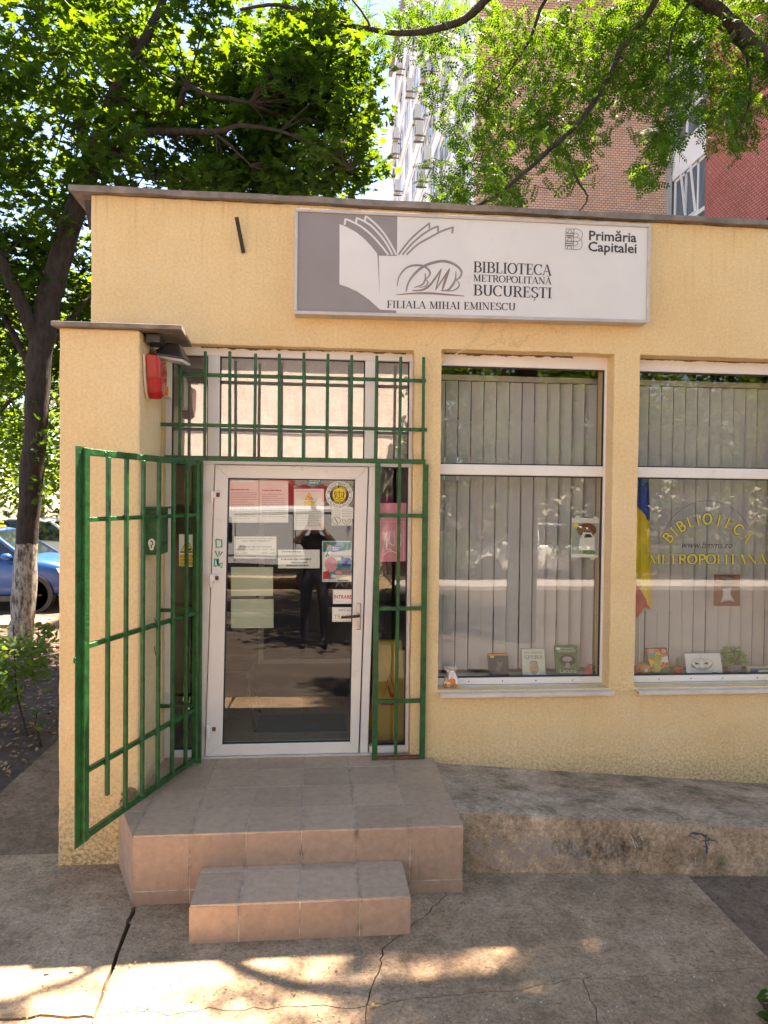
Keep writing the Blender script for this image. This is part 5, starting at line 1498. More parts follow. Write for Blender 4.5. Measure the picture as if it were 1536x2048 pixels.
t = thing('pumpkin_drawing', at(1410, 1350, .27), 'white sheet with pencil drawing of a grinning carved pumpkin in the second window', 'picture')
o, f, h = box_between('sheet', 1374, 1446, 1310, .27, .0015, 'paper', t, .02, .05)
mb = MB()
for (cu, ru) in ((.45, .33), (.45, .2), (.45, .09), (.36, .24), (.54, .24)): ribbon(mb, el(cu, .42, ru, .35, 24) + [(cu + ru, .42)], .008, lambda u, v, l: f(u, v, l), 1, .0004)
ribbon(mb, [(.45, .77), (.43, .86), (.46, .9)], .014, f, 1, .0004); mb.build('pencil_lines', 'paper_ink_faint', t)
flat([(.14, .55), (.17, .36), (.3, .22), (.45, .18), (.6, .22), (.72, .36), (.76, .56), (.66, .40), (.58, .33), (.52, .38), (.45, .31), (.38, .37), (.31, .32), (.24, .40)], 'paper_ink_faint', t, f, 'mouth_print', .0008)
flat([(.26, .62), (.4, .5), (.27, .48)], 'black', t, f, 'eye_print', .0009); flat([(.62, .62), (.48, .5), (.61, .48)], 'black', t, f, 'eye_print', .0009); flat([(.14, .52), (.17, .36), (.26, .3), (.2, .42)], 'black', t, f, 'mouth_print', .001); flat([(.62, .04), (.88, .1), (.72, .12)], 'black', t, f, 'shadow_print', .0008)
c_ = at(1468, 1345, .31)
t = thing('potted_basil', (c_.x, .31, SZ), 'bushy green basil plant in a grey pot between the pumpkin drawing and blue box', 'plant')
MB().lathe((c_.x, .31, SZ + .001), [(.042, 0), (.055, .062), (.06, .064), (.06, .076), (.05, .076)], 20).build('pot', 'pot_grey', t)
rl = random.Random(9)
def leafquad(mb, p, d, n, L_, W_):
    d = d.normalized(); s = d.cross(n).normalized()
    b0 = len(mb.v)
    mb.v += [tuple(p), tuple(p + d * L_ * .45 + s * W_ * .5 + n * .004), tuple(p + d * L_ - n * .01), tuple(p + d * L_ * .45 - s * W_ * .5 + n * .004), tuple(p + d * L_ * .5 - n * .002)]
    for q in ((0, 1, 4), (1, 2, 4), (2, 3, 4), (3, 0, 4)): mb.f.append(tuple(b0 + i for i in q)); mb.mi.append(0)
for k in range(110):
    a = rl.uniform(0, 6.28); z = rl.uniform(.08, .20); rr_ = rl.uniform(.01, .075) * (1.1 if z < .16 else .8)
    p = Vector((c_.x + rr_ * math.cos(a) - (.01 if z > .13 else -.015), .31 + rr_ * math.sin(a) * .8, SZ + z))
    mb = MB(); leafquad(mb, p, Vector((math.cos(a), math.sin(a), rl.uniform(-.4, .5))), Vector((rl.uniform(-.4, .4), rl.uniform(-.9, .1), 1)).normalized(), rl.uniform(.034, .052), rl.uniform(.026, .04)); mb.build('leaf', 'basil_leaf', t)
for k in range(6):
    a = k * 1.05; mb = MB(); mb.tube([(c_.x, .31, SZ + .07), (c_.x + .03 * math.cos(a), .31 + .03 * math.sin(a), SZ + .13), (c_.x + .05 * math.cos(a), .31 + .04 * math.sin(a), SZ + .18)], .002, 5); mb.build('stalk', 'leaf_pot', t)
t = thing('blue_box', at(1518, 1350, .28), 'framed blue and white picture box at the right edge of the second window', 'picture')
o, f, h = box_between('frame', 1497, 1560, 1334, .28, .03, 'cream_plastic', t, 0, .015)
flat([(.05, .0), (1, .0), (1, .78), (.08, .78)], 'teal', t, f, 'print_area'); flat([(.05, .0), (1, .0), (1, .4), (.06, .5)], 'blue', t, f, 'print_area', .0004); flat(el(.5, .35, .2, .2), 'paper', t, f, 'print_area', .0007)
# flag on its staff
t = thing('tricolour_flag', at(1278, 1340, .34), 'blue, yellow and red flag hanging on a staff at the left of the second window', 'flag')
base = at(1278, 1345, .34)
MB().tube([(base.x, .34, SZ + .001), (base.x - .02, .345, 2.5)], .007, 8).build('staff', 'cream_plastic', t)
def cloth(name, m, z_top, z_bot, w0, w1):
    mb = MB(); nu, nv = 14, 12
    for j in range(nv + 1):
        v = j / nv; z = z_top[0] + (z_bot[0] - z_top[0]) * v
        for i in range(nu + 1):
            u = i / nu; w = w0 + (w1 - w0) * v
            zz = z + (z_top[1] + (z_bot[1] - z_top[1]) * v) * u
            mb.v.append((base.x - .045 + w * u, .325 + .012 * math.sin(u * 9 + v * .6) + .006 * math.sin(u * 17), zz))
    for j in range(nv):
        for i in range(nu):
            q = j * (nu + 1) + i; mb.f.append((q, q + 1, q + nu + 2, q + nu + 1)); mb.mi.append(0)
    mb.build(name, m, t, smooth=True)
cloth('blue_band', 'blue', (2.46, -.05), (2.16, -.12), .085, .10); cloth('yellow_band', 'yellow', (2.16, -.12), (1.58, -.22), .10, .125); cloth('red_band', 'red', (1.58, -.22), (1.28, .10), .125, .075)

# ------------------------------------------------------------------ inside the entrance
ch = thing('metal_chair', (-.72, .85, .375), 'black chair with thin metal legs just inside the entrance door', 'chair')
mb = MB(); cx_, cy_ = -.72, .85
mb.hexa([(cx_ - .23, cy_ - .22, .81), (cx_ + .23, cy_ - .22, .81), (cx_ + .21, cy_ + .22, .80), (cx_ - .21, cy_ + .22, .80), (cx_ - .23, cy_ - .22, .85), (cx_ + .23, cy_ - .22, .85), (cx_ + .21, cy_ + .22, .835), (cx_ - .21, cy_ + .22, .835)]); mb.build('seat', 'black', ch, bevel=.015)
for (sx_, sy_) in ((-1, -1), (1, -1), (1, 1), (-1, 1)):
    MB().tube([(cx_ + sx_ * .19, cy_ + sy_ * .17, .81), (cx_ + sx_ * .26, cy_ + sy_ * .25, .38)], .011, 8).build('leg', 'dark_plastic', ch)
MB().hexa([(cx_ - .25, cy_ - .2, 1.0), (cx_ - .25, cy_ + .2, 1.0), (cx_ - .22, cy_ + .2, 1.0), (cx_ - .22, cy_ - .2, 1.0), (cx_ - .30, cy_ - .2, 1.25), (cx_ - .30, cy_ + .2, 1.25), (cx_ - .27, cy_ + .2, 1.25), (cx_ - .27, cy_ - .2, 1.25)]).build('backrest', 'black', ch, bevel=.012)
for s in (-1, 1): MB().tube([(cx_ - .2, cy_ + s * .17, .82), (cx_ - .27, cy_ + s * .17, 1.15)], .011, 8).build('back_post', 'dark_plastic', ch)
ws = thing('wet_floor_sign', (.56, .50, .375), 'yellow folding wet-floor sign behind the right sidelight', 'sign')
for s, nm in ((-1, 'front_panel'), (1, 'rear_panel')):
    MB().hexa([(.43, .50 + s * .14, .38), (.70, .50 + s * .14, .38), (.66, .50 + s * .015, 1.10), (.47, .50 + s * .015, 1.10), (.43, .50 + s * .15, .38), (.70, .50 + s * .15, .38), (.66, .50 + s * .03, 1.10), (.47, .50 + s * .03, 1.10)]).build(nm, 'yellow_plastic', ws)
mb = MB(); fw = lambda u, v, l: Vector((.43 + .27 * u, .345 + .118 * v, .38 + .72 * v)); ribbon(mb, [(.5, .66), (.75, .36), (.25, .36), (.5, .66)], .035, fw); ribbon(mb, [(.45, .55), (.52, .46), (.62, .44)], .05, fw); mb.build('warning_symbol', 'red', ws)
b1('door_mat', 'pot_grey', None, -.45, .25, .55, 1.0, .379, .388); tag(bpy.data.objects['door_mat'], 'dark door mat on the tiled floor inside the entrance', 'mat')
# ------------------------------------------------------------------ buildings behind
tw = thing('apartment_tower', (8.7, 19, 0), 'tall apartment tower with tan brick end wall and white balcony side', 'building')
TX0, TX1, TY = 5.29, 12.09, 19.0
b1('brick_end_wall', 'brick_tan', tw, TX0, TX1, TY, TY + .4, -.1, 34)
b1('white_side_wall', 'white_wall', tw, TX0 + .02, TX0 + .42, TY + .41, 49, -.1, 33.6)
b1('roof', 'panel_grey', tw, TX0 - .2, 24, TY - .1, 49.2, 34.01, 34.4)
b1('rear_mass', 'white_wall', tw, TX0 + .43, 24, TY + .41, 48.9, -.1, 33.9)
# storeys on the white side: spandrel bands, window bands and air conditioners
rw = random.Random(21)
for k in range(11):
    z = 1.2 + k * 2.85
    b1('spandrel_band', 'white_wall', tw, TX0 - .035, TX0 + .015, TY + 1.2, 48.6, z - .25, z + .55)
    if z < 4: continue
    for j in range(8):
        y0 = TY + 1.6 + j * 3.4
        w = bpy.data.objects.new('window', None); C.objects.link(w); w.parent = tw; w.location = Vector((TX0, y0 + 1, z + .7)) - tw.location
        wl = rw.choice((1.5, 2.1, 2.4))
        mb = MB(); x0, x1 = TX0 - .055, TX0 + .012
        mb.box(x0, x1, y0, y0 + wl, z + .75, z + .83).box(x0, x1, y0, y0 + wl, z + 2.1, z + 2.18).box(x0, x1, y0, y0 + .07, z + .83, z + 2.1).box(x0, x1, y0 + wl - .07, y0 + wl, z + .83, z + 2.1).box(x0, x1, y0 + wl / 2 - .04, y0 + wl / 2 + .04, z + .83, z + 2.1)
        mb.build('frame', 'window_frame_far', w)
        for a, b_ in ((y0 + .07, y0 + wl / 2 - .04), (y0 + wl / 2 + .04, y0 + wl - .07)): b1('pane', 'window_glass_far', w, TX0 - .02, TX0 - .01, a, b_, z + .83, z + 2.1)
        if rw.random() < .35: b1('shutter', 'panel_grey', w, TX0 - .09, TX0 - .055, y0 + .05, y0 + wl - .05, z + rw.uniform(1.2, 1.8), z + 2.12)
acs = [(842, 235), (845, 268), (797, 275), (795, 305), (862, 320), (850, 360), (800, 380), (880, 60), (805, 135), (826, 180), (858, 150)]
aclab = ['white air conditioner on the tower side, ' + q for q in ('middle of the nearest column', 'just below the middle one', 'left column, upper of a close pair', 'left column, lower of a close pair', 'rightmost near the roof edge', 'lowest of the right column', 'lowest of the left column', 'topmost near the brick corner', 'top of the left column', 'high up between the two columns', 'high up in the nearest column')]
for k, (px, py) in enumerate(acs):
    v = at(px, py, 19) - CAM; q = CAM + v * ((TX0 - .3 - CAM.x) / v.x)
    t = thing('air_conditioner', (q.x, q.y, q.z), aclab[k], 'air conditioner', 'air conditioners on the tower')
    s = 1.15
    b1('casing', 'ac_white', t, TX0 - .62, TX0 - .28, q.y, q.y + .85 * s, q.z, q.z + .58 * s, bevel=.02)
    b1('grille', 'ac_dark', t, TX0 - .635, TX0 - .6205, q.y + .08, q.y + .5, q.z + .08, q.z + .5)
    for yy in (.1, .7): MB().box(TX0 - .64, TX0 - .122, q.y + yy, q.y + yy + .05, q.z - .06, q.z - .002).build('bracket', 'ac_dark', t)
# side wing: white stairwell bay with windows, then red brick
wgn = thing('red_brick_wing', (14, 14, 0), 'red brick apartment wing at the right with a white window bay', 'building')
RX = 12.1
b1('red_wall', 'brick_red', wgn, RX, 22, 6.9, 16.62, -.1, 30)
mb = MB(); zs_ = []
b1('bay_core', 'interior_dark', wgn, RX + .5, 13.5, 16.63, 18.99, -.1, 30)
for k in range(8):
    z = 10.6 + 3.6 * (k - 3)
    b1('spandrel', 'white_wall', wgn, RX - .02, RX + .5, 16.625, 18.70, z + 2.6, z + 3.6)
    w = bpy.data.objects.new('bay_window', None); C.objects.link(w); w.parent = wgn; w.location = Vector((RX, 17.8, z)) - wgn.location
    mb = MB(); x0, x1 = RX + .05, RX + .12; y0, y1 = 16.63, 18.70
    for (a, b_) in ((y0, y0 + .07), (y1 - .10, y1), (y0 + .50, y0 + .58), (y0 + 1.25, y0 + 1.36)): mb.box(x0, x1, a, b_, z, z + 2.595)
    mb.box(x0, x1, y0 + .07, y1 - .10, z + 2.50, z + 2.594).box(x0 - .04, x1 + .003, y0 + .07, y1 - .10, z + .82, z + .95).box(x0, x1, y0 + .07, y1 - .10, z, z + .08)
    mb.build('frame', 'window_frame_far', w)
    for (a, b_) in ((y0 + .07, y0 + .50), (y0 + .58, y0 + 1.25), (y0 + 1.36, y1 - .1)):
        b1('pane', 'window_glass_far', w, RX + .08, RX + .09, a, b_, z + .95, z + 2.50); b1('pane', 'window_glass_far', w, RX + .08, RX + .09, a, b_, z + .08, z + .82)
    mb = MB(); a, b_ = y0 + .62, y0 + 1.22          # one sash tilted open
    for yy in (a, b_): mb.bar((RX + .03, yy, z + .99), (RX - .16, yy, z + 2.45), .06, .05)
    mb.bar((RX - .16, a, z + 2.45), (RX - .16, b_, z + 2.45), .05, .06).bar((RX + .03, a, z + .99), (RX + .03, b_, z + .99), .05, .06)
    mb.build('open_sash', 'window_frame_far', w)
b1('grey_corner_strip', 'panel_grey', wgn, RX - .10, RX - .021, 18.72, 18.985, -.1, 30)

# ------------------------------------------------------------------ across the street (seen in the glass)
gar = thing('stucco_garage', (-4, -15, 0), 'pebble-dashed building across the street with red and pink spray paint', 'building')
b1('wall', 'graffiti_wall', gar, -14, 2.75, -22, -14.6, -.1, 6.2)
b1('cornice_band', 'white_wall', gar, -14.1, 2.85, -14.75, -14.565, 3.95, 4.12, bevel=.02)
b1('roof_cap', 'concrete', gar, -14.15, 2.9, -22.1, -14.4, 6.201, 6.4)
def wheel(t, x, y, r_=.31, s=-1, w=.2):
    wv = bpy.data.objects.new('wheel', None); C.objects.link(wv); wv.parent = t; wv.location = Vector((x, y, r_)) - t.location
    MB().lathe((x, y, r_ - .01), [(r_ * .62, -w / 2), (r_ * .93, -w / 2), (r_, -w / 2 + .03), (r_, w / 2 - .03), (r_ * .93, w / 2), (r_ * .62, w / 2)], 28, 'y').build('tyre', 'tyre', wv, smooth=False)
    mb = MB(); mb.lathe((x, y, r_ - .01), [(r_ * .60, w / 2 - .03), (r_ * .60, -w / 2 + .03)], 24, 'y'); mb.build('rim', 'rim', wv)
    mb = MB()
    for k in range(5):
        a = k * 1.2566
        for ss in (-1, 1): mb.bar((x, y + ss * (w / 2 - .02), r_ - .01), (x + r_ * .58 * math.cos(a), y + ss * (w / 2 - .02), r_ - .01 + r_ * .58 * math.sin(a)), .05, .02)
    mb.build('spoke', 'dark_plastic', wv)

def car(name, x, y, length, paint, label, group=None, face=1, roofm=None, H=1.52):
    """hatchback; front at +x when face = 1"""
    t = thing(name, (x, y, 0), label, 'car', group)
    hw = .89
    st = [(-.50, .42, .80, .80, .72), (-.485, .30, .95, .98, .86), (-.40, .20, .98, 1.0, .96), (-.2, .18, 1.0, 1.02, 1.0), (.05, .18, .98, 1.0, 1.0), (.18, .18, .96, .99, 1.0), (.30, .19, .93, .97, .99), (.40, .22, .86, .90, .95), (.465, .27, .74, .80, .86), (.497, .36, .58, .66, .70)]
    mb = MB(); ring = []
    for (fx, zb, zs_, zt, wf) in st:
        X = x + face * fx * length; w = hw * wf
        sec = [(-w * .86, zb), (-w, zb + .12), (-w * 1.0, (zb + zs_) / 2), (-w * .97, zs_), (-w * .80, zt + .02), (0, zt + .05), (w * .80, zt + .02), (w * .97, zs_), (w, (zb + zs_) / 2), (w, zb + .12), (w * .86, zb)]
        ring.append([(X, y + a, b_) for a, b_ in sec])
    n = len(ring[0])
    for q in ring: mb.v += q
    for i in range(len(ring) - 1):
        for k in range(n):
            a = i * n + k; b_ = i * n + (k + 1) % n; mb.f.append((a, b_, b_ + n, a + n)); mb.mi.append(0)
    mb.f += [tuple(range(n)), tuple(range((len(ring) - 1) * n, len(ring) * n))]; mb.mi += [0, 0]
    o = mb.build('body', paint, t, smooth=True)
    sd = o.modifiers.new('subd', 'SUBSURF'); sd.levels = 1; sd.render_levels = 2
    # cabin: glass body with roof skin and pillars
    cs = [(-.46, .97, .97, .80, .80), (-.36, .99, H - .12, .82, .62), (-.2, 1.0, H - .02, .83, .62), (.0, 1.0, H, .83, .63), (.10, .99, H - .06, .83, .62), (.27, .96, .97, .82, .80)]
    mb = MB(); ring = []
    for (fx, zb, zt, wb, wt_) in cs:
        X = x + face * fx * length; ring.append([(X, y - wb, zb), (X, y - wt_, zt), (X, y + wt_, zt), (X, y + wb, zb)])
    for q in ring: mb.v += q
    for i in range(len(ring) - 1):
        for k in range(3): a = i * 4 + k; mb.f.append((a, a + 1, a + 5, a + 4)); mb.mi.append(0)
    mb.build('glazing', 'car_glass', t)
    mb = MB()
    R0 = [( x + face * fx * length, zt, wt_) for (fx, zb, zt, wb, wt_) in cs[1:5]]
    for (a, b_) in zip(R0[:-1], R0[1:]):
        mb.hexa([(a[0], y - a[2] - .01, a[1] - .02), (b_[0], y - b_[2] - .01, b_[1] - .02), (b_[0], y + b_[2] + .01, b_[1] - .02), (a[0], y + a[2] + .01, a[1] - .02), (a[0], y - a[2] + .03, a[1] + .02), (b_[0], y - b_[2] + .03, b_[1] + .02), (b_[0], y + b_[2] - .03, b_[1] + .02), (a[0], y + a[2] - .03, a[1] + .02)])
    mb.build('roof', paint, t)
    if roofm: b1('roof_stripe', roofm, t, x - .12 * length, x + .06 * length, y - .45, y + .45, H + .0, H + .035)
    for s in (-1, 1):
        for (i, j) in ((5, 4), (1, 0)):
            A = cs[i]; B_ = cs[j]
            MB().bar((x + face * A[0] * length, y + s * A[3 if i == 5 else 4], A[1] if i == 5 else A[2]), (x + face * B_[0] * length, y + s * (B_[4] if j == 4 else B_[3]), B_[2] if j == 4 else B_[1]), .06, .05).build('pillar', paint, t)
        MB().bar((x - face * .02 * length, y + s * .835, .98), (x - face * .02 * length, y + s * .635, H - .01), .05, .07).build('pillar', paint, t)
        mm = MB(); mm.ball((x + face * .20 * length, y + s * .98, 1.02), .11, .08, .075, 12, 8); mm.build('mirror', paint, t, smooth=True)
        hl = MB(); X0 = x + face * .40 * length; X1 = x + face * .478 * length
        hl.prism([Vector((X0, y + s * .845, .80)), Vector((X1, y + s * .70, .70)), Vector((X1 + face * .015, y + s * .66, .62)), Vector((X0 + face * .06, y + s * .86, .70))], (0, s * .02, .012)); hl.build('headlight', 'lamp_glass', t)
        arch_ = []
        for cxw in (-.315, .30):
            X = x + face * cxw * length
            mbw = MB(); mbw.lathe((X, y + s * .80, .31), [(.375, -.1), (.375, .095)], 28, 'y'); mbw.build('wheel_arch', 'black', t)
            wheel(t, X, y + s * .80, .315)
        mb = MB(); mb.box(x - .27 * length, x + .22 * length, y + s * .88 - .015, y + s * .88 + .015, .19, .29); mb.build('side_skirt', 'dark_plastic', t)
        mb = MB(); mb.box(x + face * .06 * length - .09, x + face * .06 * length + .09, y + s * .885 - .012, y + s * .885 + .012, .84, .87); mb.build('door_handle', paint, t)
    mb = MB(); mb.box(x + face * .455 * length - .06, x + face * .455 * length + .06, y - .62, y + .62, .30, .44); mb.build('bumper_grille', 'dark_plastic', t)
    return t
car('parked_car', -6.55, 9.75, 4.25, 'car_blue', 'shiny blue car with a yellow roof stripe parked behind the whitewashed tree', 'parked cars', 1, 'car_yellow')
car('parked_car', -7.4, 15.2, 4.3, 'car_white', 'white car parked farther back behind the blue car', 'parked cars', 1)
car('parked_car', 5.9, -14.3, 4.3, 'car_white', 'white car parked across the street among the shrubs', 'parked cars', -1)

def van(x, y):
    t = thing('panel_van', (x, y, 0), 'silver panel van parked across the street facing left', 'van')
    hw = .95; Lh = 2.45
    prof = [(-2.45, .35), (-2.48, .75), (-2.35, 1.0), (-1.75, 1.12), (-1.15, 1.85), (-.9, 1.95), (2.40, 1.97), (2.46, 1.8), (2.48, .35)]
    mb = MB()
    for s, tw_ in ((-1, 1), (1, 1)):
        pass
    n = len(prof); secs = [(-hw, 0), (-hw * .97, .0), (hw * .97, 0), (hw, 0)]
    P0 = [Vector((x + a, y - hw, b_)) for a, b_ in prof]
    mb.prism(P0, (0, 2 * hw, 0)); mb.build('body', 'car_silver', t, bevel=.09, seg=4)
    for s in (-1, 1):
        yy = y + s * (hw + .003)
        MB().prism([Vector((x - 1.5, yy, 1.13)), Vector((x - 1.08, yy, 1.70)), Vector((x - .45, yy, 1.72)), Vector((x - .45, yy, 1.13))], (0, s * .01, 0)).build('cab_window', 'car_glass', t)
        strk = MB()
        for st in ([(-.38, .55), (-.38, 1.80), (.95, 1.82), (.95, .55)], [(1.0, .55), (1.0, 1.82), (2.3, 1.82)], [(-2.3, .80), (2.35, .82)]):
            for a, b_ in zip(st[:-1], st[1:]): strk.bar((x + a[0], yy + s * .004, a[1]), (x + b_[0], yy + s * .004, b_[1]), .012, .012)
        strk.build('panel_seam', 'dark_plastic', t)
        MB().box(x - 2.3, x + 2.35, yy - .015, yy + .02, .42, .62).build('rub_strip', 'dark_plastic', t)
        MB().box(x - .30, x - .12, yy, yy + s * .03, 1.0, 1.04).build('door_handle', 'dark_plastic', t)
        for wx in (-1.6, 1.45):
            MB().lathe((x + wx, y + s * .87, .33), [(.40, -.09), (.40, .09)], 28, 'y').build('wheel_arch', 'black', t); wheel(t, x + wx, y + s * .87, .33)
    MB().prism([Vector((x - 1.72, y - .82, 1.15)), Vector((x - 1.16, y - .76, 1.82)), Vector((x - 1.16, y + .76, 1.82)), Vector((x - 1.72, y + .82, 1.15))], (-.03, 0, .02)).build('windscreen', 'car_glass', t)
    return t
van(-1.5, -12.6)
# overhead cable across the street
mb = MB(); mb.tube([(-30 + 2 * k, -8.6, 5.2 + .0028 * (k - 14) ** 2) for k in range(31)], .012, 6); tag(mb.build('overhead_cable', 'black', None), 'black cable hanging along the far side of the street', 'cable')
for (px, py) in ((-30.0, -8.6), (30.0, -8.6)):
    tag(MB().tube([(px, py, -.1), (px, py, 6.2)], [.14, .10], 12).build('utility_pole', 'concrete', None), 'concrete utility pole at the %s end of the street cable' % ('left' if px < 0 else 'right'), 'pole')
mb = MB(); A = at(0, 776, 7.5); B_ = at(118, 776, 7.5); d_ = (B_ - A)
mb.tube([A - d_ * 6, A - d_ * 3 - Vector((0, 0, .03)), A, B_, B_ + d_ * 2 + Vector((0, 0, .03))], .008, 6); tag(mb.build('garden_wire', 'black', None), 'thin black wire stretched past the maple trunk', 'wire')
# ------------------------------------------------------------------ trees
def star_leaf():
    half = [(90, 1.0), (76, .52), (66, .60), (50, .92), (34, .50), (16, .56), (2, .80), (-22, .38), (-62, .34)]
    pts = [(r_ * math.cos(rad(a)), r_ * math.sin(rad(a))) for a, r_ in half] + [(0.0, -.12)]
    pts += [(-r_ * math.cos(rad(a)), r_ * math.sin(rad(a))) for a, r_ in reversed(half[1:])]
    V = [(0, .1, -.05)] + [(x * .62, y * .62, .10 * abs(x)) for x, y in pts]
    n = len(pts)
    F = [(0, 1 + i, 1 + (i + 1) % n) for i in range(n)]
    return np.array(V), np.array(F)
def simple_leaf():
    V = [(0, 0, 0), (.26, .35, .06), (.22, .72, .03), (0, 1.05, -.06), (-.22, .72, .03), (-.26, .35, .06)]
    return np.array(V) - np.array([0, .5, 0]), np.array([(0, 1, 5), (1, 2, 5), (2, 4, 5), (2, 3, 4)])
def locust_leaf(pairs=6):
    """compound leaf: rachis along +y of length 1 with paired leaflets"""
    V = []; F = []
    def leaflet(bx, by, dx, dy):
        n = len(V); L_, W_ = .21, .105
        sx_, sy_ = -dy, dx
        for (a, w) in ((0, 0), (.35, .5), (.75, .42), (1, 0), (.75, -.42), (.35, -.5)):
            V.append((bx + dx * L_ * a + sx_ * W_ * w, by + dy * L_ * a + sy_ * W_ * w, -.04 * a + .02 * abs(w)))
        F.extend([(n, n + 1, n + 5), (n + 1, n + 2, n + 5), (n + 2, n + 4, n + 5), (n + 2, n + 3, n + 4)])
    for k in range(pairs):
        y = .18 + .75 * k / (pairs - 1) - .5
        for s in (-1, 1): leaflet(s * .012, y, s * .93, .36)
    leaflet(0, .45, 0, 1)
    n = len(V); V.extend([(-.008, -.5, 0), (.008, -.5, 0), (.004, .45, 0), (-.004, .45, 0)]); F.extend([(n, n + 1, n + 2), (n, n + 2, n + 3)])
    V = np.array(V); V[:, 2] -= .25 * (V[:, 1] + .5) ** 2
    return V, np.array(F)

def frames(normals, dirs):
    z = normals / np.linalg.norm(normals, axis=1, keepdims=True)
    y = dirs - (dirs * z).sum(1, keepdims=True) * z
    y /= np.linalg.norm(y, axis=1, keepdims=True) + 1e-9
    x = np.cross(y, z)
    return np.stack([x, y, z], axis=2)

def leaf_mesh(name, base, pos, Rm, size, m, parent, kind='stuff'):
    BV, BF = base
    n = len(pos); k = len(BV)
    V = np.einsum('nij,kj->nki', Rm, BV) * size[:, None, None] + pos[:, None, :]
    F = BF[None] + (np.arange(n) * k)[:, None, None]
    me = bpy.data.meshes.new(name)
    V = V.reshape(-1, 3); F = F.reshape(-1, 3)
    o0 = Vector(((V[:, 0].min() + V[:, 0].max()) / 2, (V[:, 1].min() + V[:, 1].max()) / 2, V[:, 2].min()))
    V = V - np.array(o0)
    me.vertices.add(len(V)); me.vertices.foreach_set('co', V.astype(np.float32).ravel())
    me.loops.add(F.size); me.loops.foreach_set('vertex_index', F.astype(np.int32).ravel())
    me.polygons.add(len(F)); me.polygons.foreach_set('loop_start', (np.arange(len(F)) * 3).astype(np.int32)); me.polygons.foreach_set('loop_total', np.full(len(F), 3, np.int32))
    me.update(calc_edges=True); me.materials.append(MATS[m])
    o = place(name, me, o0, parent)
    if kind: o['kind'] = kind
    return o

def single_leaves(base, pos, Rm, size, m, parent):
    BV, BF = base
    me = bpy.data.meshes.new('leaf'); me.from_pydata([tuple(v) for v in BV], [], [tuple(int(i) for i in f) for f in BF]); me.materials.append(MATS[m])
    for p, R_, s in zip(pos, Rm, size):
        o = bpy.data.objects.new('leaf', me); C.objects.link(o); o.parent = parent
        M4 = Matrix([[float(R_[i][j]) * float(s) for j in range(3)] for i in range(3)]).to_4x4()
        M4.translation = Vector([float(c) for c in p]) - parent.location
        o.matrix_basis = M4

def split_near(base, pos, Rm, size, m, parent, count, name='crown'):
    """the largest leaves in view become parts of their own, the rest one crown"""
    P = pos - np.array(CAM); z = P @ np.array(CD); px = 768 + FPX * (P @ np.array(CR)) / z; py = 1024 - FPX * (P @ np.array(CU)) / z
    inside = (z > 1) & (px > 0) & (px < 1536) & (py > 0) & (py < 2048)
    score = np.where(inside, size / np.maximum(z, .5), 0)
    idx = np.argsort(-score)[:count]
    keep = np.ones(len(pos), bool); keep[idx] = False
    if count: single_leaves(base, pos[idx], Rm[idx], size[idx], m, parent)
    return leaf_mesh(name, base, pos[keep], Rm[keep], size[keep], m, parent)

def orient(rng, n, tilt, hang=.5):
    nz = rng.normal(size=(n, 3)) * tilt + np.array([0, 0, 1.0])
    a = rng.uniform(0, 2 * np.pi, n)
    d = np.stack([np.cos(a), np.sin(a), -hang * np.ones(n)], 1)
    return frames(nz, d)

def clump_points(rng, centers, radii, per, flat=.7):
    out = []
    for c_, r_ in zip(centers, radii):
        n = max(4, int(per * (r_ / .6) ** 2))
        v = rng.normal(size=(n, 3)); v /= np.linalg.norm(v, axis=1, keepdims=True)
        rr_ = r_ * rng.uniform(.25, 1, n) ** .6
        out.append(np.array(c_) + v * rr_[:, None] * np.array([1, 1, flat]))
    return np.concatenate(out)

def ell_centers(rng, c_, r_, n, shell=.45):
    v = rng.normal(size=(n, 3)); v /= np.linalg.norm(v, axis=1, keepdims=True)
    rr_ = rng.uniform(shell, 1, n) ** .7
    return np.array(c_) + v * rr_[:, None] * np.array(r_)

def limb(mb, pts, r0, r1, n=8, wob=.0, seed=0):
    """smooth tapering limb through 3D points"""
    r = random.Random(seed); P = [Vector(p) for p in pts]; Q = []
    PP = [P[0]] + P + [P[-1]]
    for i in range(1, len(PP) - 2):
        for k in range(4):
            t = k / 4
            q = .5 * (2 * PP[i] + (PP[i + 1] - PP[i - 1]) * t + (2 * PP[i - 1] - 5 * PP[i] + 4 * PP[i + 1] - PP[i + 2]) * t * t + (3 * PP[i] - PP[i - 1] - 3 * PP[i + 1] + PP[i + 2]) * t ** 3)
            Q.append(q + Vector((r.uniform(-wob, wob), r.uniform(-wob, wob), 0)))
    Q.append(P[-1])
    m_ = len(Q) - 1
    mb.tube(Q, [(r0 + (r1 - r0) * i / m_) * r.uniform(.95, 1.06) for i in range(m_ + 1)], n)
    return Q

rng = np.random.default_rng(5)
# --- the maple left of the library, trunk whitewashed at the foot
mp = thing('maple_tree', (-4.31, 6.0, 0), 'leaning maple with whitewashed trunk foot and broad dark crown left of the library', 'tree')
mb = MB()
tr = [at(42, 1300, 6) + Vector((-.03, 0, -.1)), at(45, 1240, 6), at(55, 1050, 6), at(72, 850, 6), at(78, 720, 6), at(98, 600, 6.1), at(128, 490, 6.2), at(160, 390, 6.3), at(190, 310, 6.4)]
rads = [.20, .165, .155, .165, .17, .165, .16, .15, .135]
Q = []
for i in range(len(tr) - 1):
    for k in range(5): Q.append((tr[i].lerp(tr[i + 1], k / 5) + Vector((rng.uniform(-.012, .012), 0, 0)), (rads[i] + (rads[i + 1] - rads[i]) * k / 5) * rng.uniform(.95, 1.06)))
Q.append((tr[-1], rads[-1])); mb.tube([q[0] for q in Q], [q[1] for q in Q], 16)
mb.build('trunk', 'maple_bark', mp, smooth=True)
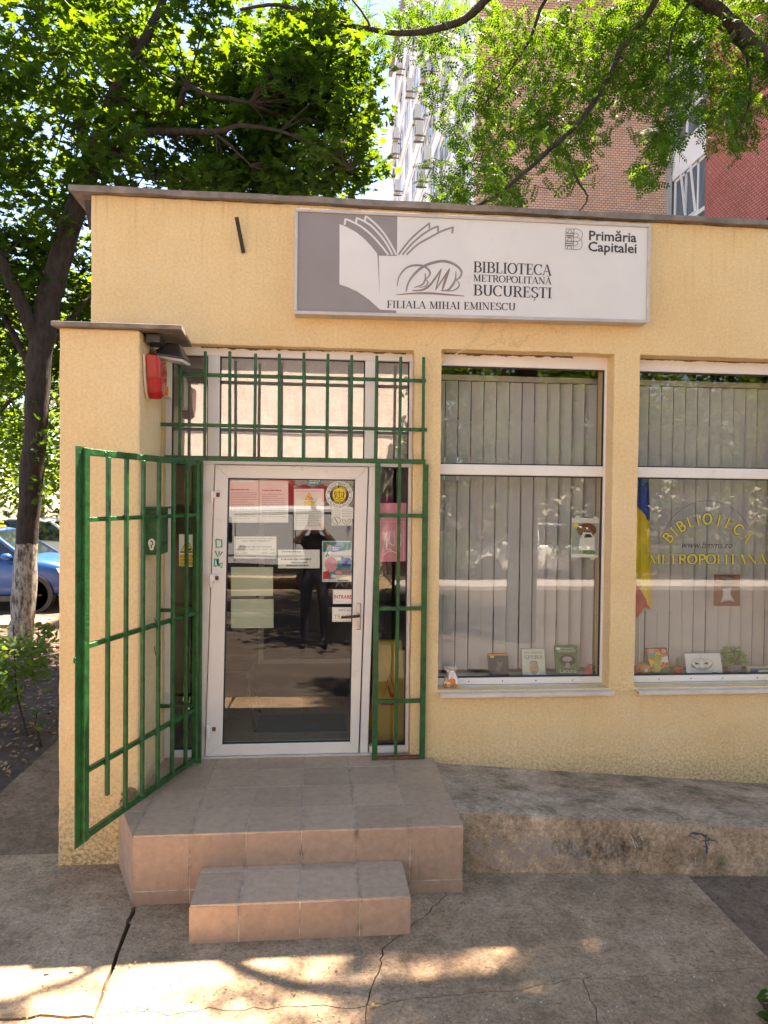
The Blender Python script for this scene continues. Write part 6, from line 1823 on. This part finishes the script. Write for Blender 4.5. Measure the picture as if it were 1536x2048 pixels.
def pxl(lst): return [at(*q) for q in lst]
limbs = [([(185, 325, 6.4), (165, 270, 6.5), (150, 200, 6.6), (112, 115, 6.8), (80, 20, 7), (60, -120, 7.3)], .11, .03), ([(188, 315, 6.4), (225, 200, 6.2), (280, 100, 6.0), (330, -10, 5.9), (380, -160, 6)], .13, .03),
    ([(195, 300, 6.3), (230, 240, 6.0), (300, 226, 5.6), (355, 210, 5.3), (376, 175, 5.1), (420, 190, 4.9), (500, 205, 4.8)], .075, .02), ([(200, 310, 6.3), (250, 272, 5.9), (330, 262, 5.4), (430, 264, 5.0), (480, 250, 4.8), (560, 262, 4.6)], .07, .018),
    ([(190, 335, 6.4), (260, 288, 6.4), (310, 250, 6.5), (400, 215, 6.8), (520, 150, 7.0), (640, 110, 7.2)], .085, .02), ([(225, 305, 6.1), (280, 335, 5.7), (310, 360, 5.4), (322, 385, 5.2)], .035, .012), ([(78, 690, 6), (35, 590, 5.9), (0, 520, 5.8), (-60, 430, 5.7), (-160, 330, 5.6)], .12, .04),
    ([(70, 760, 6), (30, 670, 6.2), (-20, 600, 6.4), (-100, 540, 6.6)], .06, .02), ([(90, 700, 6.0), (118, 660, 6.3), (150, 630, 6.5), (190, 580, 6.8)], .06, .02), ([(430, 264, 5.0), (470, 300, 4.9), (500, 330, 4.8)], .025, .01), ([(560, 262, 4.6), (650, 300, 4.6), (700, 340, 4.6)], .02, .008)]
for k, (l, r0, r1) in enumerate(limbs):
    mb = MB(); limb(mb, pxl(l), r0, r1, 8, .012, k); mb.build('limb', 'maple_bark', mp, smooth=True)
cen = np.concatenate([
    ell_centers(rng, (-3.3, 6.4, 8.6), (3.2, 2.8, 2.6), 210, .1),
    ell_centers(rng, (-1.5, 5.9, 7.4), (2.0, 2.4, 1.7), 120, .1),
    ell_centers(rng, (-.1, 5.6, 7.9), (1.3, 1.8, 2.0), 100, .1),
    ell_centers(rng, (-.6, 6.2, 6.7), (1.8, 1.6, .9), 110, .1),
    ell_centers(rng, (-5.6, 7.0, 6.4), (1.9, 2.2, 3.0), 130, .1),
    ell_centers(rng, (-4.3, 7.8, 5.4), (1.2, 1.2, 1.8), 50, .1)])
def cpx(c_):
    q = c_ - np.array(CAM); z = q @ np.array(CD); return 768 + FPX * (q @ np.array(CR)) / z, 1024 - FPX * (q @ np.array(CU)) / z
good = []
for c_ in cen:                                             # the crown's lower edge and the openings in it
    u, v = cpx(c_)
    if u > 735 and (rng.random() < .5 or u > 778) or v > 385 and u > 260 or v > 860: continue
    if (u - 400) ** 2 / 90 ** 2 + (v - 300) ** 2 / 34 ** 2 < 1 and rng.random() < .75: continue
    if (u - 600) ** 2 / 110 ** 2 + (v - 345) ** 2 / 26 ** 2 < 1 and rng.random() < .6: continue
    if (u - 60) ** 2 / 60 ** 2 + (v - 220) ** 2 / 40 ** 2 < 1 and rng.random() < .7: continue
    if (u - 85) ** 2 / 45 ** 2 + (v - 620) ** 2 / 60 ** 2 < 1 and c_[1] < 6.4: continue
    if c_[1] < 5.3 and 150 < u < 620 and 110 < v < 340 and rng.random() < .7: continue
    good.append(c_)
cen = np.array(good); rad_ = rng.uniform(.26, .58, len(cen))
pos = clump_points(rng, cen, rad_, 98, .5)
Rm = orient(rng, len(pos), .42, .6); size = rng.uniform(.11, .225, len(pos))
split_near(star_leaf(), pos, Rm, size, 'maple_leaf', mp, 150)
# twigs into the clumps
mb = MB()
tips = [q for l, _, _ in limbs for q in pxl(l)[2:]]
for c_ in cen[::2]:
    c_ = Vector([float(q) for q in c_]); a = min(tips, key=lambda q: (q - c_).length)
    if (a - c_).length < 2.6: mb.tube([a, a.lerp(c_, .5) + Vector((0, 0, .12)), c_], [.016, .010, .004], 5)
mb.build('twigs', 'maple_bark', mp)['kind'] = 'stuff'
# low sprig of leaves on the trunk
pos = np.array([tuple(at(rng.uniform(62, 112), rng.uniform(800, 1010), 5.75 + rng.uniform(-.1, .1))) for _ in range(36)])
leaf_mesh('trunk_sprig', star_leaf(), pos, orient(rng, 36, .9, .8), rng.uniform(.10, .17, 36), 'maple_leaf', mp)

# --- the locust behind the library, hanging over its roof
lo = thing('locust_tree', (7.2, 5.6, -.1), 'black locust with feathery leaves hanging over the library roof from the right', 'tree')
mb = MB(); limb(mb, [(7.2, 7.4, -.2), (7.15, 7.3, 2.5), (7.0, 6.9, 5.0), at(1640, 260, 5.0), at(1560, 150, 4.6)], .26, .13, 12, .01, 1); mb.build('trunk', 'locust_bark', lo, smooth=True)
ll = [([(1560, 150, 4.6), (1490, 78, 4.3), (1440, 28, 4.1), (1390, -10, 4.0), (1310, -40, 4.0), (1180, -90, 4.0)], .13, .09), ([(1330, -45, 4.0), (1300, 20, 3.9), (1250, 85, 3.8), (1220, 150, 3.7), (1170, 230, 3.6), (1115, 285, 3.5), (1060, 335, 3.4), (1000, 385, 3.3), (930, 425, 3.3)], .045, .018),
      ([(1118, 285, 3.5), (1135, 310, 3.5), (1148, 345, 3.5), (1160, 370, 3.5), (1175, 392, 3.5), (1168, 412, 3.5), (1152, 428, 3.5)], .02, .006), ([(1158, 360, 3.5), (1130, 372, 3.5), (1100, 378, 3.5), (1075, 372, 3.5)], .006, .003), ([(1160, 368, 3.5), (1190, 368, 3.5), (1212, 350, 3.5)], .005, .002), ([(1150, 370, 3.5), (1130, 395, 3.5), (1110, 390, 3.5)], .005, .002),
      ([(1180, -90, 4.0), (1050, -60, 4.2), (985, -12, 4.3), (930, 38, 4.4), (880, 56, 4.5), (820, 66, 4.6), (745, 60, 4.7), (660, 40, 4.8), (560, 10, 4.8), (480, 20, 4.8)], .07, .02), ([(745, 60, 4.7), (720, 20, 4.7), (680, -30, 4.7)], .02, .008), ([(1180, -90, 4.0), (1090, 0, 4.4), (1060, 80, 4.5), (1020, 140, 4.6), (960, 220, 4.6)], .03, .008), ([(1390, -10, 4.0), (1345, 60, 3.7), (1335, 140, 3.6)], .025, .008), ([(1490, 78, 4.3), (1500, 200, 4.0), (1470, 270, 3.9)], .025, .006), ([(1000, 385, 3.3), (1005, 410, 3.3), (1010, 440, 3.3)], .012, .006),
      ([(1560, 150, 4.6), (1600, -50, 4.4), (1560, -260, 4.0), (1450, -480, 3.4)], .12, .06), ([(1390, -10, 4.0), (1300, -180, 3.6), (1150, -380, 3.2)], .09, .04), ([(1180, -90, 4.0), (1000, -250, 3.8), (860, -420, 3.4)], .06, .03)]
for k, (l, r0, r1) in enumerate(ll):
    mb = MB(); limb(mb, pxl(l), r0, r1, 7, .008, 50 + k); mb.build('limb', 'locust_bark', lo, smooth=True)
mb = MB(); off = Vector((S.x / S.z, S.y / S.z, 1)) * 7.6
limb(mb, [Vector((*atz(u, v).xy, 0)) + off + Vector((0, 0, dz)) for u, v, dz in ((1250, 1900, .3), (700, 1960, .2), (400, 1890, .1), (250, 1905, 0), (170, 1950, 0), (60, 1995, -.1), (-60, 2040, -.1))], .06, .02, 7, .01, 90); mb.build('limb', 'locust_bark', lo, smooth=True)
# drooping leaf clusters: photo column, row, spread, number, depth
cl = [(1000, 60, 60, 26, 4.4), (1080, 90, 70, 30, 4.2), (1150, 60, 60, 26, 4.0), (1040, 170, 60, 26, 4.4), (1120, 190, 60, 34, 3.8), (1180, 160, 60, 34, 3.8), (1230, 70, 60, 30, 3.8), (1290, 60, 60, 34, 3.9), (1260, 160, 60, 40, 3.8), (1310, 140, 60, 40, 3.6), (1350, 60, 60, 34, 3.8), (1340, 210, 50, 34, 3.6), (1320, 290, 36, 26, 3.6), (1290, 350, 26, 12, 3.6), (1400, 40, 60, 30, 3.9), (1400, 130, 50, 26, 3.8), (1460, 150, 60, 34, 3.9), (1440, 230, 50, 34, 3.8), (1490, 210, 50, 26, 3.9), (1520, 120, 50, 22, 4.0), (1500, 20, 50, 24, 4.0), (1470, 270, 36, 16, 3.8),
      (960, 140, 50, 22, 4.5), (930, 220, 50, 22, 4.5), (970, 290, 50, 22, 4.3), (1010, 240, 50, 24, 4.3), (1070, 250, 50, 26, 3.7), (1110, 300, 40, 20, 3.5), (960, 350, 50, 26, 3.5), (1010, 350, 40, 20, 3.4), (900, 370, 40, 20, 3.6), (910, 405, 30, 14, 3.5), (1020, 405, 30, 14, 3.3), (1150, 330, 30, 10, 3.4), (1170, 250, 40, 22, 3.6), (880, 100, 40, 16, 4.6), (840, 60, 40, 14, 4.6), (900, 30, 50, 18, 4.5), (800, 30, 30, 9, 4.6), (860, 180, 30, 9, 4.6), (920, 290, 30, 9, 4.5), (840, 15, 30, 8, 4.6), (720, 40, 50, 16, 4.7), (650, 80, 50, 16, 4.8), (590, 30, 50, 16, 4.8), (560, 110, 50, 14, 4.8), (640, 20, 50, 24, 4.8), (690, 130, 40, 16, 4.7), (500, 60, 40, 16, 4.8), (540, 160, 40, 10, 4.8), (760, 90, 30, 10, 4.7), (620, 150, 40, 12, 4.7)]
pos = []; 
for (u, v, s, n, Y) in cl:
    for _ in range(int(n * 4.2)):
        a, b_ = rng.normal(size=2) * s * .62
        pos.append(tuple(at(u + a, v + b_, Y + .5 + rng.normal() * .45)))
# upper crown above the frame, which dapples the paving
up = np.concatenate([ell_centers(rng, (4.2, 3.0, 10.2), (3.4, 3.2, 1.9), 170, .1), ell_centers(rng, (7.6, 4.5, 10.5), (3.0, 3.2, 2.2), 60, .1)])
extra = []
for _ in range(260):
    gx, gy, z = rng.uniform(.2, 3.6), rng.uniform(-3.2, -1.1), rng.uniform(8.6, 12.0)
    extra.append((gx + S.x / S.z * z, gy + S.y / S.z * z, z))
up = np.concatenate([up, np.array(extra)])
keepc = []
Sx, Sy = S.x / S.z, S.y / S.z
for c_ in up:
    gx, gy = c_[0] - Sx * c_[2], c_[1] - Sy * c_[2]
    if gx < .42 and -3.2 < gy < -1.0 and (gx < .08 or rng.random() < .6): continue              # where the paving at the left stays sunlit
    if math.hypot((gx - .95) / .31, (gy + 1.62) / .34) < 1: continue
    keepc.append(c_)
upp = clump_points(rng, keepc, rng.uniform(.30, .5, len(keepc)), 70, .5)
sh = []
for (u, v, s) in ((200, 1945, .05), (20, 2015, .06), (470, 1995, .08), (560, 1960, .10)):
    c0_ = Vector((*atz(u, v).xy, 0)) + Vector((S.x / S.z, S.y / S.z, 1)) * 7.6
    for _ in range(7): sh.append((c0_.x + rng.normal() * s, c0_.y + rng.normal() * s, c0_.z + rng.normal() * .1))
pos = np.concatenate([np.array(pos), upp, np.array(sh)])
Rm = orient(rng, len(pos), .5, .9); size = rng.uniform(.15, .26, len(pos))
split_near(locust_leaf(), pos, Rm, size, 'locust_leaf', lo, 150)

# --- trees farther back at the left and along the street
def back_tree(name, x, y, h, rx, rz, label, n=1500, seed=0, leafm='far_leaf', size0=.14, trunk=.16, base=None, cat='tree', group='trees behind the parked cars'):
    r_ = np.random.default_rng(seed)
    t = thing(name, (x, y, 0), label, cat, group)
    mb = MB(); mb.tube([(x, y, -.2), (x + .05, y, h * .3), (x - .05, y + .1, h * .62), (x, y, h * .9)], [trunk * 1.2, trunk, trunk * .7, trunk * .2], 10); mb.build('trunk', 'maple_bark' if leafm != 'locust_leaf' else 'locust_bark', t, smooth=True)
    for k in range(5):
        a = k * 1.3 + seed; mb = MB(); z0 = h * (.35 + .08 * k); mb.tube([(x, y, z0), (x + rx * .4 * math.cos(a), y + rx * .4 * math.sin(a), z0 + rz * .35), (x + rx * .8 * math.cos(a), y + rx * .8 * math.sin(a), z0 + rz * .55)], [trunk * .45, trunk * .28, trunk * .08], 7); mb.build('limb', 'maple_bark', t, smooth=True)
    c_ = ell_centers(r_, (x, y, h - rz), (rx, rx, rz), max(12, n // 45), .35)
    p = clump_points(r_, c_, r_.uniform(.4, .85, len(c_)) * (rx / 2.2) ** .5, 48, .7)
    leaf_mesh('crown', simple_leaf(), p, orient(r_, len(p), .6, .5), r_.uniform(size0 * .7, size0 * 1.3, len(p)), leafm, t)
bt = [(-8.2, 12.6, 7.6, 2.6, 3.1, 'bright green tree behind the blue car, nearest the maple trunk'), (-11.5, 13.5, 8.5, 2.8, 3.8, 'broad bright tree at the far left edge of the view'), (-5.4, 18.6, 9.5, 2.8, 4.2, 'tall tree behind the parked white car'), (-9.5, 20, 10, 3.2, 4.6, 'tall leafy tree far back beyond the parked cars'), (-14.5, 21, 10, 3.2, 4.6, 'dense tree far back at the left'), (-2.6, 17.5, 9.0, 2.4, 3.8, 'slender tree far back just left of the library corner'), (-2.0, 26, 11, 3.2, 5, 'tree far behind the library roof, beside the tower'), (-6.5, 28, 12, 3.6, 5.6, 'tall tree at the back of the service road'), (-13, 30, 12, 4, 5.6, 'large tree at the far end of the service road')]
for k, (x, y, h, rx, rz, lb) in enumerate(bt): back_tree('street_tree', x, y, h, rx, rz, lb, 4200, 30 + k, size0=.21 if y > 16 else .16)
for k, (x, y, h, rx, rz, lb) in enumerate([(4.4, -14.6, 7.2, 2.3, 3.3, 'street tree across the road, first right of the garage'), (8.2, -15.2, 8.2, 2.6, 3.8, 'street tree across the road, second right of the garage'), (12.6, -14.8, 8, 2.6, 3.6, 'street tree across the road, third right of the garage'), (17, -15.5, 8, 2.8, 3.6, 'street tree across the road, fourth right of the garage'), (6.4, -19, 10.5, 3.2, 4.8, 'tall tree across the road behind the first two roadside trees'), (12, -20, 11, 3.6, 5, 'tall tree across the road behind the second pair'), (19, -20, 11, 3.6, 5, 'tall tree across the road at the far right')]):
    back_tree('roadside_tree', x, y, h, rx, rz, lb, 4200, 60 + k, size0=.19, group='trees across the street')
back_tree('roadside_tree', 3.2, -5.6, 10.2, 3.1, 2.0, 'large shade tree standing in the street verge behind the photographer', 6500, 71, size0=.17, group='trees across the street', trunk=.2)
back_tree('roadside_tree', -4.6, -6.6, 10.0, 3.2, 2.0, 'shade tree left of the photographer over the street', 5200, 72, size0=.17, group='trees across the street', trunk=.2)
def bush(name, x, y, rx, rz, label, n, seed, size0, leafm='shrub_leaf', group=None, z0=0.0):
    r_ = np.random.default_rng(seed); t = thing(name, (x, y, z0), label, 'shrub', group)
    for k in range(5):
        a = k * 1.26; mb = MB(); mb.tube([(x, y, z0 - .05), (x + rx * .3 * math.cos(a), y + rx * .3 * math.sin(a), z0 + rz * .8), (x + rx * .7 * math.cos(a), y + rx * .7 * math.sin(a), z0 + rz * 1.4)], [.02, .012, .004], 5); mb.build('stem', 'locust_bark', t)
    c_ = ell_centers(r_, (x, y, z0 + rz), (rx * .8, rx * .8, rz * .8), max(8, n // 40), .3)
    p = clump_points(r_, c_, r_.uniform(.2, .4, len(c_)) * rx, 120, .8)[:n]
    leaf_mesh('foliage', simple_leaf(), p, orient(r_, len(p), .7, .4), r_.uniform(size0 * .7, size0 * 1.3, len(p)), leafm, t)
for k in range(7): bush('roadside_bush', 3.6 + k * 1.75, -13.5 - .4 * (k % 2), 1.0, .75, 'leafy bush on the verge across the street, number %s from the garage' % ('one', 'two', 'three', 'four', 'five', 'six', 'seven')[k], 1300, 80 + k, .10, group='bushes across the street')
r_ = np.random.default_rng(99); n = 9000
P = np.stack([r_.uniform(2, 48, n), r_.uniform(-31, -27, n), 9.5 * r_.uniform(0, 1, n) ** .8], 1)
P[:, 2] *= .8 + .25 * np.sin(P[:, 0] * .9) * np.sin(P[:, 0] * .37)
tag(leaf_mesh('distant_wood', simple_leaf(), P, orient(r_, n, .7, .5), r_.uniform(.5, .9, n), 'shrub_leaf', None), 'dense belt of trees far across the street', 'trees')
# shrubs at the left by the path
def sapling(name, pxs, Y, label, n, seed, size0):
    r_ = np.random.default_rng(seed); p0 = atz(*pxs[0]); t = thing(name, (p0.x, p0.y, 0), label, 'shrub')
    mb = MB(); top = at(pxs[1][0], pxs[1][1], p0.y); mid = p0.lerp(top, .5) + Vector((-.04, 0, 0))
    mb.tube([p0 + Vector((0, 0, -.04)), mid, top], [.012, .009, .004], 6); mb.build('stem', 'locust_bark', t)
    P = []
    for _ in range(n):
        u, v, s = pxs[2][r_.integers(0, len(pxs[2]))]
        P.append(tuple(at(u + r_.normal() * s, v + r_.normal() * s * .7, p0.y + r_.normal() * .22)))
    leaf_mesh('foliage', simple_leaf(), np.array(P), orient(r_, n, .6, .5), r_.uniform(size0 * .7, size0 * 1.3, n), 'shrub_leaf', t)
sapling('sapling', [(56, 1470), (28, 1300), [(20, 1300, 24), (45, 1300, 26), (25, 1350, 28), (10, 1390, 24), (60, 1330, 20), (-10, 1340, 20), (-20, 1400, 24)]], 3, 'dark green leafy sapling by the path at the left edge', 520, 3, .085)
sapling('sapling', [(84, 1485), (74, 1425), [(78, 1440, 9), (74, 1425, 6), (84, 1455, 6)]], 2.0, 'small thin seedling beside the path edge', 16, 4, .05)
sapling('sapling', [(84, 1325), (78, 1250), [(75, 1270, 14), (90, 1260, 12), (100, 1275, 10)]], 5, 'low shrub just right of the whitewashed trunk foot', 80, 5, .09)
bush('corner_weed', 1.96, -2.13, .10, .05, 'green weed at the lower right corner of the paving', 40, 9, .05)
for k, (u, v) in enumerate(((985, 1735), (1130, 1742), (1040, 1738))): pass
for k, (u, v, lb) in enumerate(((1185, 1742, 'tiny green weed at the ramp foot, left one'), (1276, 1744, 'tiny green weed at the ramp foot, right one'))):
    p = atz(u, v); r_ = np.random.default_rng(k); n = 9
    P = np.array([(p.x + r_.normal() * .012, p.y - .01 + r_.normal() * .008, .008 + abs(r_.normal()) * .016) for _ in range(n)])
    t = thing('weed', (p.x, p.y, 0), lb, 'weed', 'weeds at the ramp foot'); leaf_mesh('foliage', simple_leaf(), P, orient(r_, n, .8, .2), r_.uniform(.02, .032, n), 'shrub_leaf', t)
# leaf litter
r_ = np.random.default_rng(77)
n = 2600; P = np.stack([-2.35 - np.abs(r_.normal(size=n)) * 1.6, r_.uniform(-1, 7.2, n), np.full(n, -.01) + r_.uniform(0, .03, n)], 1)
tag(leaf_mesh('leaf_litter', simple_leaf(), P, orient(r_, n, .35, .1), r_.uniform(.025, .07, n), 'dry_leaf', None), 'dry brown leaves scattered over the soil bed at the left', 'leaf litter')
n = 420; P = []
while len(P) < n:
    q = atz(r_.uniform(0, 1536), 1700 + 348 * r_.uniform(0, 1) ** .8)
    if q.y > -1.05 and -1.2 < q.x < .85 or -.62 < q.x < .51 and q.y > -1.43 or q.y > -.95: continue
    P.append((q.x, q.y, .010 if q.x < 2.15 else 0.0))
tag(leaf_mesh('pavement_litter', simple_leaf(), np.array(P), orient(r_, n, .25, .1), r_.uniform(.005, .024, n) * r_.uniform(.5, 1, n), 'dry_leaf', None), 'tiny dry leaves and crumbs scattered over the concrete paving', 'leaf litter')
mat('pebble', (.45, .40, .34), .9, .3, 90)
mb = MB(); rp_ = random.Random(3)
for k in range(260):
    q = atz(rp_.uniform(0, 1536), rp_.uniform(1745, 2048))
    if q.y > -1.05 and -1.2 < q.x < .85 or -.62 < q.x < .51 and q.y > -1.43 or q.y > -1.02: continue
    s = rp_.uniform(.002, .006); mb.ball((q.x, q.y, .003), s, s * .8, s * .7, 6, 4)
tag(mb.build('grit', 'pebble', None), 'pale grit crumbs lying on the concrete paving', 'grit', kind='stuff')
mb = MB()
for k in range(70):
    q = atz(rp_.uniform(0, 1536), rp_.uniform(1745, 2048))
    if q.y > -1.05 and -1.2 < q.x < .85 or -.62 < q.x < .51 and q.y > -1.43 or q.y > -1.02: continue
    a = rp_.uniform(0, 6.28); l_ = rp_.uniform(.006, .018); mb.tube([(q.x, q.y, .006), (q.x + l_ * math.cos(a), q.y + l_ * math.sin(a), .008), (q.x + 1.8 * l_ * math.cos(a + .4), q.y + 1.8 * l_ * math.sin(a + .4), .006)], .0011, 4)
tag(mb.build('twig_litter', 'locust_bark', None), 'short dark twigs scattered over the concrete paving', 'twigs', kind='stuff')
# yellow fallen leaves in the sunlit patch
for k, (u, v) in enumerate(((88, 1942), (136, 1939), (740, 2012))):
    q = atz(u, v, .012); mb = MB(); leafquad(mb, q, Vector((1, .3 * k - .3, 0)), Vector((0, 0, 1)), .035, .02); tag(mb.build('fallen_leaf', 'yellow_leaf', None), ('yellow fallen leaf on the sunlit paving at far left', 'yellow fallen leaf on the sunlit paving, second from left', 'yellow fallen leaf by the crack below the step')[k], 'leaf')
# ------------------------------------------------------------------ the photographer (seen only mirrored in the door)
def person(x, y):
    t = thing('person', (x, y, 0), 'person in dark t-shirt and jeans holding up a phone, mirrored in the door', 'person')
    H = 1.98; k = H / 1.75
    J = {'pelvis': (0, 0, .95), 'waist': (0, 0, 1.10), 'chest': (0, .01, 1.30), 'neck0': (0, 0, 1.46), 'neck1': (0, .02, 1.53), 'head0': (0, .03, 1.60), 'head1': (0, .03, 1.69)}
    Rr = {'pelvis': .155, 'waist': .135, 'chest': .155, 'neck0': .075, 'neck1': .055, 'head0': .085, 'head1': .085}
    E_ = [('pelvis', 'waist'), ('waist', 'chest'), ('chest', 'neck0'), ('neck0', 'neck1'), ('neck1', 'head0'), ('head0', 'head1')]
    for s, n in ((-1, 'l'), (1, 'r')):
        J.update({'hip' + n: (s * .09, 0, .90), 'knee' + n: (s * .12, .01, .50), 'ankle' + n: (s * .13, -.02, .09), 'toe' + n: (s * .15, .15, .03), 'sh' + n: (s * .19, 0, 1.41), 'el' + n: (s * .25, .16, 1.36) if s > 0 else (s * .26, .15, 1.38), 'wr' + n: (s * .08, .26, 1.58), 'pm' + n: (s * .065, .29, 1.66)})
        Rr.update({'hip' + n: .095, 'knee' + n: .062, 'ankle' + n: .045, 'toe' + n: .035, 'sh' + n: .062, 'el' + n: .043, 'wr' + n: .03, 'pm' + n: .034})
        E_ += [('pelvis', 'hip' + n), ('hip' + n, 'knee' + n), ('knee' + n, 'ankle' + n), ('ankle' + n, 'toe' + n), ('chest', 'sh' + n), ('sh' + n, 'el' + n), ('el' + n, 'wr' + n), ('wr' + n, 'pm' + n)]
        for f in range(5):
            b0 = (s * (.075 - .0) , .30, 1.64 + .018 * f) if f < 4 else (s * .05, .285, 1.645)
            e0 = (s * .045, .325, 1.645 + .018 * f) if f < 4 else (s * .03, .27, 1.69)
            J.update({f'a{f}{n}': b0, f'b{f}{n}': e0}); Rr.update({f'a{f}{n}': .0085, f'b{f}{n}': .0075}); E_ += [('pm' + n, f'a{f}{n}'), (f'a{f}{n}', f'b{f}{n}')]
    names = list(J); me = bpy.data.meshes.new('p'); me.from_pydata([tuple(Vector(J[q]) * k) for q in names], [(names.index(a), names.index(b_)) for a, b_ in E_], [])
    ob = bpy.data.objects.new('p', me); C.objects.link(ob)
    sk = ob.modifiers.new('s', 'SKIN'); 
    for i, q in enumerate(names):
        v = me.skin_vertices[0].data[i]; v.radius = (Rr[q] * k, Rr[q] * k * (.72 if q in ('pelvis', 'waist', 'chest') else 1)); v.use_root = (q == 'pelvis')
    ob.modifiers.new('d', 'SUBSURF').levels = 2
    dg = bpy.context.evaluated_depsgraph_get(); m2 = bpy.data.meshes.new_from_object(ob.evaluated_get(dg)); bpy.data.objects.remove(ob)
    for q in ('skin_tone', 'cloth_dark', 'denim', 'black'): m2.materials.append(MATS[q])
    m2.polygons.foreach_set('use_smooth', [True] * len(m2.polygons))
    for p in m2.polygons:
        c_ = p.center / k
        p.material_index = 3 if c_.z < .10 else 2 if c_.z < .97 else 1 if (c_.z < 1.48 and c_.y < .10) else 0
    m2.name = 'body'
    lowest = min(v.co.z for v in m2.vertices)
    for v in m2.vertices: v.co.z -= lowest
    place('body', m2, Vector((x, y, -.005)), t)
    hc = Vector((x, y + .02 * k, 1.70 * k - lowest))
    MB().ball(hc, .092 * k, .10 * k, .085 * k, 18, 10).build('hair', 'hair', t, smooth=True)
    for s in (-1, 1): MB().ball(hc + Vector((s * .034 * k, .098 * k, -.065 * k)), .012 * k, .006, .007 * k, 10, 6).build('eye', 'black', t, smooth=True)
    MB().hexa([hc + Vector(v) * k for v in ((-.014, .09, -.10), (.014, .09, -.10), (.006, .085, -.05), (-.006, .085, -.05), (-.012, .125, -.10), (.012, .125, -.10), (.005, .10, -.05), (-.005, .10, -.05))]).build('nose', 'skin_tone', t, bevel=.004)
    return t
person(-.02, -5.36)
ph = MB().box(-.082, -.004, -4.960, -4.951, 2.02, 2.185).build('phone', 'black', None, bevel=.004); tag(ph, 'black phone held up in both hands, mirrored in the door glass', 'phone')
